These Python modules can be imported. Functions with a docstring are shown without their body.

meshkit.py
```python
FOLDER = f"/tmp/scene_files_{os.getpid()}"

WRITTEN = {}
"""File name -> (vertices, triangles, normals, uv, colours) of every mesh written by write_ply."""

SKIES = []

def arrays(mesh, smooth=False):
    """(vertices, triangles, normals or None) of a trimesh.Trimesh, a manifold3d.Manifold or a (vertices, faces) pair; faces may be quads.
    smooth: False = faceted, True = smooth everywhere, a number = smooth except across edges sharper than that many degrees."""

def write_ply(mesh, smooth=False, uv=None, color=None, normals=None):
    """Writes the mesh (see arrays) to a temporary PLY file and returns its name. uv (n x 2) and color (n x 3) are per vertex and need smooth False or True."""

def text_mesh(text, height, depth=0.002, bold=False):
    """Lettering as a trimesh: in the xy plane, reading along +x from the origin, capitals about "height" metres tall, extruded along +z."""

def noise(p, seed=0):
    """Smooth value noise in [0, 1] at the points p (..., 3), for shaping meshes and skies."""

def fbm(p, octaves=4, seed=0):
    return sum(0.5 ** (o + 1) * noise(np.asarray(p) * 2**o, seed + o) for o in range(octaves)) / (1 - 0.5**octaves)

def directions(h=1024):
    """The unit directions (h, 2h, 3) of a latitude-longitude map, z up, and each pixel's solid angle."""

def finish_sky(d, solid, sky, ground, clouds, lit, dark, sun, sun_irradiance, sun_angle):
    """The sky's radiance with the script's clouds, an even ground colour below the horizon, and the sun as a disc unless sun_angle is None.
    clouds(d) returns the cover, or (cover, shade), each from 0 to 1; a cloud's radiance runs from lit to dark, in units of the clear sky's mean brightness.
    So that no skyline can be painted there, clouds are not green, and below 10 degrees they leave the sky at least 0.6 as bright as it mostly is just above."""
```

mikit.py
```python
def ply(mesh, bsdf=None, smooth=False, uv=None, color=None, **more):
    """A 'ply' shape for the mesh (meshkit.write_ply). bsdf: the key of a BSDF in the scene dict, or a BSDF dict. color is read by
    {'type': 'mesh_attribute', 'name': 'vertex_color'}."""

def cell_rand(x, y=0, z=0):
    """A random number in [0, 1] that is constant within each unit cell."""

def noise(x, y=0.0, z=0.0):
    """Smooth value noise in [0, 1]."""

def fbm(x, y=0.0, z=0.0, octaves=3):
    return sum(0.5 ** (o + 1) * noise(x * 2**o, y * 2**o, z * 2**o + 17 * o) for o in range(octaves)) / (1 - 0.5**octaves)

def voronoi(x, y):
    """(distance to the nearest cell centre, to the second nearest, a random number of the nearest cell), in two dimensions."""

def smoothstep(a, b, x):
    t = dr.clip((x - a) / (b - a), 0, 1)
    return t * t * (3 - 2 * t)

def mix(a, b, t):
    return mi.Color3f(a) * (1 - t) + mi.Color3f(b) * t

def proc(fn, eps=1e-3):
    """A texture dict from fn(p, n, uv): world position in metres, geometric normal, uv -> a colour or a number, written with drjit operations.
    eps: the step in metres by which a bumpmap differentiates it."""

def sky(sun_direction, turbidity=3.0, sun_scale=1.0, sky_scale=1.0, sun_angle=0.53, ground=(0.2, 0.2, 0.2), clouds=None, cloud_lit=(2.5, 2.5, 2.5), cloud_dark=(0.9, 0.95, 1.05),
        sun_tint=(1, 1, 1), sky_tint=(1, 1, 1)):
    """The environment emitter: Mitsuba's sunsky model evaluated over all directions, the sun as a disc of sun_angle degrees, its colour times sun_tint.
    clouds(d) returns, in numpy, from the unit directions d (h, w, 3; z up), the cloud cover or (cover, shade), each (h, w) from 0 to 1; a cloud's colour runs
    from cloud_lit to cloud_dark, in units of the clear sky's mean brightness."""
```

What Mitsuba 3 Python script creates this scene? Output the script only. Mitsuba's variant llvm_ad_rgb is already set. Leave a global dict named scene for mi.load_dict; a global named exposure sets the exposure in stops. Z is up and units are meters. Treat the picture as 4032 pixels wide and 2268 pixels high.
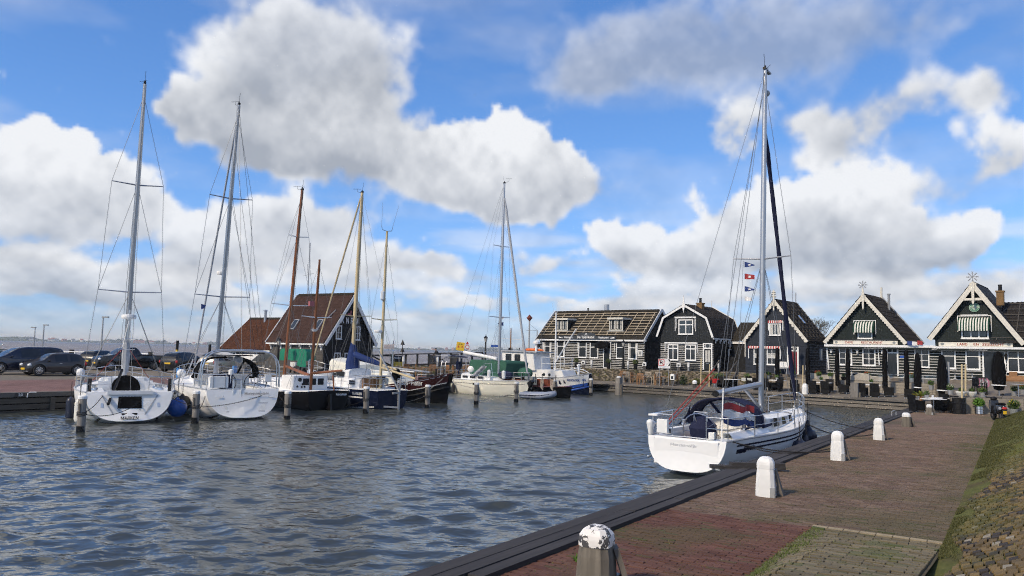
import math, random
import numpy as np, trimesh, manifold3d, shapely
from shapely import geometry as sg, affinity
import drjit as dr
import mitsuba as mi
import mikit, meshkit
from mikit import noise, fbm, voronoi, smoothstep, mix, cell_rand, proc

T4 = mi.ScalarTransform4f
scene, labels = {}, {}
rng = np.random.default_rng(7)
random.seed(7)

# ---------------------------------------------------------------- camera, sky, exposure
PITCH, ROLL = math.radians(4.78), math.radians(1.35)
scene['camera'] = dict(type='perspective', fov=68.0, fov_axis='x', near_clip=0.1, far_clip=40000.0,
    to_world=T4().look_at(origin=[0, 0, 3.1], target=[0, math.cos(PITCH), 3.1 + math.sin(PITCH)],
        up=[-math.sin(ROLL), -math.sin(PITCH) * math.cos(ROLL), math.cos(PITCH) * math.cos(ROLL)]))
exposure = 2.02
SUN = np.array([-math.sin(math.radians(48)) * math.cos(math.radians(36)), -math.cos(math.radians(48)) * math.cos(math.radians(36)), math.sin(math.radians(36))])
# cumulus masses: azimuth (right of north), elevation, half widths in degrees, density, greyness
CLOUDS = [(-19.5,18.4,5.1,5.7,1,.55),(-14.6,21.1,6.6,3.6,1,.6),(-12.6,16.9,5.7,4.5,1,.5),(-21.5,14.9,5.1,2.4,1,.45),(-24,16.7,2.1,1.8,.9,.1),(-16,14.1,7.8,2.1,.8,.5),(-1.4,14.4,6.3,3.6,1.15,0),(2.9,13.6,3.3,2.7,1.1,.1),(-6.6,14.2,5.4,2.7,.9,.2),(-3.4,11.4,7.2,1.5,.9,.55),(5.7,11.9,4.8,1.3,.5,.6),(-31.3,10.9,3.9,2.8,1.15,0),(-33.9,10.6,2.7,2.7,1,.1),(-28.2,9.4,3.0,2.2,1,.3),(-31,7,4.9,1.3,.85,.5),(-30.9,4,9,1.5,.8,.35),(-32.9,5,3.3,1.2,.9,.1),(-23.1,6.2,3.3,2.4,.95,.1),(-19,7.9,6,2.7,.95,.25),(-14.6,9.6,5.1,1.8,.8,.35),(-11.6,6.9,6,1.8,.75,.35),(-24.5,3.4,12.6,1.2,.7,.4),(-6.9,5.9,4.8,1,.75,.4),(-4.1,3.6,7.8,1,.65,.3),(2.1,7.1,2.7,1.2,.8,.4),(9.1,22.6,6.9,3.3,.75,.75),(16.5,23.4,7.8,2.7,.7,.75),(23.3,21.2,7.2,3.6,.65,.8),(5.5,20.2,3,1.8,.55,.7),(29.5,21.7,6,1.8,.3,.7),(16.5,15.9,2.7,2.7,.75,.25),(20.6,16.4,2.1,1.2,.6,.3),(25.3,15.5,4.2,2.4,.75,.4),(22.2,14.7,2.1,1.8,.6,.4),(17.6,9.7,3.9,2.7,1.1,.05),(23.4,10.5,3.9,2.7,1.15,0),(25.4,8.3,4.2,2.7,1,.35),(8.4,8,3.3,2.1,1,.1),(12.8,7.4,4.8,2.1,1,.3),(20,7.3,7.8,1.8,1,.45),(30.6,16.7,4.2,1.8,.55,.4),(33.7,17.2,2.4,1.5,.55,.4),(33.6,13.3,3.3,2.1,.9,.2),(29.3,11.7,3.3,1.2,.65,.5),(30.9,8.5,2.1,2.4,.95,.1),(28.1,7.6,3.6,1.5,.8,.5),(12.2,4.5,9,1.2,.7,.25),(25.6,4.7,9,1.2,.75,.3),(32.9,4.9,3.6,1.5,.9,.1),(5.8,3.5,6,.9,.6,.3),(17.8,2.8,12,.9,.5,.3),(-17.1,2,15,.7,.45,.3),(29.1,3.1,7.5,.9,.6,.3)]
_r = random.Random(3)
for _k in range(150):   # the same broken cumulus all round the horizon and overhead
    _a = _r.uniform(40, 320); _e = min(85, 3 + abs(_r.gauss(0, 20)))
    _s = .5 + _e / 30
    CLOUDS.append((_a if _a < 180 else _a - 360, _e, _r.uniform(3, 9) * (1 + _e / 40), _r.uniform(1, 2.5) * _s, _r.uniform(.6, 1.1), _r.uniform(0, .7)))

def clouds(d):
    az = np.degrees(np.arctan2(d[..., 0], d[..., 1])); el = np.degrees(np.arcsin(np.clip(d[..., 2], -1, 1)))
    sc = 1 + 2.2 * np.exp(-el / 6.0)           # layers flatten towards the horizon
    q = np.stack([d[..., 0], d[..., 1], d[..., 2] * sc], -1)
    wx = (meshkit.fbm(q * 9, 4, 5) - .5) * 4.6 + (meshkit.fbm(q * 38, 3, 15) - .5) * 2.2; wy = (meshkit.fbm(q * 9 + 31, 4, 9) - .5) * 3.2 + (meshkit.fbm(q * 38 + 7, 3, 19) - .5) * 1.7
    F = np.zeros(az.shape); S = np.zeros(az.shape); Fl = np.zeros(az.shape)
    for a, e, ra, re, w, s in CLOUDS:
        ra, re = (ra * .88, re * .86) if s < .6 else (ra * 1.2, re * 1.15)
        m = (np.abs(el - e) < 3.2 * re + 4)
        da = ((az[m] + wx[m] - a + 180) % 360 - 180) / ra
        de = (el[m] + wy[m] - e) / re
        g = w * np.exp(-np.power(da * da + np.where(de > 0, 1.0, .8) * de * de, 1.25))
        F[m] += g; S[m] += g * s; Fl[m] += g * np.clip(.5 - .55 * de, 0, 1)
    S = S / np.maximum(F, 1e-4); low = Fl / np.maximum(F, 1e-4)
    det = meshkit.fbm(q * 22, 5, 21) - .5
    det2 = meshkit.fbm(q * 75, 4, 41) - .5
    D = np.minimum(F, 1.25) + det * 1.15 + det2 * .62 * np.clip(1.15 - 1.2 * S, .15, 1)
    soft = .20 + .85 * np.clip(S, 0, 1) ** 1.2
    t = np.clip((D - .38) / soft, 0, 1)
    cover = t * t * (3 - 2 * t) * (1 - .5 * np.clip((S - .55) / .25, 0, 1))
    wisp = np.clip((meshkit.fbm(np.stack([d[..., 0] * 6, d[..., 1] * 6, d[..., 2] * 34], -1), 5, 77) - .44) / .2, 0, 1)
    hz = np.exp(-np.maximum(el, 0) / 3.2)
    cover = cover * (1 - .22 * np.exp(-np.maximum(el - 1, 0) / 5))
    cover = 1 - (1 - cover) * (1 - .85 * wisp * np.exp(-((el - 4.5) / 4.5) ** 2)) * (1 - .6 * hz)
    veil = np.clip((meshkit.fbm(np.stack([d[..., 0] * 5 + 3, d[..., 1] * 5, d[..., 2] * 14], -1), 5, 55) - .45) / .3, 0, 1)
    cover = 1 - (1 - cover) * (1 - .30 * veil)
    bulk = np.clip((D - .75) / .6, 0, 1)
    shade = np.clip(.02 + .58 * S + .85 * (low - .38) * np.clip(F, 0, 1) + .28 * bulk * S * 2 - 1.5 * det - .6 * det2 + .42 * hz, 0, 1)
    return cover, shade

scene['sky'] = mikit.sky(SUN.tolist(), turbidity=2.6, sun_scale=.64, sky_scale=1.0, sun_angle=4.5, ground=(.08, .09, .1), clouds=clouds,
                         cloud_lit=(2.55, 2.6, 2.68), cloud_dark=(1.12, 1.22, 1.4), sky_tint=(.72, 1.0, 1.38), sun_tint=(.94, .97, 1.03))

# ---------------------------------------------------------------- helpers
USED, PLACE = set(), {}
def num(base):
    k, i = base, 0
    while k in USED: i += 1; k = f'{base}_{i:03d}'
    USED.add(k); return k
def place(x=0, y=0, z=0, rz=0, s=1.0):
    c, n = math.cos(rz), math.sin(rz)
    return np.array([[c * s, -n * s, 0, x], [n * s, c * s, 0, y], [0, 0, s, z], [0, 0, 0, 1.0]])
def thing(name, label, cat, T=None, group=None, kind=None):
    k = num(name); PLACE[k] = np.eye(4) if T is None else T
    labels[k] = {}
    if kind: labels[k]['kind'] = kind
    if label: labels[k]['label'] = label
    if cat: labels[k]['category'] = cat
    if group: labels[k]['group'] = group
    return k
def put(name, mesh, mat, parent=None, label=None, cat=None, group=None, kind=None, smooth=False, T=None, color=None):
    """one entry of the scene: a part of parent, or a thing of one mesh"""
    if parent is None:
        k = num(name); PLACE[k] = np.eye(4) if T is None else T
    else:
        k = num(parent + '__' + name)
    root = k.split('__')[0]
    v, f, nn = meshkit.arrays(mesh, smooth); uv = None
    if mat in CODED: mat, c = CODED[mat]; uv = np.repeat([c], len(v), 0)
    d = {'type': 'ply', 'filename': meshkit.write_ply((v, f), False, uv, color, nn), 'face_normals': nn is None, 'bsdf': {'type': 'ref', 'id': mat}, 'to_world': T4(PLACE[root].tolist())}
    scene[k] = d
    e = {}
    if label: e['label'] = label
    if cat: e['category'] = cat
    if group: e['group'] = group
    if kind: e['kind'] = kind
    if e or parent is None: labels[k] = e
    return k
def dup(root, T, label=None, group=None, name=None):
    k = num(name or root.rstrip('0123456789').rstrip('_')); PLACE[k] = T
    e = dict(labels[root])
    if label: e['label'] = label
    if group: e['group'] = group
    labels[k] = e
    tw = T4(T.tolist())
    for key in list(scene):
        if key == root or key.startswith(root + '__'):
            nk = k + key[len(root):]; USED.add(nk); scene[nk] = {**scene[key], 'to_world': tw}
            if key != root and key in labels: labels[nk] = labels[key]
    return k

def cat(*ms):
    V, F, o = [], [], 0
    for m in ms:
        if isinstance(m, (list,)):
            if not m: continue
            m = cat(*m)
        v, f = arr(m)
        V.append(v); F.append(f + o); o += len(v)
    return np.vstack(V), np.vstack(F)
def arr(m):
    if hasattr(m, 'to_mesh'):
        q = m.to_mesh(); return np.array(q.vert_properties[:, :3], float), np.array(q.tri_verts)
    if hasattr(m, 'vertices'): return np.array(m.vertices), np.array(m.faces)
    v, f = np.asarray(m[0], float), np.asarray(m[1], int)
    if f.shape[1] == 4: f = np.vstack([f[:, [0, 1, 2]], f[:, [0, 2, 3]]])
    return v, f
_BF = np.array([[0, 2, 3, 1], [4, 5, 7, 6], [0, 1, 5, 4], [2, 6, 7, 3], [0, 4, 6, 2], [1, 3, 7, 5]])
def box(x0, x1, y0, y1, z0, z1):
    v = np.array([[x, y, z] for z in (z0, z1) for y in (y0, y1) for x in (x0, x1)], float)
    return v, np.vstack([_BF[:, [0, 1, 2]], _BF[:, [0, 2, 3]]])
def cbox(cx, cy, cz, sx, sy, sz): return box(cx - sx / 2, cx + sx / 2, cy - sy / 2, cy + sy / 2, cz - sz / 2, cz + sz / 2)
def xf(m, M):
    v, f = arr(m); M = np.asarray(M); return v @ M[:3, :3].T + M[:3, 3], f
def mv(m, x=0, y=0, z=0, rz=0, s=1.0): return xf(m, place(x, y, z, rz, s))
def rotm(axis, ang, at=(0, 0, 0)): return trimesh.transformations.rotation_matrix(ang, axis, at)
def tube(pts, r, n=6, cap=True):
    p = np.asarray(pts, float); m = len(p)
    t = np.gradient(p, axis=0); t /= np.linalg.norm(t, axis=1, keepdims=True) + 1e-12
    up = np.where(np.abs(t[:, 2:]) < .9, [[0, 0, 1.0]], [[1.0, 0, 0]])
    a = np.cross(t, up); a /= np.linalg.norm(a, axis=1, keepdims=True) + 1e-12
    b = np.cross(t, a); th = np.arange(n) * 2 * np.pi / n
    rr = np.broadcast_to(r, (m,))[:, None, None]
    v = (p[:, None] + rr * (np.cos(th)[None, :, None] * a[:, None] + np.sin(th)[None, :, None] * b[:, None])).reshape(-1, 3)
    i, j = np.meshgrid(np.arange(m - 1), np.arange(n), indexing='ij')
    q = np.stack([i * n + j, i * n + (j + 1) % n, (i + 1) * n + (j + 1) % n, (i + 1) * n + j], -1).reshape(-1, 4)
    f = np.vstack([q[:, [0, 1, 2]], q[:, [0, 2, 3]]])
    if cap:
        v = np.vstack([v, p[:1], p[-1:]]); c0, c1 = m * n, m * n + 1; j = np.arange(n)
        f = np.vstack([f, np.stack([(j + 1) % n, j, j * 0 + c0], 1), np.stack([(m - 1) * n + j, (m - 1) * n + (j + 1) % n, j * 0 + c1], 1)])
    return v, f
def rod(a, b, r, n=6): return tube([a, b], r, n)
def bar(a, b, w, h):
    """rectangular bar from a to b, w across, h upright"""
    a, b = np.array(a, float), np.array(b, float); t = b - a; t /= np.linalg.norm(t)
    s = np.cross(t, [0, 0, 1.0]) if abs(t[2]) < .95 else np.array([1.0, 0, 0]); s -= t * (s @ t); s /= np.linalg.norm(s); u = np.cross(s, t)
    v = np.array([p + i * s * w / 2 + j * u * h / 2 for p in (a, b) for i, j in ((-1, -1), (1, -1), (1, 1), (-1, 1))])
    q = np.array([[0, 1, 2, 3], [7, 6, 5, 4], [0, 4, 5, 1], [1, 5, 6, 2], [2, 6, 7, 3], [3, 7, 4, 0]])
    return v, np.vstack([q[:, [0, 2, 1]], q[:, [0, 3, 2]]])
def lathe(prof, n=16, x=0, y=0, z=0):
    p = np.asarray(prof, float); th = np.arange(n) * 2 * np.pi / n
    v = np.stack([p[:, None, 0] * np.cos(th), p[:, None, 0] * np.sin(th), np.broadcast_to(p[:, None, 1], (len(p), n))], -1).reshape(-1, 3) + [x, y, z]
    i, j = np.meshgrid(np.arange(len(p) - 1), np.arange(n), indexing='ij')
    q = np.stack([i * n + j, i * n + (j + 1) % n, (i + 1) * n + (j + 1) % n, (i + 1) * n + j], -1).reshape(-1, 4)
    return v, np.vstack([q[:, [0, 1, 2]], q[:, [0, 2, 3]]])
def prism(poly, h0, h1):
    """shapely polygon (or points) extruded along z"""
    P = poly if hasattr(poly, 'area') else sg.Polygon(poly)
    if not P.is_valid: P = P.buffer(0)
    ms = []
    for g in getattr(P, 'geoms', [P]):
        if g.area > 1e-6:
            m = trimesh.creation.extrude_polygon(g, h1 - h0, engine='earcut'); m.apply_translation([0, 0, h0]); ms.append(m)
    return cat(*ms)
UPRIGHT = np.array([[1, 0, 0, 0], [0, 0, -1, 0], [0, 1, 0, 0], [0, 0, 0, 1.0]])   # (x, y, extrusion) -> (x, -extrusion, z)
def plate(poly, y0, y1):
    """polygon in (x, z) standing between y0 and y1"""
    return xf(prism(poly, -y1, -y0), UPRIGHT)
def grid(P):
    """quads over an (n, m, 3) array of points"""
    n, m = P.shape[:2]; i, j = np.meshgrid(np.arange(n - 1), np.arange(m - 1), indexing='ij'); k = i * m + j
    return P.reshape(-1, 3), np.stack([k, k + m, k + m + 1, k + 1], -1).reshape(-1, 4)
def flip(m): v, f = arr(m); return v, f[:, ::-1]
def ball(c, r, sub=2):
    m = trimesh.creation.icosphere(subdivisions=sub); return m.vertices * np.asarray(r) + c, m.faces
def both(m): v, f = arr(m); return v, np.vstack([f, f[:, ::-1]])
def rect2(x0, z0, x1, z1): return sg.box(x0, z0, x1, z1)
_TXT = {}
def letters(s, h, width=None, bold=False, depth=.008):
    k = (s, bold)
    if k not in _TXT: _TXT[k] = meshkit.text_mesh(s, 1.0, .05, bold)
    m = _TXT[k]; v = np.array(m.vertices); w = v[:, 0].max()
    sx = h if width is None else width / w
    return v * [sx, h, depth / .05], np.array(m.faces)
def wtext(root, s, x, z, y, h, mat, width=None, bold=False, center=True, name='lettering'):
    v, f = letters(s, h, width, bold)
    if center: v = v - [(v[:, 0].max() + v[:, 0].min()) / 2, 0, 0]
    return put(name, xf(mv((v, f), x, z, -y), UPRIGHT), mat, root)
def manifold(m):
    v, f = arr(m); return manifold3d.Manifold(manifold3d.Mesh(np.asarray(v, np.float32), np.asarray(f, np.uint32)))
def sag(a, b, s, n=12):
    a, b = np.array(a, float), np.array(b, float); t = np.linspace(0, 1, n)[:, None]
    p = a + (b - a) * t; p[:, 2] -= 4 * s * (t * (1 - t))[:, 0]; return p

# ---------------------------------------------------------------- materials
def lum(f): return f
CODED = {}
def code_uv(rgb, v):
    r, g, b = (int(np.clip(round(math.sqrt(c) * 255), 3, 252)) for c in rgb); return (r * 65536 + g * 256 + b, v)
def decode(u):
    k = mi.Int32(u + .5); r, g, b = (mi.Float(x) / 255 for x in (k // 65536, (k // 256) % 256, k % 256))
    return mi.Color3f(r * r, g * g, b * b)
def pm(name, rgb, rough=.6, metal=0, spec=.5, coat=0, var=.0, scale=3.0):
    """a paint: plain ones are BSDFs of their own; mottled ones share one BSDF that reads colour, mottling and gloss from the mesh's uv"""
    if var and not metal: CODED[name] = ('paint', code_uv(rgb, math.floor(var * 100) + min(rough, .98) * .999)); return name
    b = {'type': 'principled', 'base_color': {'type': 'rgb', 'value': list(rgb)}, 'roughness': rough, 'metallic': metal, 'specular': spec}
    if coat: b['clearcoat'] = coat; b['clearcoat_gloss'] = .95
    scene[name] = {'type': 'twosided', 'bsdf': b}
    return name
def paint_col(p, n, uv):
    w = dr.floor(uv.y) / 100
    return decode(uv.x) * (1 - w + w * (1.1 * fbm(p.x * 1.7, p.y * 1.7, p.z * 2.2, 3) + .9 * noise(p.x * 13, p.y * 13, p.z * 13)))
scene['paint'] = {'type': 'twosided', 'bsdf': {'type': 'principled', 'base_color': proc(paint_col), 'roughness': proc(lambda p, n, uv: uv.y - dr.floor(uv.y)), 'specular': .3}}
def grain(p, uv):
    k = dr.floor(uv.y * .01)                 # 0: along the quays, 1: along the row of houses, 2: upright
    ex = dr.select(k < .5, .552, .76); ey = dr.select(k < .5, .834, -.65); up = k > 1.5
    a = (p.x * ex + p.y * ey) * dr.select(up, 26, 1.2); b = (p.x * ey - p.y * ex) * 26
    return fbm(a, b, p.z * dr.select(up, 1.6, 26), 3)
def timber_col(p, n, uv):
    w = (uv.y - 100 * dr.floor(uv.y * .01)) / 100
    return decode(uv.x) * (1 - w + 1.2 * w * grain(p, uv) + .8 * w * fbm(p.x * .9, p.y * .9, p.z * .9, 2))
scene['timber'] = {'type': 'twosided', 'bsdf': {'type': 'bumpmap', 'arbitrary': proc(lambda p, n, uv: grain(p, uv), eps=.006), 'scale': .005,
    'bsdf': {'type': 'principled', 'base_color': proc(timber_col), 'roughness': .8, 'specular': .3}}}
def wood(name, rgb, var=.5, way=2): CODED[name] = ('timber', code_uv(rgb, way * 100 + var * 100)); return name
WHITE = pm('gelcoat_white', (.74, .75, .75), .22, spec=.5, coat=.3, var=.05, scale=1.5)
CREAMW = pm('gelcoat_cream', (.70, .69, .60), .28, var=.05, scale=1.2)
DECK = pm('deck_white', (.66, .67, .66), .5, var=.07, scale=4)
NAVY = pm('navy_paint', (.007, .011, .032), .25, coat=.3, var=.2, scale=1)
BLACKH = pm('black_hull_paint', (.006, .006, .0065), .3, var=.2, scale=2)
MAROON = pm('maroon_paint', (.045, .012, .012), .35, var=.2, scale=2)
RUST = pm('redlead_paint', (.15, .042, .025), .6, var=.25, scale=2)
BLUEP = pm('blue_paint', (.03, .09, .36), .4, var=.2, scale=3)
ALU = pm('aluminium', (.46, .48, .51), .4, metal=.8)
STEEL = pm('stainless', (.7, .7, .7), .25, metal=1)
WIRE = pm('rigging_wire', (.16, .17, .18), .5, metal=.3)
BUFF = pm('buff_mast_paint', (.52, .43, .26), .45, var=.1)
VARN = pm('varnished_wood', (.20, .075, .03), .35, var=.3)
NAVYC = pm('navy_canvas', (.012, .016, .045), .85, var=.25, scale=4)
BLACKC = pm('black_canvas', (.0045, .0045, .005), .9, spec=.1)
BLUEC = pm('blue_canvas', (.012, .03, .12), .8, var=.25, scale=4)
GREENC = pm('green_canvas', (.03, .10, .07), .8, var=.25, scale=2.5)
TARP = pm('green_tarp', (.01, .20, .12), .6, var=.2, scale=2)
GREYC = pm('grey_canvas', (.32, .34, .37), .8, var=.2, scale=3)
DGLASS = pm('dark_glass', (.018, .022, .026), .06, spec=.6)
PANE = pm('window_glass', (.03, .036, .042), .05, spec=.7)
RUBBER = pm('black_rubber', (.015, .015, .016), .65)
FENDW = pm('white_fender', (.66, .65, .60), .45, var=.12, scale=5)
FENDB = pm('navy_fender', (.015, .02, .04), .4)
BALLB = pm('blue_fender', (.01, .06, .26), .35)
BALLR = pm('red_fender', (.35, .05, .05), .5)
ROPEB = pm('black_rope', (.015, .015, .018), .9)
ROPEW = pm('pale_rope', (.42, .38, .31), .9)
ROPER = pm('red_rope', (.28, .03, .025), .8)
PWHITE = pm('painted_white', (.72, .73, .73), .5, var=.10, scale=5)
PCREAM = pm('painted_cream', (.60, .585, .52), .5, var=.08, scale=4)
PTAR = pm('tarred_boards', (.0085, .0085, .009), .7, var=.35, scale=3)
PGREEN = pm('dark_green_boards', (.0045, .0115, .0115), .6, var=.25, scale=4)
PSLATE = pm('slate_boards', (.017, .022, .034), .6, var=.2, scale=4)
PANTH = pm('anthracite_boards', (.014, .018, .021), .6, var=.2, scale=4)
GREYW = pm('weathered_boards', (.085, .08, .075), .8, var=.4, scale=2.5)
LETR = pm('red_letter_paint', (.25, .03, .015), .6, spec=.2)
LETB = pm('dark_letter_paint', (.02, .022, .03), .5)
LETBL = pm('blue_letter_paint', (.03, .07, .25), .5)
SIGNK = pm('slate_sign', (.035, .042, .05), .5)
IRON = pm('black_iron', (.007, .007, .0075), .5, spec=.3)
GALV = pm('galvanised_steel', (.36, .37, .38), .5, metal=.5, var=.12, scale=6)
CONC = pm('concrete', (.36, .35, .32), .85, var=.2, scale=4)
BRICKC = pm('chimney_brick', (.19, .12, .055), .9, var=.3, scale=9)
REDROOF = pm('red_roof_tiles', (.22, .05, .035), .8, var=.25, scale=3)
TEAK = pm('teak', (.26, .14, .065), .7, var=.3, scale=6)
TEAKG = pm('grey_teak', (.36, .31, .25), .75, var=.25, scale=6)
WICK = pm('black_wicker', (.006, .006, .0065), .7, spec=.2)
STEELB = pm('brushed_steel', (.6, .6, .6), .3, metal=1)
POTW = pm('white_pot', (.62, .62, .58), .45)
POTG = pm('grey_pot', (.20, .22, .23), .6, var=.15)
REDP = pm('red_planter', (.42, .015, .015), .4)
PINK = pm('faded_pink_plastic', (.50, .22, .30), .5, var=.08)
PYEL = pm('yellow_plate', (.62, .40, .02), .45)
YSIGN = pm('sign_yellow', (.70, .47, .03), .5)
REDS = pm('sign_red', (.45, .03, .03), .5)
ORANGE = pm('orange_kayak', (.70, .16, .03), .45)
FLAGR = pm('flag_red', (.30, .035, .04), .8)
FLAGW = pm('flag_white', (.70, .70, .70), .8)
FLAGB = pm('flag_blue', (.025, .05, .18), .8)
CURT = pm('curtain', (.45, .45, .43), .9)
SKIN = pm('skin', (.42, .26, .19), .5)
JACK = pm('dark_jacket', (.012, .014, .02), .8)
JEAN = pm('blue_jeans', (.06, .075, .11), .85, var=.15, scale=9)
GREYD = pm('grey_dinghy', (.27, .31, .38), .45, var=.1)
LIFEO = pm('faded_red_box', (.40, .13, .14), .5, var=.1)
scene['clear_glass'] = {'type': 'thindielectric', 'int_ior': 1.5}
scene['vcol'] = {'type': 'twosided', 'bsdf': {'type': 'principled', 'base_color': {'type': 'mesh_attribute', 'name': 'vertex_color'}, 'roughness': .75, 'specular': .25}}
scene['vleaf'] = {'type': 'twosided', 'bsdf': {'type': 'principled', 'base_color': {'type': 'mesh_attribute', 'name': 'vertex_color'}, 'roughness': .6, 'specular': .3}}

EX, EY = .552, .834                       # the direction of both long quays
DX, DY = .76, -.65                        # the direction of the row of houses
BEAM = wood('quay_beam_wood', (.040, .039, .040), .6, 0)
LWALL = wood('quay_wall_wood', (.075, .07, .06), .6, 0)
DWALL = wood('terrace_wall_wood', (.16, .145, .125), .5, 1)
DWALL2 = wood('terrace_wall_wood_grey', (.105, .098, .088), .5, 1)
DECKW = wood('terrace_deck_wood', (.12, .105, .09), .45, 1)
PLW = wood('planter_wood', (.26, .235, .20), .35, 1)
PILEW = wood('pile_wood', (.19, .18, .165), .6)
POSTW = wood('old_post_wood', (.15, .135, .115), .8)
RAILW = wood('rail_wood', (.05, .047, .042), .5, 1)
# ================================================================ the setting
A0 = np.array([13.2, 66.5])
def lb(L, b): return np.array([A0[0] + DX * L - DY * b, A0[1] + DY * L + DX * b])
def qs(s, t): return np.array([-.84 + EX * s + EY * t, 7.88 + EY * s - EX * t])
def qz(y): return .82 - .0117 * (np.clip(y, -8, 60) - 8)
L0 = np.array([-19.75, 34.97]); LE = np.array([.587, .809]); LN = np.array([-.809, .587])
def lq(l, n): return L0 + l * LE + n * LN
def lqz(x, y): return .82 + .03 * np.clip((np.array([x, y]) - L0) @ LN, 0, 13)
def edge_b(L): return -6.0 - .054 * (L + 1)
def deckz(L, b): return .62 + .06 * max(0, b - edge_b(L))
def ground(poly, zf, thick=None):
    """a sheet over a polygon of xy points, its height from zf(x, y), with a skirt thick metres deep"""
    P = np.asarray(poly, float); pts = []
    for a, b in zip(P, np.roll(P, -1, 0)):
        n = max(1, int(np.linalg.norm(b - a) // 6))
        pts += [a + (b - a) * i / n for i in range(n)]
    pg = sg.Polygon(pts)
    v, f = trimesh.creation.triangulate_polygon(pg, engine='earcut')
    v = np.array(v); z = np.array([zf(x, y) for x, y in v])
    top = (np.column_stack([v, z]), np.array(f))
    if not thick: return top
    pts = np.array(pts); zt = np.array([zf(x, y) for x, y in pts])
    ring = np.stack([np.column_stack([pts, zt]), np.column_stack([pts, zt - thick])], 0)
    ring = np.concatenate([ring, ring[:, :1]], 1)
    return cat(top, grid(ring))

# ---- water: one sheet, finely divided in the harbour
def lines(lo, hi, fine_lo, fine_hi, d, grow=1.16):
    a = list(np.arange(fine_lo, fine_hi, d)); s = d; x = a[-1]
    while x < hi: s *= grow; x += s; a.append(x)
    s = d; x = a[0]; b = []
    while x > lo: s *= grow; x -= s; b.append(x)
    return np.array(b[::-1] + a)
xs = lines(-6500, 6500, -12, 7, .085, 1.022)
ys = []; y = 4.0
while y < 75: ys.append(y); y += np.clip(.0062 * y, .045, .3)
step = .3
while y < 6500: ys.append(y); step *= 1.12; y += step
ys = np.array(list(np.arange(-60, 0, 6.0)) + [0, 1.5, 3] + ys)
WX, WY = np.meshgrid(xs, ys, indexing='ij')
WZ = np.zeros_like(WX); DXw = np.zeros_like(WX); DYw = np.zeros_like(WX)
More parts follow.
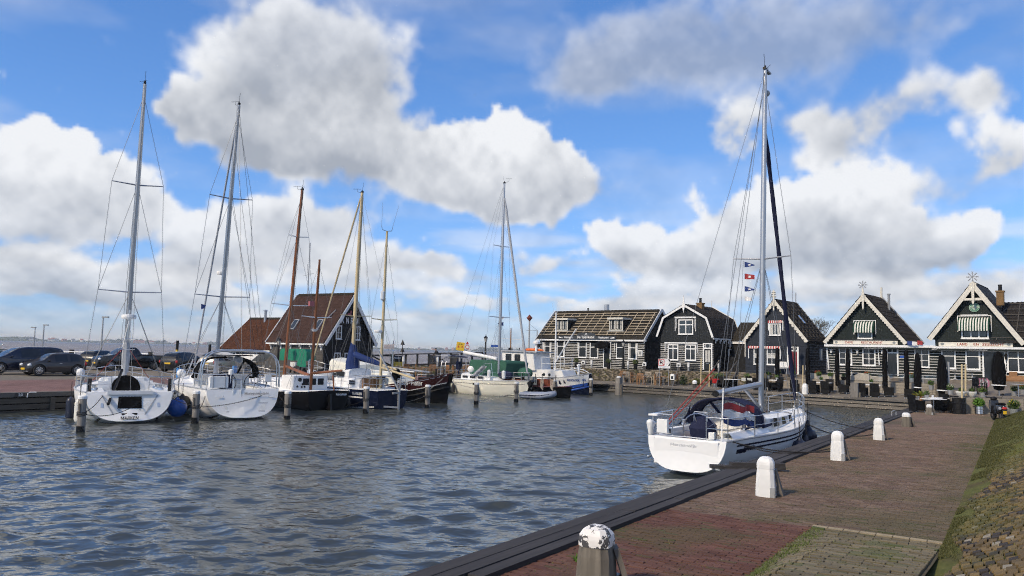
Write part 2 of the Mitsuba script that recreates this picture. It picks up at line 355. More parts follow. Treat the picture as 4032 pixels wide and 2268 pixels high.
env = np.clip((90 - WY) / 20, 0, 1) * np.clip((WX + 60) / 20, 0, 1) * np.clip((60 - WX) / 20, 0, 1) * (WY > -20)
r = np.random.default_rng(11)
amp_map = .45 + 1.1 * meshkit.fbm(np.stack([WX * .35, WY * .5, WX * 0], -1), 3, 3)
for i in range(80):
    lam = .21 * (1.45 / .21) ** r.random(); th = math.radians(-100 + r.normal(0, 38))
    k = 2 * math.pi / lam; kx, ky = k * math.cos(th), k * math.sin(th); ph = r.random() * 6.28
    a = .0043 * lam ** .42
    c = kx * WX + ky * WY + ph
    fade = np.clip((lam / np.maximum(.0062 * np.abs(WY), .045) - 3) / 4, 0, 1)
    e = a * env * fade * amp_map
    WZ += e * np.cos(c); DXw -= e * 1.15 * math.cos(th) * np.sin(c); DYw -= e * 1.15 * math.sin(th) * np.sin(c)
P = np.stack([WX + DXw, WY + DYw, WZ], -1)
def water_col(p, n, uv):
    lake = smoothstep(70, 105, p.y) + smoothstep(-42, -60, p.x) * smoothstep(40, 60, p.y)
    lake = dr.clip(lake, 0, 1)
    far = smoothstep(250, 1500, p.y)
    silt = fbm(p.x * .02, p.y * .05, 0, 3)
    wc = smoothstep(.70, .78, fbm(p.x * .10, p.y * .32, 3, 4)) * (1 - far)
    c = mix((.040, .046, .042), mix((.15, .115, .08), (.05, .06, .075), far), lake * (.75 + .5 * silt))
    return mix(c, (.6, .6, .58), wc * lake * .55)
def water_bump(p, n, uv):
    near = 1 - smoothstep(75, 100, p.y)
    a = .020 * fbm(p.x * 4.2, p.y * 7.5, 1.0, 3) * near
    far = .75 * fbm(p.x * .30, p.y * .55, 2.0, 4) * (1 - near)
    mid = .10 * fbm(p.x * 1.6, p.y * 2.7, 5.0, 3) * smoothstep(10, 34, p.y) * near
    return a + mid + far
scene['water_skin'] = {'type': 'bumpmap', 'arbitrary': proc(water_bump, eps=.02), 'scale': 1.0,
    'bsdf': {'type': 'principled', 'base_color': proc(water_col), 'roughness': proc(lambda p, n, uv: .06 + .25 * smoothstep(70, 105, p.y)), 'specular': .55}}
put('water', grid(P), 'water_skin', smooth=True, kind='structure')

# ---- right quay
def brick_col(p, n, uv):
    s = (p.x + .84) * EX + (p.y - 7.88) * EY; t = (p.x + .84) * EY - (p.y - 7.88) * EX
    row = dr.floor(s / .065); u = t / .205 + .5 * (row - 2 * dr.floor(row / 2))
    k = cell_rand(dr.floor(u), row, 1)
    moss = smoothstep(.45, .7, fbm(p.x * .7, p.y * .7, 0, 4)) * .5 + smoothstep(2.8, 4.6, t) * .35
    joint = dr.maximum(smoothstep(.44, .5, dr.abs(s / .065 - row - .5)), smoothstep(.46, .5, dr.abs(u - dr.floor(u) - .5)))
    c = mix((.098, .064, .046), (.145, .105, .08), k) * (.8 + .4 * fbm(p.x * 3, p.y * 3, 0, 2))
    c = mix(c, (.075, .07, .035), moss)
    return mix(c, (.04, .036, .024), joint * .7)
scene['far_brick_paving'] = {'type': 'twosided', 'bsdf': {'type': 'principled', 'base_color': proc(brick_col), 'roughness': .85, 'specular': .3}}
pm('paving_bed', (.062, .054, .036), .95, var=.4, scale=9)
SB = 25.0                                     # bricks are built up to here
far = [qs(SB, .55), qs(44.5, .55), qs(47.5, 3), qs(47.5, 14), qs(36, 9), qs(33, 4.7), qs(SB, 4.7)]
put('quay_paving', ground(far, lambda x, y: qz(y), 1.6), 'far_brick_paving', kind='structure')
near = [qs(-6, .55), qs(SB, .55), qs(SB, 4.7), qs(-6, 4.7)]
put('bed', ground(near, lambda x, y: qz(y) - .013, 1.6), 'paving_bed', 'quay_paving')
def bricks(parent, mat, s0, s1, tr, ds, dt, h, colf, zf, skip=None, gap=.0032, jit=.0025, keep=300, name='brick', seed=1, stagger=True):
    """rows of bricks along t; the nearest 300 are parts, the rest one part"""
    rg = np.random.default_rng(seed); C = []
    for i, s in enumerate(np.arange(s0, s1, ds)):
        ta, tb = tr(s)
        for t in np.arange(ta - (dt / 2 if (i % 2 and stagger) else 0) - dt * .22 * rg.random(), tb, dt):
            a, b = max(t, ta), min(t + dt, tb)
            if b - a > .03 and not (skip and skip(s, (a + b) / 2)): C.append((s, a, b))
    C = np.array(C); n = len(C)
    j = rg.normal(0, jit, (n, 4)); tilt = rg.normal(0, jit * .6, (n, 4))
    S0 = C[:, 0] + gap; S1 = C[:, 0] + ds - gap; Ta = C[:, 1] + gap; Tb = C[:, 2] - gap
    cs = .12 * np.minimum(ds, dt) * .35
    def ring(inset, dz):
        sx = np.stack([S0 + inset, S1 - inset, S1 - inset, S0 + inset], 1) + j[:, :1]
        tx = np.stack([Ta + inset, Ta + inset, Tb - inset, Tb - inset], 1)
        xy = np.stack([-.84 + EX * sx + EY * tx, 7.88 + EY * sx - EX * tx], -1)
        z = zf(sx, tx, xy) + dz + tilt
        return np.concatenate([xy, z[..., None]], -1)
    V = np.concatenate([ring(0, -h), ring(0, -cs + j[:, 1:2]), ring(cs, j[:, 1:2])], 1)   # (n, 12, 3)
    f = []
    for a in (0, 4):
        for q in range(4): f += [[a + q, a + (q + 1) % 4, a + 4 + (q + 1) % 4], [a + q, a + 4 + (q + 1) % 4, a + 4 + q]]
    f += [[8, 9, 10], [8, 10, 11]]; f = np.array(f)[:, ::-1]
    col = np.repeat(colf(C[:, 0], (C[:, 1] + C[:, 2]) / 2, rg)[:, None], 12, 1)
    mid = V.mean(1); d = np.linalg.norm(mid - [0, 0, 3.1], axis=1)
    ang = mid[:, :2]; vis = (mid[:, 1] > 6) & (np.abs(mid[:, 0] / mid[:, 1]) < .72)
    order = np.argsort(np.where(vis, d, d + 1000)); first = order[:keep]; rest = order[keep:]
    for k in first: put(name, (V[k], f), mat, parent, color=col[k])
    if len(rest):
        F = (f[None] + 12 * np.arange(len(rest))[:, None, None]).reshape(-1, 3)
        put(name + 's', (V[rest].reshape(-1, 3), F), mat, parent, color=col[rest].reshape(-1, 3), kind='stuff')
def paving_colour(s, t, rg):
    n = len(s); k = rg.random(n)[:, None]
    xy = np.stack([-.84 + EX * s + EY * t, 7.88 + EY * s - EX * t, 0 * s], -1)
    pat = meshkit.fbm(xy * .8, 4, 3)[:, None]; sm = meshkit.fbm(xy * 3.1, 3, 8)[:, None]
    c = np.array([.098, .064, .046]) * (1 - k) + np.array([.155, .112, .085]) * k
    red = ((s < 5.0 + .03 * t))[:, None]
    c = np.where(red, np.array([.085, .038, .028]) * (1 - k) + np.array([.122, .062, .046]) * k, c)
    c = c * (.72 + .55 * sm)
    moss = np.clip((pat - .5) * 2.2, 0, .55) + np.clip((t[:, None] - 3.2) / 2.2, 0, .45) + .55 * (rg.random(n)[:, None] < .07)
    return np.clip(c * (1 - moss) + np.array([.07, .066, .03]) * moss, .005, 1)
RAMP_S = 5.15
def in_ramp(s, t): return s < RAMP_S and t > 2.66
bricks('quay_paving', 'vcol', -4.5, SB, lambda s: (.58, 4.5), .065, .205, .05, paving_colour, lambda s, t, xy: qz(xy[..., 1]), skip=in_ramp, seed=3)

# ---- the ramp of yellow bricks that climbs the dike
def rampz(s, t, xy):
    up = np.clip(RAMP_S - .3 - s, 0, 20) * .085
    return qz(xy[..., 1]) + up * np.clip((t - 2.70) / .42, 0, 1) ** .8
def ramp_colour(s, t, rg):
    n = len(s); k = rg.random(n)[:, None]
    xy = np.stack([s, t, 0 * s], -1); sm = meshkit.fbm(xy * 2.2, 3, 18)[:, None]
    c = np.array([.115, .098, .062]) * (1 - k) + np.array([.165, .142, .092]) * k
    c = c * (.7 + .55 * sm); m = .6 * (sm > .60) + .35 * (rg.random(n)[:, None] < .1)
    return c * (1 - m) + np.array([.06, .075, .022]) * m
def rr(s, t):
    xy = qs(s, t); return [xy[0], xy[1], float(rampz(np.array(s), np.array(t), xy[None])[0]) - .03]
tt = [2.64, 2.8, 3.0, 3.15, 3.6, 4.25]
put('ramp_path', grid(np.array([[rr(s, t) for t in tt] for s in np.linspace(-12, RAMP_S, 12)])), 'paving_bed', kind='structure')
bricks('ramp_path', 'vcol', -2.5, RAMP_S - .02, lambda s: (2.66, 4.22), .102, .205, .05, ramp_colour, rampz, seed=5, gap=.005, jit=.004)
pm('kerb_tone', (.25, .21, .14), .9, var=.3)
kb = [(np.array([qs(RAMP_S - .02 + .0, t), qs(RAMP_S + .09, t), qs(RAMP_S + .09, t + .19), qs(RAMP_S - .02, t + .19)]), t) for t in np.arange(2.66, 4.2, .2)]
for q, t in kb:
    put('kerb_brick', prism(q, qz(q[0][1]) - .05, qz(q[0][1]) + .012), 'paving_bed' if t < 0 else 'kerb_tone', 'ramp_path')

# ---- dike: stone setts near, grass farther on
def dikez(s, t):
    y = 7.88 + EY * s - EX * t
    return qz(y) + .40 * np.clip(t - 4.22, 0, 6) + .02
def dike_col(p, n, uv):
    s = (p.x + .84) * EX + (p.y - 7.88) * EY; t = (p.x + .84) * EY - (p.y - 7.88) * EX
    g = fbm(p.x * 1.3, p.y * 1.3, 0, 4); f2 = fbm(p.x * 14, p.y * 14, 0, 3)
    grass = mix((.05, .062, .018), (.095, .095, .032), f2) * (.75 + .5 * g)
    soil = mix((.05, .042, .022), (.085, .075, .035), f2)
    return mix(soil, grass, smoothstep(.25, .6, g + smoothstep(13, 22, s) * .8))
scene['dike_turf'] = {'type': 'twosided', 'bsdf': {'type': 'bumpmap', 'arbitrary': proc(lambda p, n, uv: fbm(p.x * 22, p.y * 22, p.z * 22, 3), eps=.01), 'scale': .03,
    'bsdf': {'type': 'principled', 'base_color': proc(dike_col), 'roughness': .9, 'specular': .2}}}
G = [[(*qs(s, t), float(dikez(s, t)) - .03) for t in (4.2, 4.6, 5.5, 7, 10.2, 14, 22)] for s in np.linspace(-14, 36, 40)]
put('dike_slope', grid(np.array(G)), 'dike_turf', kind='structure', smooth=True)
def sett_colour(s, t, rg):
    n = len(s); k = rg.random(n)[:, None]
    c = np.array([.075, .058, .034]) * (1 - k) + np.array([.165, .115, .05]) * k
    dk = rg.random(n)[:, None] < .3; c = np.where(dk, np.array([.04, .034, .03]), c)
    lich = rg.random(n)[:, None] < .025; c = np.where(lich, np.array([.22, .20, .16]), c)
    xy = np.stack([s, t, 0 * s], -1); m = np.clip((meshkit.fbm(xy * .9, 3, 4)[:, None] - .45) * 2.4, 0, .6) + np.clip((s[:, None] - 10) / 7, 0, .5)
    return c * (1 - m) + np.array([.085, .088, .022]) * m
bricks('dike_slope', 'vcol', -3, 18, lambda s: (4.40 + .1 * math.sin(s * 2) + max(0, s - 8) * .06, 8.2), .15, .10, .05, sett_colour, lambda s, t, xy: dikez(s, t) + .002, gap=.009, jit=.006, name='sett', seed=9)

def blades(pts, hgt, rg, lean=.5, w=.006):
    """three-sided grass blades at the points"""
    n = len(pts); a = rg.random(n) * 6.28; h = hgt * (.5 + rg.random(n)); d = np.stack([np.cos(a), np.sin(a), 0 * a], 1); o = np.stack([-np.sin(a), np.cos(a), 0 * a], 1)
    w = np.broadcast_to(w, (n,))[:, None]
    tip = pts + d * (h * lean)[:, None] * rg.random(n)[:, None] + [0, 0, 1] * h[:, None]
    V = np.stack([pts - o * w, pts + o * w, tip], 1).reshape(-1, 3)
    return V, np.arange(3 * n).reshape(-1, 3)
def green(n, rg, a=(.05, .085, .012), b=(.15, .19, .04)):
    k = rg.random(n)[:, None]; return np.repeat(np.array(a) * (1 - k) + np.array(b) * k, 3, 0)
rg = np.random.default_rng(21)
n = 60000; s = 3 + 33 * rg.random(n) ** .8; t = 4.24 + np.abs(rg.normal(0, .09, n)) + rg.random(n) * np.clip((s - 9) * .10, 0, 4) * rg.random(n)
dens = meshkit.fbm(np.stack([s * .9, t * 1.3, 0 * s], -1), 3, 5); keep = (dens > .56 - np.clip((s - 9) / 40, 0, .3)); s, t = s[keep], t[keep]
pts = np.column_stack([-.84 + EX * s + EY * t, 7.88 + EY * s - EX * t, dikez(s, t) - .01])
put('grass_verge', blades(pts, .026, rg, .9, .004 + .0002 * s), 'vleaf', kind='stuff', label='green grass growing along the foot of the dike beside the brick quay', cat='grass', color=green(len(pts), rg, (.045, .052, .014), (.10, .10, .034)))
n = 26000; s = -1 + 17 * rg.random(n); t = 4.45 + 3.4 * rg.random(n)
dens = meshkit.fbm(np.stack([s * .9, t * .9, 0 * s], -1), 4, 4); keep = rg.random(n) < np.clip((dens - .40) * 4, .05, 1) * (.35 + s / 20); s, t = s[keep], t[keep]
t = np.round((t - 4.4) / .1) * .1 + 4.4 + rg.normal(0, .012, len(t)); pts = np.column_stack([-.84 + EX * s + EY * t, 7.88 + EY * s - EX * t, dikez(s, t) - .01])
put('sett_moss', blades(pts, .03, rg, 1.1, .006), 'vleaf', kind='stuff', label='moss and short grass growing between the dike setts', cat='moss', color=green(len(pts), rg, (.05, .05, .012), (.13, .12, .03)))
n = 9000; s = -2 + 24 * rg.random(n) ** 1.3; t = .6 + 3.6 * rg.random(n)
dens = meshkit.fbm(np.stack([s * 1.1, t * 1.6, 0 * s], -1), 4, 15); keep = dens > .52; s, t = s[keep], t[keep]
s = np.round(s / .065) * .065 + .0; pts = np.column_stack([-.84 + EX * s + EY * t, 7.88 + EY * s - EX * t, rampz(s, t, np.stack([0 * s, 7.88 + EY * s - EX * t], -1)) - .004])
put('paving_weeds', blades(pts, .018, rg, 1.2, .004), 'vleaf', kind='stuff', label='tiny weeds and moss in the joints of the brick quay', cat='weeds', color=green(len(pts), rg, (.06, .065, .015), (.14, .14, .04)))
n = 5000; s = -1 + 6 * rg.random(n); t = 2.66 + np.abs(rg.normal(0, .16, n)); dens = meshkit.fbm(np.stack([s * 1.5, t * 3, 0 * s], -1), 3, 25); keep = dens > .47; s, t = s[keep], t[keep]
pts = np.column_stack([-.84 + EX * s + EY * t, 7.88 + EY * s - EX * t, rampz(s, t, np.stack([0 * s, 7.88 + EY * s - EX * t], -1)) - .004])
put('ramp_weeds', blades(pts, .028, rg, 1.2, .004), 'vleaf', kind='stuff', label='green weeds along the left flank of the yellow brick ramp', cat='weeds', color=green(len(pts), rg, (.05, .08, .015), (.13, .16, .04)))
q = qs(1.55, 1.02); pts = np.column_stack([rg.normal(q[0], .045, 260), rg.normal(q[1], .04, 260), np.full(260, qz(q[1]))])
put('grass_tuft', blades(pts, .07, rg, .9, .006), 'vleaf', label='small bright green tuft of grass on the red bricks left of the nearest bollard', cat='grass tuft', color=green(260, rg, (.05, .13, .01), (.13, .27, .03)))

# ---- timber edge of the right quay: three planks, in lengths
k = thing('quay_edge', 'dark timber edging of three long planks along the right quay', 'quay edge', kind=None)
for r_, (t0, t1) in enumerate([(-.02, .195), (.215, .405), (.425, .60)]):
    s = -3.2 + r_ * 1.7
    while s < 43.3:
        s1 = min(s + 5.4 + .6 * rng.random(), 43.3); a, b, c, d = qs(s, t0), qs(s1 - .012, t0), qs(s1 - .012, t1), qs(s, t1)
        dz = .055 + .008 * (r_ == 1) + .004 * rng.normal()
        v = np.array([[*p, qz(p[1]) + z] for z in (-.14, dz - .008, dz) for p in (a, b, c, d)])
        cen = v[8:].mean(0); v[8:, :2] += (cen[:2] - v[8:, :2]) * np.array([.03, .03]) * .15
        f = [[i + j, i + (j + 1) % 4, i + 4 + (j + 1) % 4] for i in (0, 4) for j in range(4)] + [[i + j, i + 4 + (j + 1) % 4, i + 4 + j] for i in (0, 4) for j in range(4)] + [[8, 9, 10], [8, 10, 11]]
        put('plank', (v, np.array(f)), BEAM, k); s = s1
a, b = qs(-3, -.03), qs(43.3, -.03)
put('fender_beam', cat(*[bar([*qs(s0, .05), qz(qs(s0, 0)[1]) - z], [*qs(s1, .05), qz(qs(s1, 0)[1]) - z], .14, .2) for z in (.28, .62) for s0, s1 in zip(np.arange(-3, 43, 5.78), np.arange(2.78, 50, 5.78)) if s1 < 44]), BEAM, k)
put('sheet_piling', both(grid(np.array([[[*qs(s, .1), z] for s in (-6, 43.3)] for z in (-1.5, .5)]))), IRON, k)
q0, q1 = qs(9.75, -.35), qs(11.2, 1.2)
put('loose_plank', cat(bar([*qs(9.7, -.32), .80], [*qs(10.6, .95), .80], .2, .07), bar([*qs(9.95, .02), .865], [*qs(10.6, .95), .865], .16, .06)), BEAM, label='short greenish board lying across the dark quay edging beside the white boat', cat='loose board')
q = qs(33.5, .3); z = qz(q[1]) + .06
put('mooring_bracket', tube([[q[0] - .15, q[1] - .1, z - .02], [q[0] - .15, q[1] - .1, z + .17], [q[0] + .02, q[1] + .02, z + .22], [q[0] + .15, q[1] + .1, z + .17], [q[0] + .15, q[1] + .1, z - .02]], .028, 8), GALV, label='small grey steel mooring bracket on the far part of the quay edging', cat='mooring bracket')

# ---- left quay
def park_col(p, n, uv):
    l = (p.x + 19.75) * .587 + (p.y - 34.97) * .809; m = -(p.x + 19.75) * .809 + (p.y - 34.97) * .587
    row = dr.floor(m / .11); u = l / .21 + .5 * (row - 2 * dr.floor(row / 2)); k = cell_rand(dr.floor(u), row, 4)
    c = mix((.12, .068, .060), (.16, .10, .09), k) * (.75 + .5 * fbm(p.x * .8, p.y * .8, 0, 4))
    g = smoothstep(.9, .2, m + .8 * fbm(p.x * 1.5, p.y * 1.5, 0, 3))
    c = mix(c, (.06, .055, .03), g * .8)
    return mix(c, mix((.12, .105, .085), (.15, .135, .11), k), smoothstep(6.8, 7.6, m + .15 * fbm(p.x, p.y, 0, 2)))
scene['parking_bricks'] = {'type': 'twosided', 'bsdf': {'type': 'principled', 'base_color': proc(park_col), 'roughness': .85, 'specular': .3}}
pk = [lq(-34, .32), lq(29.5, .32), lq(29.5, 4.5), lq(24, 12), lq(20, 22), lq(4, 22), lq(-34, 19.5)]
put('parking_ground', ground(pk, lqz, 3), 'parking_bricks', kind='structure')
put('quay_backing', both(grid(np.array([[[*lq(l, .27), z] for l in (-34, 38)] for z in (-1, .7)]))), IRON, 'parking_ground')
k = thing('left_quay_wall', 'dark weathered timber wall along the left quay under the parked cars', 'quay wall')
for z0, z1 in ((.64, .835), (.36, .58), (.10, .31), (-.35, .05)):
    l = -33.5
    while l < 39:
        l1 = l + 5.2 + .8 * rng.random(); off = -.02 if z0 > .6 else .05 + .04 * rng.random()
        a, b, c, d = lq(l, off), lq(l1 - .015, off), lq(l1 - .015, off + (.36 if z0 > .6 else .13)), lq(l, off + (.36 if z0 > .6 else .13))
        put('plank', prism([a, b, c, d], z0, z1), LWALL if rng.random() < .6 else DWALL2, k); l = l1
ca = [lq(l, -.06) for l in np.arange(-30, 38, 1.45)]
put('post', cat(*[prism([lq(l - .1, -.05), lq(l + .1, -.05), lq(l + .1, .1), lq(l - .1, .1)], -1, .60) for l in np.arange(-30, 38, 2.9)]), LWALL, k)
pl = place(*lq(-2.35, -.075), 0, math.atan2(.809, .587))
t = thing('berth_plate', 'dark berth number plate 10 with white pipe hook on the left quay wall', 'number plate', pl)
put('plate', box(-.18, .18, -.012, .02, .66, .83), LETB, t)
wtext(t, '10', 0, .69, -.014, .11, PWHITE, bold=True, name='number')
put('pipe_hook', tube([[.26, -.03, .62], [.27, -.03, .80], [.34, -.04, .84], [.6, -.06, .84]], .022, 7), PWHITE, t)

# ---- terrace along the houses and its timber front
dk = [lb(L, edge_b(L)) for L in (-11.5, -1, 10, 21.5)] + [lb(23.5, -8.8), lb(24, -2.3), lb(12, -2.3), lb(-11, -2.3), lq(29.5, 4.4), lq(29.5, .1)]
def dkz(x, y):
    d = np.array([x, y]) - A0; L, b = d @ [DX, DY], d @ [-DY, DX]; return deckz(L, b) if L > -11 else .8
put('terrace_deck', ground(dk, dkz, 2), DECKW, kind='structure')
for i in range(14):
    L, o = -8 + 30 * rng.random(), .05
k = thing('terrace_wall', 'grey weathered timber front of the terrace facing the water below the houses', 'quay wall')
for j, (z0, z1, off) in enumerate(((.55, .68, -.34), (.30, .49, -.20), (.06, .25, -.24), (-.2, .01, -.20))):
    L = -11.5 + j
    while L < 21.4:
        L1 = min(L + 4.2 + 1.2 * rng.random(), 21.6); p = [lb(L, edge_b(L) + off), lb(L1 - .02, edge_b(L1) + off), lb(L1 - .02, edge_b(L1) + off + (.09 if j else .38)), lb(L, edge_b(L) + off + (.09 if j else .38))]
        put('plank', prism(p, z0, z1), DWALL if rng.random() < .6 else DWALL2, k); L = L1
a, b = lb(21.55, edge_b(21.5) - .05), qs(43.2, .35)
put('end_boards', cat(*[bar([*a, z], [*b, z - .12], .08, .16) for z in (.1, .30, .50)]), DWALL, k)
put('dark_backing', both(grid(np.array([[[*lb(L, edge_b(L) - .06), z] for L in (-12, 21.5)] for z in (-1, .5)]))), IRON, k)

# ---- street, its stone revetment
def strz(x, y):
    L = (np.array([x, y]) - A0) @ [DX, DY]; return float(np.interp(L, [-26, -18, -12, 0, 14, 26], [1.32, 1.6, 1.72, 1.78, 1.88, 1.95]))
top = [np.array([-11.2, 61.2]), np.array([-6.5, 63.6]), np.array([-1.8, 67.9]), lb(-9.5, -2.1), lb(0, -1.75), lb(6, -1.6), lb(11, -1.5)]
foot = [lq(22.5, 4.2), lq(26, 4.0), lq(31, 4.3), lb(-9.2, -3.6), lb(0, -3.4), lb(6, -3.3), lb(11, -3.0)]
foot[0] = np.array([-10.2, 59.7]); foot[1] = np.array([-5.4, 62.2]); foot[2] = np.array([-.6, 66.6])
def street_col(p, n, uv):
    k = fbm(p.x * 6, p.y * 6, 0, 3); return mix((.11, .095, .08), (.20, .175, .15), k)
scene['street_bricks'] = {'type': 'twosided', 'bsdf': {'type': 'principled', 'base_color': proc(street_col), 'roughness': .9, 'specular': .25}}
st = top + [lb(11, 40), lb(-14, 30), lb(-17, 6), np.array([-4.5, 76]), np.array([-10, 71]), np.array([-14.5, 66.5])]
put('street', ground(st, lambda x, y: strz(x, y) + .0, 2.5), 'street_bricks', kind='structure')
st2 = [lb(11, -1.0), lb(20, -1.0), lb(30, -1), lb(40, 2), lb(40, 40), lb(11, 40)]
put('house_yard', ground(st2, lambda x, y: strz(x, y) - .01, 2.5), 'street_bricks', kind='structure')
def lerp_poly(P, u):
    P = np.array(P); d = np.r_[0, np.cumsum(np.linalg.norm(np.diff(P, axis=0), axis=1))]
    return np.stack([np.interp(u * d[-1], d, P[:, 0]), np.interp(u * d[-1], d, P[:, 1])], -1)
uu = np.linspace(0, 1, 60)
Tp = lerp_poly(top, uu); Fp = np.array([lerp_poly(foot, u) for u in uu]) if False else None
def corr(u):
    i = u * (len(top) - 1); a = int(min(i, len(top) - 2)); w = i - a
    return top[a] * (1 - w) + top[a + 1] * w, foot[a] * (1 - w) + foot[a + 1] * w
def rev(u, w):
    tp, ft = corr(u); p = ft + (tp - ft) * w; z0 = dkz(*ft) if u > .4 else lqz(*ft); z1 = strz(*tp)
    return [p[0], p[1], z0 + (z1 - z0) * w]
pm('revetment_soil', (.04, .036, .022), .95, var=.5, scale=5)
put('stone_revetment', grid(np.array([[rev(u, w) for w in (0, .5, 1)] for u in uu])), 'revetment_soil', kind='structure')
rg = np.random.default_rng(5); S = []; C = []
NU = 150
for j in range(11):
    for i in range(NU):
        if rg.random() < .05: continue
        u = (i + .5 * (j % 2) + .25 * rg.normal()) / NU; w = (j + .5 + .12 * rg.normal()) / 11
        if not 0 < u < .995: continue
        c = np.array(rev(u, w)); tp, ft = corr(u); a = np.array(rev(min(u + .003, 1), w)) - c; a /= np.linalg.norm(a) + 1e-9
        up = np.array(rev(u, 1.)) - np.array(rev(u, 0.)); up /= np.linalg.norm(up); nn = np.cross(a, up); nn = nn if nn[2] > 0 else -nn
        hw, hh = .10 + .07 * rg.random(), .045 + .035 * rg.random(); dep = .03 + .05 * rg.random()
        q = [(-hw, -hh), (hw, -hh), (hw, hh), (-hw, hh)]
        V = [c + a * (x + .02 * rg.normal()) + up * (y + .012 * rg.normal()) - nn * .02 for x, y in q] + [c + a * x * .72 + up * y * .65 + nn * dep * (.7 + .6 * rg.random()) for x, y in q]
        S.append(np.array(V)); k_ = rg.random(); col = np.array([.13, .105, .07]) * (1 - k_) + np.array([.23, .20, .15]) * k_
        if rg.random() < .25: col = col * .5
        if rg.random() < .2: col = np.array([.10, .095, .035])
        C.append(col)
f8 = np.array([[0, 1, 5], [0, 5, 4], [1, 2, 6], [1, 6, 5], [2, 3, 7], [2, 7, 6], [3, 0, 4], [3, 4, 7], [4, 5, 6], [4, 6, 7]])
S = np.array(S); C = np.array(C); d = np.linalg.norm(S.mean(1) - [0, 0, 3.1], axis=1); o = np.argsort(d)
for i in o[:300]: put('stone', (S[i], f8), 'vcol', 'stone_revetment', color=np.repeat(C[i][None], 8, 0))
put('stones', (S[o[300:]].reshape(-1, 3), (f8[None] + 8 * np.arange(len(o) - 300)[:, None, None]).reshape(-1, 3)), 'vcol', 'stone_revetment', color=np.repeat(C[o[300:]], 8, 0), kind='stuff')

# ---- upper terrace at the cafes
ut = [lb(11, -2.3), lb(21.8, -2.4), np.array([23.05, 39.75]), np.array([26.35, 39.2]), np.array([34, 38.5]), np.array([44, 44]), lb(30, -1.0), lb(20, -1.0), lb(11, -1.0)]
def utz(x, y):
    b = (np.array([x, y]) - A0) @ [-DY, DX]; return 1.27 + .42 * np.clip((b + 13) / 12, 0, 1)
put('upper_terrace', ground(ut, utz, 1.6), DECKW, kind='structure')
k = thing('terrace_retaining_wall', 'low wall of horizontal grey planks behind the black wicker chairs', 'retaining wall')
for j in range(4):
    for L in np.arange(9.2, 21.6, 3.1):
        a, b = lb(L, -2.42), lb(min(L + 3.08, 21.75), -2.45); z = .86 + j * .19
        if L < 11 and j > 2: continue
        put('plank', prism([a, b, b + np.array([.05, .06]), a + np.array([.05, .06])], z, z + .175), PLW, k)
k = thing('timber_planter_wall', 'raised terrace edge of four thick pale planks behind the black barrel and the scooter', 'planter wall')
for j in range(4):
    z = .42 + j * .215; xs_ = [23.0, 24.7 + .2 * (j % 2), 26.35] if j > 0 else [23.0, 25.4]
    for a, b in zip(xs_[:-1], xs_[1:]): put('plank', prism([[a + .008, 39.72 - .16 * (a - 23)], [b - .008, 39.72 - .16 * (b - 23)], [b - .008, 39.9 - .16 * (b - 23)], [a + .008, 39.9 - .16 * (a - 23)]], z, z + .207), PLW, k)

# ---- far shore of the lake
def shore(az, d): a = math.radians(az); return np.array([d * math.sin(a), d * math.cos(a)])
fs = []
for az in np.arange(-60, 62, 1.0):
    d = float(np.interp(az, [-60, -34, -28, -20, -8, 2, 6, 60], [2200, 2500, 2900, 3100, 2900, 2900, 3200, 3800]))
    fs.append([[*shore(az, d), 0], [*shore(az, d + 6), 1.6], [*shore(az, d + 250), 2.0 + (4.5 if az < -31 else 0) * math.exp(-((az + 33) / 1.6) ** 2) * 2.6], [*shore(az, d + 4000), 2]])
pm('far_land', (.05, .065, .03), .9, var=.3, scale=.02)
put('far_shore', grid(np.array(fs)), 'far_land', kind='structure')
rg = np.random.default_rng(8); B, C = [], []
for i in range(1500):
    az = rg.uniform(-44, 22); d = float(np.interp(az, [-60, -34, -28, -20, -8, 2, 6, 60], [2200, 2500, 2900, 3100, 2900, 2900, 3200, 3800])) + rg.uniform(40, 260)
    h = rg.uniform(3, 9) * (1.35 if meshkit.noise(np.array([az * 1.3, 0, 0]), 2) > .55 else .75) * (1.5 if -2.2 < az < -.3 and rg.random() < .35 else 1)
    m = trimesh.creation.icosphere(subdivisions=1); v = m.vertices * (1 + .25 * rg.normal(size=(len(m.vertices), 1))) * [h * rg.uniform(.7, 1.6), h * .8, h * .62] + [*shore(az, d), h * .45]
    B.append((v, m.faces)); C.append(np.repeat((np.array([.035, .05, .022]) * rg.uniform(.7, 1.5))[None], len(v), 0))
put('far_woods', cat(*B), 'vleaf', kind='stuff', label='low dark band of trees along the far shore of the lake', cat='woods', color=np.vstack(C))
for i in range(46):
    az = rg.uniform(-27, -3) if i < 34 else rg.uniform(-36, -26); d = float(np.interp(az, [-60, -34, -28, -20, -8, 2], [2200, 2500, 2900, 3100, 2900, 2900])) + rg.uniform(15, 45)
    w, h = rg.uniform(8, 16), rg.uniform(5, 8); x, y = shore(az, d)
    v1, f1 = arr(box(-w / 2, w / 2, -4, 4, 1, h)); v2, f2 = arr(xf(prism([(-4.6, 0), (4.6, 0), (0, 4)], -w / 2, w / 2), np.array([[0, 0, 1, 0], [1, 0, 0, 0], [0, 1, 0, h], [0, 0, 0, 1.0]])))
    col = np.vstack([np.repeat([[.55, .53, .48] if rg.random() < .6 else [.28, .16, .11]], len(v1), 0), np.repeat([[.24, .09, .06] if rg.random() < .6 else [.12, .12, .13]], len(v2), 0)])
    put('far_house', mv(cat((v1, f1), (v2, f2)), x, y, .6, math.radians(rg.uniform(-25, 25)) - math.radians(az)), 'vcol', label='tiny pale house in the village on the far shore of the lake', cat='house', group='houses on the far shore', color=col)
x, y = shore(-8.75, 2870)
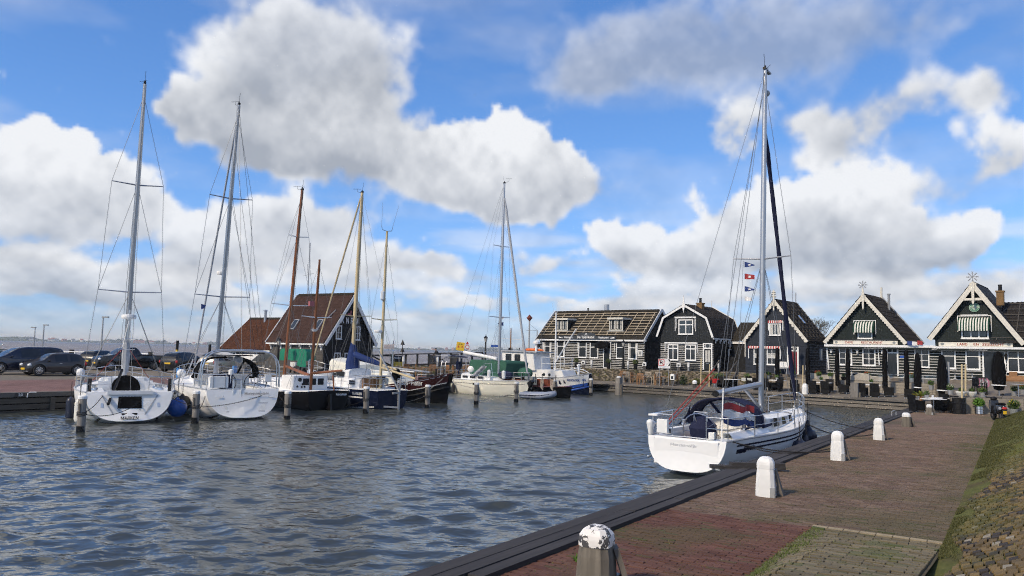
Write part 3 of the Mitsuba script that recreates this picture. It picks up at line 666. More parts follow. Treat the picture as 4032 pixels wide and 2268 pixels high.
t = thing('far_church', 'church with a slim pointed tower on the far shore of the lake', 'church', place(x, y, 1.5))
put('nave', cat(box(-34, -3, -6, 6, 0, 9), xf(prism([(-7, 0), (7, 0), (0, 8)], -34, -3), np.array([[0, 0, 1, 0], [1, 0, 0, 0], [0, 1, 0, 9], [0, 0, 0, 1.0]]))), BRICKC, t)
put('tower', box(-3, 3, -3, 3, 0, 19), BRICKC, t); put('spire', lathe([(3.3, 19), (.1, 37)], 8), IRON, t)

# ---- air: the far shore fades a little
scene['haze_air'] = {'type': 'homogeneous', 'albedo': {'type': 'rgb', 'value': [.95, .95, .95]}, 'sigma_t': {'type': 'rgb', 'value': [1.5e-4, 1.7e-4, 2.0e-4]}}
scene['haze'] = {'type': 'cube', 'to_world': T4().translate([0, 0, 20.5]) @ T4().scale([9500, 9500, 23.5]), 'bsdf': {'type': 'null'}, 'interior': {'type': 'ref', 'id': 'haze_air'}}
labels['haze'] = {'kind': 'stuff', 'label': 'thin bluish haze over the lake', 'category': 'haze'}
scene['camera']['medium'] = {'type': 'ref', 'id': 'haze_air'}
# ================================================================ houses
# local frame of a house: x along the front, y back from it, z up from the street it stands on (world z)
def tiles(o, u, v, tw=.22, tl=.34, nu=None, nv=None, amp=.022, step=.02, flatness=False):
    """a pantiled slope: o eave corner, u along the eave, v up to the ridge"""
    o, u, v = (np.array(a, float) for a in (o, u, v)); lu, lv = np.linalg.norm(u), np.linalg.norm(v)
    n = np.cross(u, v); n /= np.linalg.norm(n)
    if n[2] < 0: n = -n
    cu = max(2, int(round(lu / tw))); cv = max(2, int(round(lv / tl)))
    a = np.linspace(0, 1, cu * 4 + 1); prof = amp * np.cos(a * cu * 2 * np.pi) + .4 * amp * np.cos(a * cu * 4 * np.pi + .8)
    r = []
    for j in range(cv): r += [(j / cv, step), ((j + .999) / cv, 0)]
    b = np.array([q[0] for q in r]); h = np.array([q[1] for q in r])
    jit = np.repeat(np.repeat(rng.normal(0, .006, (cv, cu)), 2, 0), 4, 1); jit = np.concatenate([jit, jit[:, -1:]], 1)
    P = o + a[None, :, None] * u + b[:, None, None] * v + (prof[None] + h[:, None] + jit)[..., None] * n
    return grid(P)
def boards_h(root, x0, x1, z0, z1, y, pitch, col, edge=None, name='board', holes=(), each=True, th=.03, mat='vcol'):
    """horizontal weatherboards on a front (facing -y); each overlaps the next, its lower edge painted"""
    n = int(round((z1 - z0) / pitch)); out = []
    for i in range(n):
        a = z0 + i * (z1 - z0) / n; b = a + (z1 - z0) / n; e = .044
        xs = [(x0, x1)]
        for hx0, hz0, hx1, hz1 in holes:
            if hz0 < (a + b) / 2 < hz1: xs = [q for p in xs for q in ((p[0], min(p[1], hx0)), (max(p[0], hx1), p[1])) if q[1] - q[0] > .03]
        for xa, xb in xs:
            v = np.array([[x, yy, z] for x in (xa, xb) for yy, z in ((y, a), (y - th, a), (y - th, a + e), (y - th, a + e), (y - .004, b + .01), (y, b + .01))])
            f = []
            for k in (0, 1, 3, 4): f += [[k, k + 1, k + 7], [k, k + 7, k + 6]]
            f += [[0, 1, 2], [0, 3, 4], [0, 4, 5], [6, 8, 7], [6, 10, 9], [6, 11, 10]]
            c = np.repeat([col], 12, 0) * rng.uniform(.8, 1.25)
            if edge is not None: c[[0, 1, 2, 6, 7, 8]] = np.array(edge) * rng.uniform(.85, 1.05)
            if each: put(name, (v, np.array(f)), mat, root, color=np.clip(c, 0, 1))
            else: out.append(((v, np.array(f)), c))
    if not each and out: put(name + 's', cat(*[o[0] for o in out]), mat, root, color=np.clip(np.vstack([o[1] for o in out]), 0, 1), kind='stuff')
def boards_v(root, poly, y, w, mat, th=.025, name='gable_boards'):
    """upright boards with cover strips filling a gable outline in (x, z)"""
    P = sg.Polygon(poly); x0, _, x1, _ = P.bounds; ms = [plate(P, y, y + .02)]
    for x in np.arange(x0, x1, w):
        q = P.intersection(sg.box(x + .006, -50, x + w - .006, 50))
        if q.area > .004: ms.append(plate(q, y - th + .006 * rng.random(), y - .001))
    return put(name, cat(*ms), mat, root, kind='stuff')
def window(root, x0, z0, x1, z1, y=-.03, cols=2, rows=(1,), fw=.07, mw=.035, frame=PWHITE, glass=PANE, sill=True, curtain=0, name='window', side=None):
    """frame, glazing bars and one pane per opening, proud of the wall; rows: relative heights from the bottom"""
    ms = [box(x0, x0 + fw, y - .05, y, z0, z1), box(x1 - fw, x1, y - .05, y, z0, z1), box(x0 + fw, x1 - fw, y - .05, y, z1 - fw, z1), box(x0 + fw, x1 - fw, y - .052, y, z0, z0 + fw)]
    if sill: ms.append(box(x0 - .03, x1 + .03, y - .09, y - .051, z0 - .03, z0 + .02))
    ix0, ix1, iz0, iz1 = x0 + fw, x1 - fw, z0 + fw, z1 - fw
    zs = iz0 + (iz1 - iz0) * np.cumsum([0] + list(rows)) / sum(rows); xs = np.linspace(ix0, ix1, cols + 1)
    for z in zs[1:-1]: ms.append(box(ix0, ix1, y - .042, y - .008, z - mw / 2, z + mw / 2))
    for x in xs[1:-1]: ms.append(box(x - mw / 2, x + mw / 2, y - .04, y - .01, iz0, iz1))
    S = (lambda m: m) if side is None else side
    k = put(name, S(cat(*ms)), frame, root)
    for xa, xb in zip(xs[:-1], xs[1:]):
        for za, zb in zip(zs[:-1], zs[1:]):
            put('pane', S(box(xa + mw / 2, xb - mw / 2, y - .024, y - .016, za + mw / 2, zb - mw / 2)), glass, k)
    if curtain:
        q = []
        for xa, xb in ((ix0, ix0 + (ix1 - ix0) * curtain), (ix1 - (ix1 - ix0) * curtain, ix1)):
            q.append(plate(sg.box(xa + .01, iz0 + .02, xb - .01, iz1), y - .0262, y - .025))
        put('curtain', S(cat(*q)), CURT, k)
    return k
def barge(root, pts, w, y0, y1, mat=PWHITE, scallop=0, name='bargeboard'):
    """boards along a gable edge: pts (x, z) from one eave over the top to the other"""
    for a, b in zip(pts[:-1], pts[1:]):
        a, b = np.array(a, float), np.array(b, float); t = (b - a) / np.linalg.norm(b - a); n = np.array([t[1], -t[0]]); L = np.linalg.norm(b - a)
        if scallop:
            k = max(3, int(L / scallop)); low = []
            for i in range(k):
                c = a + t * L * (i + .5) / k; r = L / k / 2
                low += [c - t * r * .95 + n * w, *[c + t * r * math.sin(q) * .95 + n * (w + r * .8 * math.cos(q)) for q in np.linspace(-1.5, 1.5, 5)]]
            poly = [a, b] + low[::-1]
        else: poly = [a, b, b + n * w, a + n * w]
        put(name, plate(poly, y0, y1), mat, root)
def finial(root, x, z0, z1, y, mat=PWHITE):
    return put('finial', plate([(x - .05, z0), (x, z0 - .12), (x + .05, z0), (x + .06, z0 + (z1 - z0) * .5), (x + .02, z1), (x - .02, z1), (x - .06, z0 + (z1 - z0) * .5)], y - .05, y), mat, root)
def awning(root, x0, x1, ztop, out, drop, n, ca, cb, y=-.05, val=.12):
    """striped fabric hood with a rounded front"""
    th = np.linspace(0, np.pi / 2, 7); prof = [(y - out * math.sin(t), ztop - drop * (1 - math.cos(t))) for t in th] + [(y - out, ztop - drop - val)]
    V, F, C, o = [], [], [], 0
    for i in range(n):
        xa, xb = x0 + (x1 - x0) * i / n, x0 + (x1 - x0) * (i + 1) / n
        v, f = arr(grid(np.array([[[xa, *p], [xb, *p]] for p in prof]))); V.append(v); F.append(f + o); o += len(v); C.append(np.repeat([ca if i % 2 == 0 else cb], len(v), 0))
    for x in (x0, x1):
        v = np.array([[x, *p] for p in prof[:-1]] + [[x, y, ztop - drop]]); f = np.array([[0, i, i + 1] for i in range(1, len(v) - 1)]); V.append(v); F.append(f + o); o += len(v); C.append(np.repeat([ca], len(v), 0))
    return put('awning', (np.vstack(V), np.vstack(F)), 'vcol', root, color=np.vstack(C))
def folded(root, x0, x1, z, zb, mat=PANTH, wmat=PWHITE):
    """closed drop-arm awning: box and two arms"""
    put('awning_box', cat(box(x0, x1, -.16, -.035, z - .09, z), box(x0, x1, -.17, -.10, z, z + .035)), wmat, root)
    for x in (x0 + .03, x1 - .03): put('awning_arm', cat(bar([x, -.08, z - .09], [x, -.08, zb], .045, .05), bar([x + (.1 if x < (x0 + x1) / 2 else -.1), -.1, z - .09], [x + (.1 if x < (x0 + x1) / 2 else -.1), -.1, zb + .25], .03, .03)), wmat, root)
def shell(root, W, D, zb, ze, prof, mat, y=0):
    """the plain walls behind the boards, closed: front and back follow the gable outline"""
    P = [(0, zb), (W, zb)] + list(prof)
    return put('wall', plate(P, y, D), mat, root)
def chimney(root, x, y, z0, z1, w=.55, pots=1, mat=BRICKC):
    k = put('chimney', cat(box(x - w / 2, x + w / 2, y - w / 2, y + w / 2, z0, z1), box(x - w / 2 - .05, x + w / 2 + .05, y - w / 2 - .05, y + w / 2 + .05, z1 + .001, z1 + .1)), mat, root)
    for i in range(pots): put('pot', lathe([(.12, z1 + .1), (.11, z1 + .45), (.13, z1 + .46), (.13, z1 + .52), (.0, z1 + .52)], 10, x + (i - (pots - 1) / 2) * .32, y), IRON, k)
def frameat(L, dz=0): p = lb(L, 0); return place(p[0], p[1], 0, math.atan2(DY, DX))
SIDE = lambda W: (lambda m: xf(m, np.array([[0, -1, 0, W], [1, 0, 0, 0], [0, 0, 1, 0], [0, 0, 0, 1.0]])))     # front coordinates -> right side wall
LINE = (.60, .60, .58)

# ---- the long restaurant under re-battened roof
t = thing('restaurant_house', 'long low black restaurant with white-lined boards and pale battens over its tiled roof', 'house', frameat(-13.53))
W, D, ze, zr, zb = 11.83, 5.6, 4.35, 7.15, 1.55
put('wall', plate([(0, zb), (W, zb), (W, 4.3), (0, 4.3)], .0, D), PTAR, t)
put('gable_wall', xf(plate([(0, 4.3), (D, 4.3), (D / 2, zr - .05)], -.02, .0), np.array([[0, -1, 0, W], [1, 0, 0, 0], [0, 0, 1, 0], [0, 0, 0, 1.0]])), PTAR, t)
put('gable_wall', xf(plate([(0, 4.3), (D, 4.3), (D / 2, zr - .05)], -.02, .0), np.array([[0, -1, 0, .02], [1, 0, 0, 0], [0, 0, 1, 0], [0, 0, 0, 1.0]])), PTAR, t)
wins = [(.46, 2.68, 1.44, 4.2), (2.13, 2.7, 3.0, 4.2), (4.69, 2.67, 5.63, 4.2), (6.0, 2.67, 6.93, 4.2), (8.9, 2.67, 9.78, 4.2), (10.18, 2.67, 11.1, 4.2)]
for i, (a, b, c, d) in enumerate(wins):
    window(t, a, b, c, d, cols=1, rows=(1.0,), fw=.085, curtain=.2 if i in (0, 5) else 0)
    put('window_transom', box(a + .085, c - .085, -.078, -.04, b + .98, b + 1.05), PWHITE, t)
    put('glazing_bars', cat(box((a + c) / 2 - .015, (a + c) / 2 + .015, -.07, -.05, b + 1.06, d - .085), box(a + .085, c - .085, -.07, -.05, (b + d) / 2 + .50, (b + d) / 2 + .53)), PANTH, t)
door = (7.5, 1.8, 8.29, 3.75)
boards_h(t, 0, W, 1.72, 4.22, -.001, .158, (.009, .0105, .0105), LINE, holes=wins + [door])
k = put('door', box(7.58, 8.21, -.05, 0, 1.84, 3.7), DGLASS, t); put('frame', cat(box(7.5, 7.58, -.08, 0, 1.8, 3.75), box(8.21, 8.29, -.08, 0, 1.8, 3.75), box(7.58, 8.21, -.08, 0, 1.78, 1.84)), PWHITE, k)
put('door_awning', awn := xf(grid(np.array([[[x, -.06 - .62 * math.sin(q), 4.16 - .6 * (1 - math.cos(q))] for x in (6.92, 8.24)] for q in np.linspace(0, 1.5, 7)])), np.eye(4)), BLACKC, t)
put('awning_side', cat(*[plate([(0, 4.16)] + [(-.62 * math.sin(q), 4.16 - .6 * (1 - math.cos(q))) for q in np.linspace(0, 1.5, 7)] + [(0, 3.58)], 0, .012) for _ in (0,)]) if False else both(xf(grid(np.array([[[8.24, -.06 - r * .62 * math.sin(q), 4.16 - .6 * (1 - math.cos(q))] for r in (0, 1)] for q in np.linspace(0, 1.5, 7)])), np.eye(4))), BLACKC, t)
for a, c in ((.36, 3.05), (4.66, 6.86), (8.78, 11.15)):
    put('rolled_awning', cat(tube([[a, -.13, 4.17], [c, -.13, 4.17]], .06, 8), box(a, c, -.2, -.05, 4.22, 4.25)), BLACKC, t)
    for x in (a, c): put('awning_arm', bar([x, -.11, 4.1], [x, -.11, 3.25], .05, .05), PWHITE, t)
put('gutter', box(-.35, W + .22, -.30, -.05, 4.255, 4.40), PWHITE, t)
for x in (3.08, 8.32): put('downpipe', cat(rod([x, -.1, 4.25], [x, -.1, 1.75], .045, 8), box(x - .07, x + .07, -.16, -.04, 4.1, 4.25)), PWHITE, t)
r = put('roof', cat(bar([-.3, -.22, 4.44], [W + .1, -.22, 4.44], .1, .06), grid(np.array([[[-.3, -.25, 4.40], [W + .1, -.25, 4.40]], [[-.3, D / 2, zr - .03], [W + .1, D / 2, zr - .03]], [[-.3, D + .25, 4.40], [W + .1, D + .25, 4.40]]]))), PTAR, t)
pm('mossy_tiles', (.028, .024, .018), .9, var=.5)
e0, up = np.array([-.28, -.27, 4.43]), np.array([0, D / 2 + .27, zr - 4.43])
put('tiles', tiles(e0, [W + .38, 0, 0], up, .24, .33), 'mossy_tiles', r, kind='stuff')
put('ridge_tiles', cat(*[xf(tube([[x, D / 2, zr + .02], [x + .40, D / 2, zr + .035]], .13, 8), np.eye(4)) for x in np.arange(-.28, W - .3, .385)]), 'mossy_tiles', r)
pm('new_batten', (.47, .40, .29), .8, var=.25)
un = up / np.linalg.norm(up); nn = np.array([0, -un[2], un[1]])
dorm = [(1.55, 2.95), (7.75, 9.2)]
def onroof(x, w): p = e0 + up * w; return np.array([x, p[1], p[2]]) + nn * .085
for x in np.linspace(.25, W - .35, 13):
    segs = [(.12, .93)]
    for a, c in dorm:
        if a - .15 < x < c + .3: segs = [(.12, .30), (.80, .93)]
    for wa, wb in segs: put('batten', bar(onroof(x, wa), onroof(x + .02 * rng.normal(), wb), .05, .04), 'new_batten', t)
for w in np.linspace(.13, .91, 9):
    xs_ = [(-.15, W - .15)]
    for a, c in dorm:
        if .30 < w < .80: xs_ = [q for p in xs_ for q in ((p[0], min(p[1], a - .1)), (max(p[0], c + .35), p[1])) if q[1] - q[0] > .3]
    for xa, xb in xs_: put('batten', bar(onroof(xa, w) + nn * .04, onroof(xb, w + .006 * rng.normal()) + nn * .04, .045, .05), 'new_batten', t)
for a, c in dorm:
    zf0, zf1 = 5.28, 6.28; yf = .55
    k = put('dormer', cat(box(a, c, yf, D / 2, zf0, zf1 - .02)), PTAR, t)
    put('dormer_roof', cat(box(a - .12, c + .12, yf - .25, D / 2 + .2, zf1, zf1 + .17)), PCREAM, k)
    put('apron', box(a - .2, c + .2, yf - .16, yf + .1, zf0 - .12, zf0 - .03), POTG, k)
    put('cheek', cat(box(a - .02, a + .07, yf - .05, yf - .001, zf0 - .02, zf1), box(c - .07, c + .02, yf - .05, yf - .001, zf0 - .02, zf1), box(a + .07, c - .07, yf - .05, yf - .001, zf0 - .03, zf0 + .06), box((a + c) / 2 - .04, (a + c) / 2 + .04, yf - .05, yf - .001, zf0 + .06, zf1)), PCREAM, k)
    for xa, xb in ((a + .07, (a + c) / 2 - .04), ((a + c) / 2 + .04, c - .07)):
        window(t, xa, zf0 + .06, xb, zf1 - .04, y=yf - .002, cols=2, rows=(1, 1), fw=.05, mw=.025, frame=PANTH, sill=False, curtain=.3, name='dormer_window')
for xg, lab in ((W + .14, 'r'), (-.30, 'l')):
    for s_ in (0, 1):
        a, b = np.array([xg, -.40 if s_ == 0 else D + .40, 4.22]), np.array([xg, D / 2, zr + .12])
        put('bargeboard', bar(a, b, .05, .27), PWHITE, t)
put('gable_window', xf(box(2.3, 2.75, -.08, -.03, 5.0, 5.75), SIDE(W)(( [[0,0,0]], [[0,0,0]]))[0].any() and np.eye(4) if False else np.array([[0, -1, 0, W], [1, 0, 0, 0], [0, 0, 1, 0], [0, 0, 0, 1.0]])), PWHITE, t)
put('gable_pane', xf(box(2.37, 2.68, -.09, -.081, 5.07, 5.68), np.array([[0, -1, 0, W], [1, 0, 0, 0], [0, 0, 1, 0], [0, 0, 0, 1.0]])), PANE, t)
for z in np.arange(1.75, 4.2, .2): put('side_board', SIDE(W)(box(.02, D, -.035, -.005, z, z + .185)), PTAR, t)
put('flue', cat(rod([5.6, D / 2 + .5, 6.6], [5.6, D / 2 + .5, 7.9], .24, 14)), ALU, t); put('vent_pipe', cat(rod([3.6, D / 2 + .2, 6.8], [3.6, D / 2 + .2, 7.45], .07, 8), lathe([(.1, 7.45), (.1, 7.52), (0, 7.6)], 8, 3.6, D / 2 + .2)), IRON, t)
# its sign boards
def signboard(name, x0, x1, z0, z1, round_top=0):
    p = [(x0, z0), (x1, z0), (x1, z1)] + ([(x1 - .25, z1 + round_top * .75), (x1 - .5, z1 + round_top), (x0 + .5, z1 + round_top), (x0 + .25, z1 + round_top * .75)] if round_top else []) + [(x0, z1)]
    return put(name, plate(p, -.42, -.37), SIGNK, t)
k = signboard('sign_board', 2.46, 4.58, 4.42, 4.72); wtext(k, 'Brasserie', 3.75, 4.50, -.425, .16, PWHITE, bold=True)
k = signboard('sign_board', 4.6, 6.90, 4.41, 4.74, .27); wtext(k, 'De Taanketel', 5.75, 4.50, -.425, .21, PWHITE, width=2.0, bold=True); wtext(k, 'sinds  zand', 5.75, 4.78, -.425, .06, PWHITE)
put('emblem', plate([(5.7, 4.84), (5.82, 4.84), (5.84, 4.92), (5.80, 5.0), (5.76, 4.95), (5.72, 4.95)], -.426, -.42), PWHITE, k)
k = signboard('sign_board', 6.92, 9.02, 4.42, 4.72); wtext(k, 'Restaurant', 7.75, 4.50, -.425, .16, PWHITE, bold=True)
put('emblem', plate([(2.6, 4.5), (3.05, 4.5), (3.05, 4.55), (2.9, 4.56), (2.72, 4.62), (2.6, 4.63)], -.426, -.42), PWHITE, t); put('emblem', plate([(8.45, 4.5), (8.9, 4.5), (8.9, 4.63), (8.75, 4.62), (8.6, 4.56), (8.45, 4.55)], -.426, -.42), PWHITE, t)
k = put('menu_case', box(11.2, 11.66, -.12, -.035, 2.95, 3.5), PWHITE, t); put('pane', box(11.26, 11.6, -.126, -.121, 3.01, 3.44), CURT, k); put('menu', box(11.34, 11.52, -.13, -.127, 3.1, 3.34), POTG, k)
put('wall_lantern', cat(lathe([(.0, 4.0), (.22, 3.9), (.2, 3.75), (.22, 3.6), (0, 3.5)], 8, -.15, -.12)), IRON, t)

# ---- the house with the gambrel roof
t = thing('gambrel_house', 'anthracite boarded house with white-edged gambrel roof beside the sloping stone bank', 'house', frameat(-.09))
W, D, zb = 4.93, 4.6, 1.5
prof = [(W, 4.55), (4.4, 6.2), (2.4, 7.25), (.45, 6.25), (0, 4.55)]
shell(t, W, D, zb, 4.55, prof, PTAR)
wu, w1, w2 = (1.74, 4.89, 3.13, 6.19), (.72, 2.68, 1.73, 4.06), (2.37, 2.68, 3.39, 4.05); dr_ = (4.02, 1.95, 4.86, 4.2)
boards_v(t, [(0.02, 4.25), (W - .02, 4.25), (W - .02, 4.6), (4.38, 6.2), (2.4, 7.2), (.47, 6.25), (.02, 4.6)], -.03, .16, PANTH)
boards_h(t, 0, W, 1.8, 4.2, -.001, .165, (.011, .013, .0145), LINE, holes=[w1, w2, dr_])
window(t, *wu, y=-.055, cols=2, rows=(2.1, 1), fw=.10, mw=.09)
for w in (w1, w2): window(t, *w, cols=2, rows=(1,), fw=.10, mw=.07); put('upper_light', box(w[0] + .02, w[2] - .02, -.085, -.03, w[3] - .42, w[3] - .32), PWHITE, t)
folded(t, 1.41, 3.4, 6.38, 5.18); folded(t, .44, 3.55, 4.20, 3.35)
k = put('door', box(4.14, 4.74, -.05, 0, 1.98, 3.68), PANTH, t)
for x in (4.22, 4.46): put('pane', box(x, x + .2, -.056, -.051, 2.6, 3.58), CURT, k)
put('letter_slot', box(4.32, 4.56, -.058, -.051, 2.45, 2.5), STEELB, k)
put('door_frame', cat(box(4.02, 4.13, -.08, 0, 1.95, 4.2), box(4.75, 4.86, -.08, 0, 1.95, 4.2), box(4.13, 4.75, -.08, 0, 4.1, 4.2), box(4.13, 4.75, -.08, 0, 3.69, 3.80), box(4.23, 4.26, -.07, 0, 3.8, 4.1), box(4.62, 4.65, -.07, 0, 3.8, 4.1), box(4.13, 4.23, -.07, 0, 3.94, 3.97), box(4.65, 4.75, -.07, 0, 3.94, 3.97)), PWHITE, t)
put('door_light', box(4.13, 4.75, -.03, -.02, 3.80, 4.1), PANE, t)
put('floor_moulding', box(0, W, -.10, -.001, 4.2, 4.25), PANTH, t)
bp = [(-.28, 4.72), (.34, 6.38), (2.4, 7.48), (4.52, 6.32), (5.12, 4.68)]
barge(t, bp, .17, -.40, -.34)
r = put('roof', cat(*[grid(np.array([[[a[0], -.36, a[1] - .05], [b[0], -.36, b[1] - .05]], [[a[0], D + .3, a[1] - .05], [b[0], D + .3, b[1] - .05]]])) for a, b in zip(bp[:-1], bp[1:])]), PTAR, t)
pm('dark_tiles', (.022, .020, .019), .85, var=.45)
for (a, b) in ((bp[4], bp[3]), (bp[3], bp[2]), (bp[0], bp[1]), (bp[1], bp[2])):
    put('tiles', tiles([a[0], -.34, a[1] + .02], [0, D + .62, 0], [b[0] - a[0], 0, b[1] - a[1]], .24, .26, amp=.018), 'dark_tiles', r, kind='stuff')
for a, b in ((bp[4], bp[3]), (bp[3], bp[2])): put('rear_bargeboard', bar([a[0], D + .34, a[1] + .03], [b[0], D + .34, b[1] + .03], .05, .18), PWHITE, t)
put('eave_board', box(W + .1, W + .16, -.3, D + .3, 4.5, 4.66), PWHITE, t)
for y in np.linspace(.25, D - .2, 6): put('eave_bracket', SIDE(W)(plate([(y, 4.5), (y + .09, 4.5), (y + .09, 4.12), (y, 4.2)], -.12, 0) if False else cat(box(y, y + .08, -.22, 0, 4.36, 4.5), box(y, y + .08, -.10, 0, 4.18, 4.36))), PWHITE, t)
boards_h(t, 0, 0, 0, 0, 0, 1, (0, 0, 0)) if False else None
for z in np.arange(1.75, 4.3, .21): put('side_board', SIDE(W)(box(.02, D, -.04, -.004, z, z + .195)), PTAR, t)
put('side_door', SIDE(W)(cat(box(2.75, 2.83, -.08, -.03, 1.8, 3.75), box(3.75, 3.83, -.08, -.03, 1.8, 3.75), box(2.83, 3.75, -.08, -.03, 3.67, 3.75))), PWHITE, t)
put('side_window', SIDE(W)(box(2.85, 3.45, -.08, -.04, 3.93, 4.33)), GREYC, t)
put('finial', plate([(2.34, 7.0), (2.4, 6.7), (2.46, 7.0), (2.55, 7.4), (2.47, 7.62), (2.42, 8.25), (2.38, 8.25), (2.33, 7.62), (2.25, 7.4)], -.46, -.41), PWHITE, t)
put('rear_finial', rod([2.4, D + .3, 7.4], [2.4, D + .3, 8.1], .04, 6), PWHITE, t)
chimney(t, 2.75, 2.0, 7.0, 7.62, .5, 1); put('stove_pipe', cat(rod([.95, 2, 6.4], [.95, 2, 7.15], .09, 8), lathe([(.13, 7.05), (.14, 7.25), (0, 7.25)], 8, .95, 2)), IRON, t)
q = []
for i in range(26): q.append(box(1.25 + i * .105, 1.31 + i * .105, -.74, -.72, 1.8, 2.42))
for i in range(6): q.append(box(1.22, 3.98, -.718, -.70, 1.86 + i * .1, 1.90 + i * .1))
put('lattice_fence', cat(*q), PANTH, t)

# ---- low link building behind, between gambrel and red-door house
t = thing('link_building', 'low rear building with mossy pantiles and white window between the gambrel and red-door houses', 'house', frameat(4.9))
put('wall', box(.1, 3.4, 3.2, 7, 1.5, 4.35), PTAR, t); put('white_strip', box(.1, 3.4, 3.1, 3.19, 4.2, 4.42), PWHITE, t)
window(t, 1.3, 3.0, 2.5, 4.2, y=3.19, cols=2, rows=(1,), fw=.09)
put('flat_front', box(.05, 3.3, 2.2, 3.05, 1.5, 3.1), IRON, t)
put('roof', tiles([0, 3.0, 4.45], [3.5, 0, 0], [0, 2.4, 1.7], .24, .33), 'mossy_tiles', t, kind='stuff')

# ---- the slate-blue house with the red door
t = thing('red_door_house', 'slate-blue boarded house with red front door and scalloped white gable edge', 'house', frameat(7.63))
W, D, zb = 4.95, 4.2, 1.5
shell(t, W, D, zb, 4.5, [(W, 4.45), (W / 2, 7.5), (0, 4.45)], PSLATE)
wu, w1, w2 = (1.99, 4.84, 2.93, 5.81), (.70, 2.53, 1.54, 3.86), (1.78, 2.53, 2.60, 3.86); dr_ = (3.39, 1.82, 4.3, 3.98)
boards_v(t, [(0.02, 4.02), (W - .02, 4.02), (W - .02, 4.45), (W / 2, 7.45), (.02, 4.45)], -.03, .19, PSLATE, th=.02)
boards_h(t, 0, W, 1.72, 4.0, -.001, .19, (.018, .024, .037), None, holes=[w1, w2, dr_])
window(t, *wu, y=-.05, cols=2, rows=(1,), fw=.09, mw=.06, curtain=.3)
for w in (w1, w2):
    window(t, *w, cols=2, rows=(1.0, .7, .8), fw=.08, mw=.035)
    put('cafe_curtain', box(w[0] + .09, w[2] - .09, -.0575, -.056, 3.05, 3.36), CURT, t)
RW = ((.40, .05, .06), (.68, .66, .62))
awning(t, 1.92, 3.1, 6.02, .12, .06, 14, *RW, val=.14); awning(t, .3, 2.92, 4.0, .16, .06, 26, *RW, val=.14)
for x in (1.95, 3.1): put('awning_arm', bar([x, -.12, 5.95], [x, -.12, 5.24], .07, .05), PWHITE, t)
for x in (.33, 2.9): put('awning_arm', bar([x, -.16, 3.9], [x, -.16, 3.0], .07, .06), PWHITE, t)
pm('red_door_paint', (.17, .012, .02), .4)
k = put('door', box(3.53, 4.16, -.05, 0, 1.9, 3.62), 'red_door_paint', t, label='red panelled front door')
for x in (3.6, 3.9): put('panel', cat(box(x, x + .2, -.062, -.051, 2.75, 3.5), box(x, x + .2, -.062, -.051, 2.0, 2.6)), 'red_door_paint', k)
put('door_frame', cat(box(3.39, 3.52, -.09, 0, 1.82, 3.98), box(4.17, 4.3, -.09, 0, 1.82, 3.98), box(3.52, 4.17, -.09, 0, 3.88, 3.98), box(3.52, 4.17, -.09, 0, 3.63, 3.73), box(3.52, 4.17, -.1, 0, 1.82, 1.89)), PWHITE, t)
put('door_light', box(3.52, 4.17, -.03, -.02, 3.73, 3.88), PANE, t)
bp = [(-.16, 4.42), (W / 2, 7.72), (W + .16, 4.42)]
barge(t, bp, .16, -.32, -.27, PCREAM, scallop=.30)
r = put('roof', cat(*[grid(np.array([[[a[0], -.3, a[1] - .04], [b[0], -.3, b[1] - .04]], [[a[0], D + .2, a[1] - .04], [b[0], D + .2, b[1] - .04]]])) for a, b in zip(bp[:-1], bp[1:])]), PTAR, t)
for a in (bp[0], bp[2]): put('tiles', tiles([a[0], -.28, a[1] + .02], [0, D + .45, 0], [bp[1][0] - a[0], 0, bp[1][1] - a[1]], .25, .34), 'dark_tiles', r, kind='stuff')
sl = np.array([bp[1][0] - bp[2][0], 0, bp[1][1] - bp[2][1]]); sn = np.array([-sl[2], 0, sl[0]]); sn = -sn / np.linalg.norm(sn) if sn[2] > 0 and False else np.array([sl[2], 0, -sl[0]]) / np.linalg.norm(sl)
for y in np.linspace(.2, D - .2, 6): put('batten', bar(np.array([bp[2][0], y, bp[2][1]]) + sl * .04 + sn * .09, np.array([bp[2][0], y, bp[2][1]]) + sl * .97 + sn * .09, .05, .05), RAILW, t)
for w in np.linspace(.08, .94, 9): put('batten', bar(np.array([bp[2][0], -.2, bp[2][1]]) + sl * w + sn * .12, np.array([bp[2][0], D + .1, bp[2][1]]) + sl * w + sn * .12, .05, .05), RAILW, t)
put('skylight', bar(np.array([bp[2][0], 1.9, bp[2][1]]) + sl * .42 + sn * .1, np.array([bp[2][0], 1.9, bp[2][1]]) + sl * .62 + sn * .1, .4, .08), STEELB, t)
put('rear_bargeboard', bar([bp[2][0], D + .22, bp[2][1]], [bp[1][0], D + .22, bp[1][1]], .05, .16), GREYC, t)
for z in np.arange(1.75, 4.4, .2): put('side_board', SIDE(W)(cat(box(.02, D, -.04, -.004, z + .02, z + .195))), PTAR, t); put('side_line', SIDE(W)(box(.3, D, -.045, -.006, z, z + .018)), GREYC, t)
put('side_window', SIDE(W)(box(2.6, 3.05, -.1, -.04, 2.99, 3.9)), PWHITE, t); put('side_pane', SIDE(W)(box(2.68, 2.97, -.106, -.101, 3.07, 3.82)), PANE, t)
put('finial', cat(plate([(W / 2 - .05, 6.9), (W / 2, 6.75), (W / 2 + .05, 6.9), (W / 2 + .05, 7.6), (W / 2 + .03, 8.45), (W / 2 - .03, 8.45), (W / 2 - .05, 7.6)], -.39, -.33), *[lathe([(.0, z - .1), (.1, z), (0, z + .1)], 8, W / 2 + dx, -.36) for z, dx in ((8.1, -.1), (8.1, .1), (7.9, -.12), (7.9, .12), (8.25, -.08), (8.25, .08))]), PCREAM, t)
put('rear_finial', rod([W / 2, D + .2, 7.6], [W / 2, D + .2, 8.55], .035, 6), GALV, t)
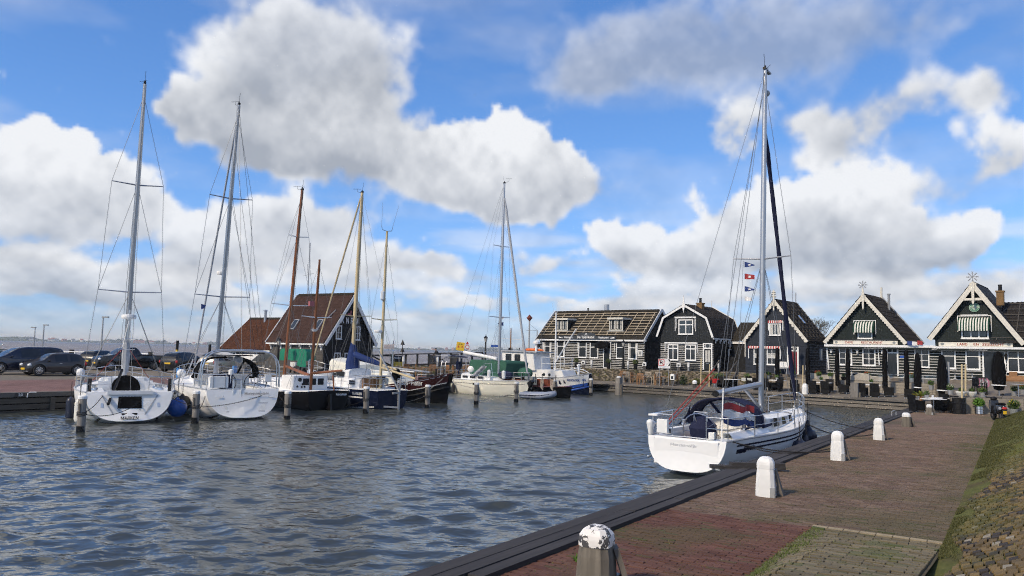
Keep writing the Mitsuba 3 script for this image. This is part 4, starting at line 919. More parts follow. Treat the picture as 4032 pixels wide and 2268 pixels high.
put('chimney', box(1.3, 1.7, 1.5, 1.9, 6.4, 7.45), BRICKC, t)
put('number_plaque', box(3.05, 3.13, -.05, -.03, 3.6, 3.95), IRON, t)

# ---- cafe with green boards
GW = ((.012, .05, .03), (.66, .65, .60))
t = thing('cafe_house', 'dark green gabled cafe with scalloped cream gable edge, left of the two cafes', 'house', frameat(14.04))
W, D = 5.35, 4.2
shell(t, W, D, 1.5, 4.4, [(W, 4.4), (2.7, 7.7), (0, 4.4)], PGREEN)
boards_v(t, [(.02, 4.2), (W - .02, 4.2), (W - .02, 4.4), (2.7, 7.6), (.02, 4.4)], -.03, .15, PGREEN, th=.02)
w1, w2, dr_ = (.84, 2.67, 1.80, 3.98), (2.5, 2.67, 3.42, 3.98), (4.12, 2.0, 4.93, 3.98)
boards_h(t, 0, W + 1.9, 1.9, 4.0, -.001, .185, (.007, .0115, .0115), LINE, holes=[w1, w2, dr_, (5.96, 2.66, 6.9, 3.98)])
window(t, 2.21, 4.62, 3.22, 5.2, y=-.05, cols=1, rows=(1,), fw=.08)
for w in (w1, w2): window(t, *w, cols=2, rows=(1.1, 1.1, .8), fw=.10, mw=.04)
put('link_wall', box(W, W + 1.9, .0, 3, 1.5, 4.0), PGREEN, t); window(t, 5.96, 2.66, 6.9, 3.98, cols=2, rows=(1, 1, .8), fw=.08)
awning(t, 2.01, 3.41, 5.9, .5, .75, 15, *GW, val=.08)
put('awning_frame', cat(*[bar([x, -.08, 5.95], [x, -.08, 4.95], .05, .05) for x in (1.96, 3.46)], bar([1.94, -.08, 5.97], [3.48, -.08, 5.97], .05, .05)), PWHITE, t)
k = put('sign_board', box(.5, 4.92, -.16, -.06, 4.23, 4.50), PCREAM, t)
wtext(k, 'CAFE', 1.62, 4.285, -.163, .155, LETR, bold=True, width=.6); wtext(k, 'RESTAURANT', 3.2, 4.285, -.163, .155, LETR, bold=True, width=1.5)
for x in (.72, 4.68): put('emblem', plate([(x + .11 * math.cos(a), 4.365 + .095 * math.sin(a)) for a in np.linspace(0, 6.28, 14)[:-1]], -.165, -.16), POTG, k)
put('sign_hood', box(.45, 4.97, -.24, -.05, 4.54, 4.60), PANTH, t)
put('canopy', cat(box(-.05, W + 2.0, -.55, -.04, 4.03, 4.19)), PWHITE, t)
put('canopy_valance', box(.05, W + 2.0, -.53, -.50, 3.90, 4.028), PGREEN, t); wtext(t, 'Kom, het is gewoon een hut thuis', 3.4, 3.93, -.535, .06, PWHITE)
k = put('door', box(4.22, 4.83, -.03, 0, 2.0, 3.6), DGLASS, t); put('frame', cat(box(4.12, 4.22, -.08, 0, 2.0, 3.98), box(4.83, 4.93, -.08, 0, 2.0, 3.98), box(4.22, 4.83, -.08, 0, 3.6, 3.7), box(4.5, 4.54, -.06, 0, 3.7, 3.98)), PWHITE, k)
put('blue_plate', box(5.02, 5.3, -.06, -.035, 3.29, 3.46), BLUEP, t)
put('downpipe', rod([5.42, -.09, 3.9], [5.42, -.09, 1.9], .04, 8), GALV, t); put('leaning_pole', bar([3.6, -.1, 3.9], [3.7, -.2, 2.75], .06, .06), PWHITE, t); put('corner_post', bar([.02, -.12, 3.95], [.15, -.12, 2.3], .08, .06), PWHITE, t)
for x in (.35, 2.2, 3.9): put('wall_lamp', cat(lathe([(.02, 3.85), (.13, 3.8), (.13, 3.78), (.08, 3.76), (.07, 3.55), (0, 3.55)], 10, x, -.2), box(x - .02, x + .02, -.2, -.03, 3.8, 3.84)), PWHITE, t)
bp = [(-.18, 4.38), (2.72, 7.92), (5.6, 4.36)]
barge(t, bp, .20, -.42, -.36, PCREAM, scallop=.2)
r = put('roof', cat(*[grid(np.array([[[a[0], -.4, a[1] - .04], [b[0], -.4, b[1] - .04]], [[a[0], D + .2, a[1] - .04], [b[0], D + .2, b[1] - .04]]])) for a, b in zip(bp[:-1], bp[1:])]), PTAR, t)
for a in (bp[0], bp[2]): put('tiles', tiles([a[0], -.38, a[1] + .02], [0, D + .55, 0], [bp[1][0] - a[0], 0, bp[1][1] - a[1]], .25, .42, step=.035), 'dark_tiles', r, kind='stuff')
put('rear_bargeboard', bar([bp[2][0], D + .22, bp[2][1] + .05], [bp[1][0], D + .22, bp[1][1] + .05], .06, .2), GREYC, t)
put('finial', plate([(2.66, 6.9), (2.72, 6.72), (2.78, 6.9), (2.80, 8.0), (2.75, 8.35), (2.69, 8.35), (2.64, 8.0)], -.5, -.43), PCREAM, t)
def star(root, x, z, y, r, mat):
    q = []
    for i in range(8):
        a = i * math.pi / 4; c, s_ = math.cos(a), math.sin(a); q.append(rod([x, y, z], [x + r * c, y, z + r * s_], .018, 4))
        for f_ in (.5, .8):
            for d in (-.5, .5): q.append(rod([x + r * f_ * c, y, z + r * f_ * s_], [x + r * (f_ * c + .28 * math.cos(a + d)), y, z + r * (f_ * s_ + .28 * math.sin(a + d))], .014, 4))
    return put('star_ornament', cat(*q), mat, root)
star(t, 2.72, 8.55, -.46, .30, GALV); put('rear_finial', rod([2.72, D + .2, 7.8], [2.72, D + .2, 8.75], .09, 6), PCREAM, t); put('flue', cat(rod([3.55, 3.2, 6.6], [3.55, 3.2, 8.1], .09, 8), lathe([(.13, 8.05), (.13, 8.15), (0, 8.15)], 8, 3.55, 3.2)), GALV, t)

# ---- the larger cafe at the right edge
t = thing('corner_cafe_house', 'tall dark green gabled cafe with round emblem under a plain cream gable edge', 'house', frameat(21.35))
W, D = 5.0, 5.6
shell(t, W, D, 1.5, 4.5, [(W, 4.5), (2.4, 8.3), (-.05, 4.75)], PGREEN)
boards_v(t, [(-.02, 4.2), (W - .02, 4.2), (W - .02, 4.5), (2.4, 8.2), (-.02, 4.75)], -.03, .15, PGREEN, th=.02)
w1, w2, dr_, w3 = (.31, 2.62, 1.2, 3.93), (1.76, 2.59, 2.64, 3.93), (2.74, 1.9, 4.08, 3.93), (4.13, 2.5, 5.4, 3.93)
boards_h(t, -.1, W + 3, 1.9, 4.0, -.001, .185, (.007, .0115, .0115), LINE, holes=[w1, w2, dr_, w3])
window(t, 1.56, 4.68, 3.16, 5.4, y=-.05, cols=3, rows=(1,), fw=.10, mw=.1)
for w in (w1, w2): window(t, *w, cols=1, rows=(2.3, 1), fw=.10, mw=.05)
window(t, *w3, cols=2, rows=(2, 1), fw=.1, mw=.07); window(t, 5.5, 2.5, 6.8, 3.93, cols=2, rows=(2, 1), fw=.1, mw=.07)
put('side_wing_wall', box(W, W + 9, .05, 4.5, 1.5, 4.4), PGREEN, t)
awning(t, 1.42, 3.26, 6.1, .55, .8, 23, *GW, val=.1)
put('awning_frame', cat(*[bar([x, -.08, 6.2], [x, -.08, 5.15], .05, .05) for x in (1.36, 3.32)], bar([1.34, -.08, 6.22], [3.34, -.08, 6.22], .05, .05), box(1.55, 3.15, -.1, -.04, 6.26, 6.31)), PWHITE, t)
k = put('sign_board', box(.2, 4.5, -.16, -.06, 4.16, 4.45), PCREAM, t)
for s_, x, w in (('LAND', 1.62, .62), ('EN', 2.43, .32), ('ZEEZICHT', 3.4, 1.25)): wtext(k, s_, x, 4.225, -.163, .155, LETR, bold=True, width=w)
for x in (.42, 4.28): put('emblem', plate([(x + .11 * math.cos(a), 4.305 + .1 * math.sin(a)) for a in np.linspace(0, 6.28, 14)[:-1]], -.165, -.16), POTG, k)
put('sign_hood', box(.15, 4.55, -.24, -.05, 4.49, 4.55), PANTH, t)
pm('emblem_green', (.02, .14, .07), .4); pm('emblem_pale', (.42, .52, .46), .5)
def oval(x, z, rx, rz, y0, y1): return plate([(x + rx * math.cos(a), z + rz * math.sin(a)) for a in np.linspace(0, 6.283, 33)[:-1]], y0, y1)
k = put('round_emblem', oval(2.37, 6.79, .32, .31, -.1, -.055), 'emblem_green', t, label='round green beer emblem on the gable')
put('ring', cat(plate(sg.Point(2.37, 6.79).buffer(.30).difference(sg.Point(2.37, 6.79).buffer(.28)), -.104, -.101), plate(sg.Point(2.37, 6.79).buffer(.22).difference(sg.Point(2.37, 6.79).buffer(.205)), -.104, -.101)), 'emblem_pale', k)
put('banner', cat(box(2.09, 2.65, -.108, -.101, 6.74, 6.85), plate([(2.25, 6.87), (2.49, 6.87), (2.43, 6.96), (2.31, 6.96)], -.105, -.101), plate([(2.25, 6.72), (2.49, 6.72), (2.43, 6.64), (2.31, 6.64)], -.105, -.101)), 'emblem_pale', k)
wtext(k, 'Heineken Bier', 2.37, 6.765, -.11, .055, IRON, bold=True, width=.5)
put('canopy', box(-.1, W + 9, -.55, -.04, 4.0, 4.14), PWHITE, t); put('canopy_valance', box(-.1, W + 9, -.53, -.50, 3.87, 3.998), PGREEN, t); wtext(t, 'Kom, het is gewoon een hut', 2.6, 3.9, -.535, .06, PWHITE); wtext(t, 'Zeezicht', -.0, 3.9, -.535, .06, PWHITE)
k = put('door', box(2.84, 3.98, -.03, 0, 1.9, 3.83), DGLASS, t); put('frame', cat(box(2.74, 2.84, -.08, 0, 1.9, 3.93), box(3.98, 4.08, -.08, 0, 1.9, 3.93), box(2.84, 3.98, -.08, 0, 3.83, 3.93)), PWHITE, k)
put('door_lantern', cat(lathe([(0, 3.75), (.13, 3.6), (.09, 3.58), (.06, 3.35), (0, 3.3)], 6, 4.1, -.2)), IRON, t)
bp = [(-.42, 4.68), (2.38, 8.52), (5.25, 4.40)]
barge(t, bp, .29, -.52, -.46, PCREAM)
put('gable_tie', cat(box(1.55, 3.2, -.5, -.461, 7.24, 7.40)), PCREAM, t); put('king_post', plate([(2.31, 7.1), (2.38, 6.95), (2.45, 7.1), (2.47, 8.45), (2.29, 8.45)], -.58, -.53), PCREAM, t)
r = put('roof', cat(*[grid(np.array([[[a[0], -.5, a[1] - .04], [b[0], -.5, b[1] - .04]], [[a[0], D + .2, a[1] - .04], [b[0], D + .2, b[1] - .04]]])) for a, b in zip(bp[:-1], bp[1:])]), PTAR, t)
put('tiles', tiles([bp[0][0], -.48, bp[0][1] + .02], [0, D + .6, 0], [bp[1][0] - bp[0][0], 0, bp[1][1] - bp[0][1]], .25, .4), 'dark_tiles', r, kind='stuff')
star(t, 2.38, 8.82, -.5, .34, GALV); chimney(t, 3.65, 1.6, 7.0, 7.9, .42, 1)
wz0, wz1 = 4.4, 7.3
rw = put('wing_roof', tiles([3.2, .0 - .3, wz0], [10, 0, 0], [0, 3.2, wz1 - wz0], .25, .36), 'dark_tiles', t, kind='stuff')
v_ = np.array([0, 3.2, wz1 - wz0]); n_ = np.array([0, -v_[2], v_[1]]) / np.linalg.norm(v_)
for x in np.arange(3.6, 9, 1.05): put('batten', bar(np.array([x, -.3, wz0]) + v_ * .05 + n_ * .08, np.array([x, -.3, wz0]) + v_ * .97 + n_ * .08, .04, .04), GREYW, t)
for w in np.linspace(.1, .93, 7): put('batten', bar(np.array([3.3, -.3, wz0]) + v_ * w + n_ * .11, np.array([12, -.3, wz0]) + v_ * w + n_ * .11, .04, .04), GREYW, t)
put('dormer', cat(box(5.35, 7.2, .3, 3, 4.95, 6.05)), PWHITE, t)
put('wing_wall_top', box(4.9, 14, .02, 3, 4.0, 4.39), PGREEN, t)

# ---- red roofs behind
for L, b, w, zr_, lab in ((20.6, 16, 7, 6.2, 'red roofed house with brick chimney pots between the two cafes, nearer one'), (26, 27, 8, 6.9, 'far red roofed house with a wide chimney stack behind the flag')):
    p = lb(L, b); t = thing('red_roof_house', lab, 'house', place(p[0], p[1], 0, math.atan2(DY, DX)), 'red roofs behind the cafes')
    put('wall', plate([(0, 1), (w, 1), (w, 4.2), (w / 2, zr_ - .1), (0, 4.2)], 0, 6), BRICKC, t)
    for a in (0, w): put('roof', tiles([a + (-.3 if a == 0 else .3), -.3, 4.0], [0, 6.6, 0], [w / 2 - a + (.3 if a == 0 else -.3), 0, zr_ - 4.0], .3, .4), REDROOF, t, kind='stuff')
    put('bargeboard', cat(bar([-.3, -.32, 4.0], [w / 2, -.32, zr_ + .1], .05, .25), bar([w + .3, -.32, 4.0], [w / 2, -.32, zr_ + .1], .05, .25)), PWHITE, t); chimney(t, w * .25, 2.5, 5, zr_ + .7, 1.1, 3)

# ---- the black lifeboat house with its lower wing
ga = math.radians(30); gd = np.array([math.sin(ga), math.cos(ga)]); KO = np.array([-14.5, 59.1])
t = thing('lifeboat_house', 'tall black gabled boathouse with brown pantiles and white KNRM letters', 'house', place(KO[0], KO[1], 0, math.atan2(gd[1], gd[0])))
W, D, ze, zr = 5.75, 5.8, 3.55, 7.2
shell(t, W, D, .6, ze, [(W, ze), (2.95, zr), (0, ze)], PTAR)
boards_v(t, [(.02, 2.9), (W - .02, 2.9), (W - .02, ze), (2.95, zr - .05), (.02, ze)], -.03, .17, PTAR)
for z in np.arange(.9, 2.85, .2): put('board', box(.01, W - .01, -.04, -.004, z, z + .19), PTAR, t)
cr = [(1.2, 3.75, 1.86, 4.85), (3.35, 3.72, 4.05, 4.85), (1.12, 1.6, 1.85, 2.68), (2.3, 1.6, 3.0, 2.68)]
for w in cr: window(t, *w, y=-.055, cols=2, rows=(1, 1), fw=.075, mw=.035)
window(t, 3.5, 2.05, 3.95, 2.68, y=-.055, cols=1, rows=(1,), fw=.09)
for s_, x in zip('KNRM', (1.95, 2.50, 3.05, 3.6)): wtext(t, s_, x, 5.05, -.06, .46, PWHITE, bold=True, width=.36, name='letter')
put('emblem', cat(plate([(2.45, 5.72), (2.95, 5.78), (2.9, 5.9), (2.5, 5.86)], -.08, -.05), plate([(2.75, 5.9), (3.0, 5.95), (2.95, 6.1), (2.8, 6.08)], -.08, -.05)), LIFEO, t)
bp = [(-.28, 3.35), (2.95, 7.42), (W + .28, 3.35)]
barge(t, bp, .26, -.34, -.28); put('finial', plate([(2.88, 5.9), (2.95, 5.8), (3.02, 5.9), (3.02, 7.2), (2.88, 7.2)], -.40, -.345), PWHITE, t)
r = put('roof', cat(*[grid(np.array([[[a[0], -.3, a[1] - .05], [b[0], -.3, b[1] - .05]], [[a[0], D + .2, a[1] - .05], [b[0], D + .2, b[1] - .05]]])) for a, b in zip(bp[:-1], bp[1:])]), PTAR, t)
pm('brown_tiles', (.085, .046, .036), .8, var=.5); pm('orange_tiles', (.13, .056, .03), .8, var=.55)
for a in (bp[0], bp[2]): put('tiles', tiles([a[0], -.28, a[1] + .03], [0, D + .55, 0], [bp[1][0] - a[0], 0, bp[1][1] - a[1]], .21, .36, amp=.045, step=.035), 'brown_tiles', r, kind='stuff')
put('ridge_tiles', cat(*[tube([[2.95, y, 7.42], [2.95, y + .40, 7.44]], .13, 8) for y in np.arange(-.28, D, .385)]), 'mossy_tiles', r)
put('rear_bargeboard', bar([bp[0][0], D + .28, bp[0][1]], [bp[1][0], D + .28, bp[1][1]], .05, .24), PWHITE, t)
LS = lambda m: xf(m, np.array([[0, 1, 0, 0], [-1, 0, 0, D], [0, 0, 1, 0], [0, 0, 0, 1.0]]))      # front coordinates -> left (water-facing) side, x from the far end
for z in np.arange(.9, 3.3, .2): put('side_board', LS(box(.01, D - .01, -.04, -.004, z, z + .19)), GREYW, t)
put('eave_board', LS(box(-.2, D + .3, -.36, -.29, 3.24, 3.36)), PWHITE, t)
for x in np.linspace(.12, D - .2, 6): put('eave_bracket', LS(cat(box(x, x + .1, -.27, -.04, 3.1, 3.24), box(x, x + .1, -.14, -.04, 2.85, 3.1))), PWHITE, t)
sl = np.array([bp[1][0] - bp[0][0], 0, bp[1][1] - bp[0][1]]); sn = np.array([-sl[2], 0, sl[0]]) / np.linalg.norm(sl)
for y in (1.45, 4.1):
    a, b = np.array([bp[0][0], y, bp[0][1]]) + sl * .26 + sn * .1, np.array([bp[0][0], y, bp[0][1]]) + sl * .46 + sn * .1
    k = put('skylight', bar(a, b, .55, .1), GREYC, t); put('pane', bar(a + sl * .015 + sn * .055, b - sl * .015 + sn * .055, .42, .012), PANE, k)
put('ladder_rail', bar(np.array([bp[0][0], .9, bp[0][1]]) + sl * .48 + sn * .12, np.array([bp[0][0], .55, bp[0][1]]) + sl * .66 + sn * .12, .1, .05), GALV, t)
put('radio_mast', cat(rod([2.95, 4.9, 7.2], [2.95, 4.9, 11.9], .045, 6), bar([2.95, 4.3, 9.3], [2.95, 5.5, 9.1], .03, .03), bar([2.95, 4.9, 8.6], [2.95, 5.1, 10.1], .03, .03)), GALV, t)
t2 = thing('boathouse_wing', 'low rust-red tiled shed with grey boards left of the black boathouse', 'house', place(KO[0], KO[1], 0, math.atan2(gd[1], gd[0])))
y0, y1 = D + .05, D + 6.0
put('wall', xf(plate([(.35, .6), (6.2, .6), (6.2, 2.9), (3.2, 5.25), (.35, 2.9)], y0, y1), np.eye(4)), GREYW, t2)
LS2 = lambda m: xf(m, np.array([[0, 1, 0, .35], [-1, 0, 0, y1], [0, 0, 1, 0], [0, 0, 0, 1.0]]))
for z in np.arange(.9, 2.7, .2): put('side_board', LS2(box(.01, y1 - y0, -.035, -.004, z, z + .19)), GREYW, t2)
a0, a1 = (.02, 2.72), (3.2, 5.42)
r = put('roof', cat(grid(np.array([[[a0[0], y0, a0[1] - .05], [a1[0], y0, a1[1] - .05]], [[a0[0], y1 + .2, a0[1] - .05], [a1[0], y1 + .2, a1[1] - .05]]]))), PTAR, t2)
put('tiles', tiles([a0[0], y0, a0[1] + .03], [0, y1 - y0 + .2, 0], [a1[0] - a0[0], 0, a1[1] - a0[1]], .21, .36, amp=.045, step=.035), 'orange_tiles', r, kind='stuff')
put('ridge_tiles', cat(*[tube([[3.2, y, 5.44], [3.2, y + .40, 5.46]], .13, 8) for y in np.arange(y0, y1, .385)]), 'mossy_tiles', r)
put('rear_slope', tiles([6.4, y0, 2.75], [0, y1 - y0 + .2, 0], [-3.2, 0, 2.67], .21, .36), 'orange_tiles', r, kind='stuff')
put('bargeboard', bar([a0[0], y1 + .24, a0[1]], [a1[0], y1 + .24, a1[1]], .05, .22), PWHITE, t2)
put('eave_board', LS2(box(-.2, y1 - y0, -.42, -.34, 2.60, 2.72)), PWHITE, t2)
for x in np.linspace(.6, y1 - y0 - .6, 4): put('eave_bracket', LS2(cat(box(x, x + .1, -.3, -.035, 2.46, 2.6), box(x, x + .1, -.14, -.035, 2.22, 2.46))), PWHITE, t2)
for x in (.5, 3.05): window(t2, x, 1.75, x + 1.1, 2.55, y=-.04, cols=3, rows=(1,), fw=.08, mw=.04, side=LS2)
put('flue', cat(rod([2.9, y1 - 2.0, 5], [2.9, y1 - 2.0, 6.1], .12, 10), lathe([(.2, 6.12), (.2, 6.17), (0, 6.25)], 10, 2.9, y1 - 2.0)), ALU, t2)

# ---- black shed at the left edge
t = thing('black_shed', 'black shed with red roof and white trim at the left edge, behind the cars', 'shed', place(-51.0, 62.0, .3, math.radians(38)))
shell(t, 7.6, 5, .2, 2.4, [(7.6, 2.55), (3.8, 4.5), (0, 2.55)], PTAR)
put('roof', cat(*[tiles([a, -.4, 2.35], [0, 5.8, 0], [3.8 - a, 0, 2.25], .25, .38) for a in (-.5, 8.1)]), REDROOF, t, kind='stuff'); barge(t, [(-.5, 2.45), (3.8, 4.72), (8.1, 2.45)], .2, -.46, -.41)
# ================================================================ boats
# local frame: x from stern to bow, y to port, z up from the water
class Hull:
    def __init__(s, L, B, bow, mid, stern, tr=.75, draft=.35, zst=.12, rake=.8, strake=.0, xm=.42, full=.62, fine=.8, vz=1.0):
        s.L, s.B, s.bow, s.mid, s.stern, s.tr, s.draft, s.zst, s.rake, s.strake, s.xm, s.full, s.fine, s.vz = L, B, bow, mid, stern, tr, draft, zst, rake, strake, xm, full, fine, vz
    def b(s, t):
        t = np.asarray(t, float); a = s.tr + (1 - s.tr) * np.sin(np.clip(t / s.xm, 0, 1) * np.pi / 2); c = np.cos(np.clip((t - s.xm) / (1 - s.xm), 0, 1) * np.pi / 2) ** s.fine
        return s.B / 2 * np.where(t < s.xm, a, c)
    def h(s, t):
        t = np.asarray(t, float); return s.mid + np.where(t > .4, (s.bow - s.mid) * ((t - .4) / .6) ** 2, (s.stern - s.mid) * ((.4 - t) / .4) ** 2)
    def zk(s, t):
        t = np.asarray(t, float); return np.where(t < .35, s.zst + (-s.draft - s.zst) * np.sin(np.clip(t / .35, 0, 1) * np.pi / 2), -s.draft * (1 - np.clip((t - .75) / .25, 0, 1) ** 2 * .2))
    def S(s, t, q, side=1, out=0.0):
        """a point of the skin: t stern to bow, q 0 at the sheer, 1 at the keel"""
        t, q = np.broadcast_arrays(np.asarray(t, float), np.asarray(q, float))
        a = q * np.pi / 2; h, zk = s.h(t), s.zk(t)
        vb = np.clip((t - .6) / .4, 0, 1)
        y = (s.b(t) + out) * (np.cos(a) ** s.full * (1 - vb) + (1 - q) ** 1.15 * vb)
        w = np.sin(a) ** s.vz
        z = h + (zk - h) * (w * (1 - vb) + q * vb)
        x = s.L * t - s.rake * q * np.clip((t - .55) / .45, 0, 1) ** 2 + s.strake * q * np.clip((.25 - t) / .25, 0, 1)
        return np.stack([x, side * y, z], -1)
    def q_at(s, t, z):
        q = np.linspace(0, 1, 200); return np.array([np.interp(-zz, -s.S(tt, q)[:, 2], q) for tt, zz in zip(np.atleast_1d(t), np.atleast_1d(z))])
    def skin(s, n=28, m=12, q0=0, q1=1):
        t = np.linspace(0, 1, n)[:, None]; q = np.linspace(q0, q1, m)[None]
        return cat(grid(s.S(t, q, 1)), flip(grid(s.S(t, q, -1))))
    def transom(s, m=12, dx=-.002):
        q = np.linspace(0, 1, m); P = np.vstack([s.S(0, q, 1), s.S(0, q[::-1][1:], -1)]); P[:, 0] += dx
        c = P.mean(0); return np.vstack([P, c]), np.array([[i, i + 1, len(P)] for i in range(len(P) - 1)] + [[len(P) - 1, 0, len(P)]])
    def deck(s, well=None, n=30, camber=.06, drop=.03, ts=None):
        """well: (t0, t1, half width)"""
        ts = np.linspace(0, 1, n); f = np.array([-1, -.85, -.5, 0, .5, .85, 1.0]); ms = []
        def P(t, y): b = max(s.b(t), 1e-3); return [s.L * t, y, s.h(t) - drop + camber * (1 - (y / b) ** 2)]
        if well: ts = np.unique(np.r_[ts, well[0], well[1]])
        for a, b in zip(ts[:-1], ts[1:]):
            w = well[2] if well and well[0] - 1e-6 <= a and b <= well[1] + 1e-6 else 0
            if w:
                for sg_ in (1, -1): ms.append(grid(np.array([[P(t, sg_ * y) for y in (w, (w + s.b(t)) / 2, s.b(t))] for t in (a, b)])))
            else: ms.append(grid(np.array([[P(t, y * s.b(t)) for y in f] for t in (a, b)])))
        return cat(*ms)
    def rail(s, q=0, r=.03, t0=0, t1=1, n=26, dz=0.0, out=0.0):
        t = np.linspace(t0, t1, n); return cat(*[tube(s.S(t, q, sd, out) + [0, 0, dz], r, 5) for sd in (1, -1)])
    def stripe(s, z0, z1, t0=.01, t1=.985, sides=(1, -1), n=24, rel=True):
        t = np.linspace(t0, t1, n); ms = []
        ha = s.h(t) if rel else 0
        qa, qb = s.q_at(t, ha + z0), s.q_at(t, ha + z1)
        for sd in sides: ms.append(grid(np.stack([s.S(t, qa, sd, .008), s.S(t, qb, sd, .008)], 1)))
        return both(cat(*ms))
    def text(s, root, txt, t, z, hgt, mat, side, width=None, bold=False):
        """lettering on the side, reading bow-wards or stern-wards as seen from outside"""
        q = s.q_at(t, z)[0]; p, p2 = s.S(t, q, side, .015), s.S(t + .02, s.q_at(t + .02, z)[0], side, .015)
        ex = (p2 - p); ex[2] *= .3; ex /= np.linalg.norm(ex); ex = ex if side < 0 else -ex
        dn = s.S(t, min(q + .08, 1), side, .015) - p; ez = -dn / np.linalg.norm(dn); ez -= ex * (ez @ ex); ez /= np.linalg.norm(ez); ey = np.cross(ez, ex)
        v, f = letters(txt, hgt, width, bold); v = v - [v[:, 0].max() / 2, 0, 0]
        return put('lettering', (p + v[:, :1] * ex + v[:, 1:2] * ez - v[:, 2:3] * ey * 1.0, f), mat, root)
def boat(name, label, cat_, stern, head, group=None):
    """head: degrees to the left (+) of straight away from the camera side (north)"""
    a = math.radians(90 + head); return thing(name, label, cat_, place(stern[0], stern[1], 0, a), group)
def W2(root, p): return (PLACE[root] @ np.r_[p, 1.0])[:3]
def bottom(root, H, mat_line=BLACKH, z=.16, thick=True):
    t = np.linspace(0.0, 1, 40)
    return put('boot_stripe', H.stripe(-.12, z, .02, .99, rel=False), mat_line, root)
def cabin(root, x0, x1, w0, w1, z0f, h0, h1, mat=WHITE, n=9, name='coachroof', round_=.25):
    xs = np.linspace(x0, x1, n); P = []
    for i, x in enumerate(xs):
        u = i / (n - 1); w = (w0 + (w1 - w0) * u ** 1.5) / 2; h = (h0 + (h1 - h0) * u); z = z0f(x)
        e = 1 if 0 < i < n - 1 else (.92 if i == 0 else .75); hh = h * (1 if i < n - 1 else .15)
        P.append([[x, -w * e, z - .05], [x, -w * e * .93, z + hh * .8], [x, -w * e * .8, z + hh * .97], [x, 0, z + hh * 1.06], [x, w * e * .8, z + hh * .97], [x, w * e * .93, z + hh * .8], [x, w * e, z - .05]])
    P = np.array(P); k0 = P[0]; caps = (np.vstack([k0, k0.mean(0)]), np.array([[i, i + 1, 7] for i in range(6)] + [[6, 0, 7]]))
    return put(name, cat(grid(P), both(caps)), mat, root, smooth=35)
def rig(root, x, z0, z1, H, mat=ALU, r=.075, spread=(), fore=None, back=None, chain=None, rake=0.0, lean=0.0, jib=None, wires=True, thin=.009, foot=True, top=True, name='mast', ybias=0):
    """mast with spreaders, shrouds, stays; spread: (height, half width)"""
    def at(z): u = (z - z0) / (z1 - z0); return np.array([x - rake * u, lean * u, z])
    zs = np.linspace(z0, z1, 8)
    put(name, xf(tube([at(z) for z in zs], [r] * 5 + [r * .95, r * .85, r * .7], 10), np.eye(4)), mat, root, smooth=40)
    ends = []
    for z, w in spread:
        for sd in (1, -1):
            e = at(z) + [-.12, sd * w, .05]; put('spreader', tube([at(z), e], [.035, .022], 6), mat if mat != VARN else PWHITE, root); ends.append((z, sd, e))
    wr = []
    if chain:
        for sd in (1, -1):
            c = np.array([chain[0], sd * chain[1], chain[2]]); es = [e for z, s_, e in ends if s_ == sd]
            pts = [c] + es + [at(z1 - (z1 - z0) * .04)]
            put('shroud', cat(*[rod(a, b, thin, 4) for a, b in zip(pts[:-1], pts[1:])]), WIRE, root)
            lows = [at(z) for z, _ in spread] or [at(z1 * .7)]
            put('lower_shroud', cat(*[rod(a, b, thin, 4) for a, b in zip([c + [-.25, 0, 0]] + es[:-1], lows)], rod(c + [.4, 0, 0], lows[0], thin, 4)), WIRE, root)
    if fore is not None: put('forestay', rod(fore, at(z1 - (z1 - z0) * (.03 if jib is None else .16)), thin, 4), WIRE, root)
    if jib is not None:
        a, b = np.array(fore, float), at(z1 - (z1 - z0) * jib[1]); p = [a + (b - a) * u for u in np.linspace(.03, .97, 14)]
        put('furled_jib', tube(p, [.05] + [jib[2] * (1 + .12 * math.sin(i * 2.4)) for i in range(12)] + [.04], 8), jib[0], root, smooth=True)
    if back is not None:
        for i, b in enumerate(back): put('backstay', rod(b, at(z1), thin, 4), WIRE, root)
    if top:
        p = at(z1); put('masthead_gear', cat(cbox(p[0], p[1], p[2] + .04, .22, .09, .08), rod(p, p + [-.12, 0, .55], .008, 4), rod(p + [.1, 0, 0], p + [.45, .05, .12], .008, 4), rod(p + [.45, .05, .12], p + [.45, .05, .25], .008, 4), rod(p + [.3, -.1, .27], p + [.62, .2, .27], .008, 4), rod(p, p + [0, 0, .16], .035, 6)), IRON, root)
    return at
def halyards(root, at, z0, z1, xs, n=2):
    for i in range(n): put('halyard', rod(at(z1) + [-.06, .05 * (i - 1), -.2], at(z0) + [-.25 - .1 * i, .12 * (-1) ** i, .3], .006, 4), WIRE, root)
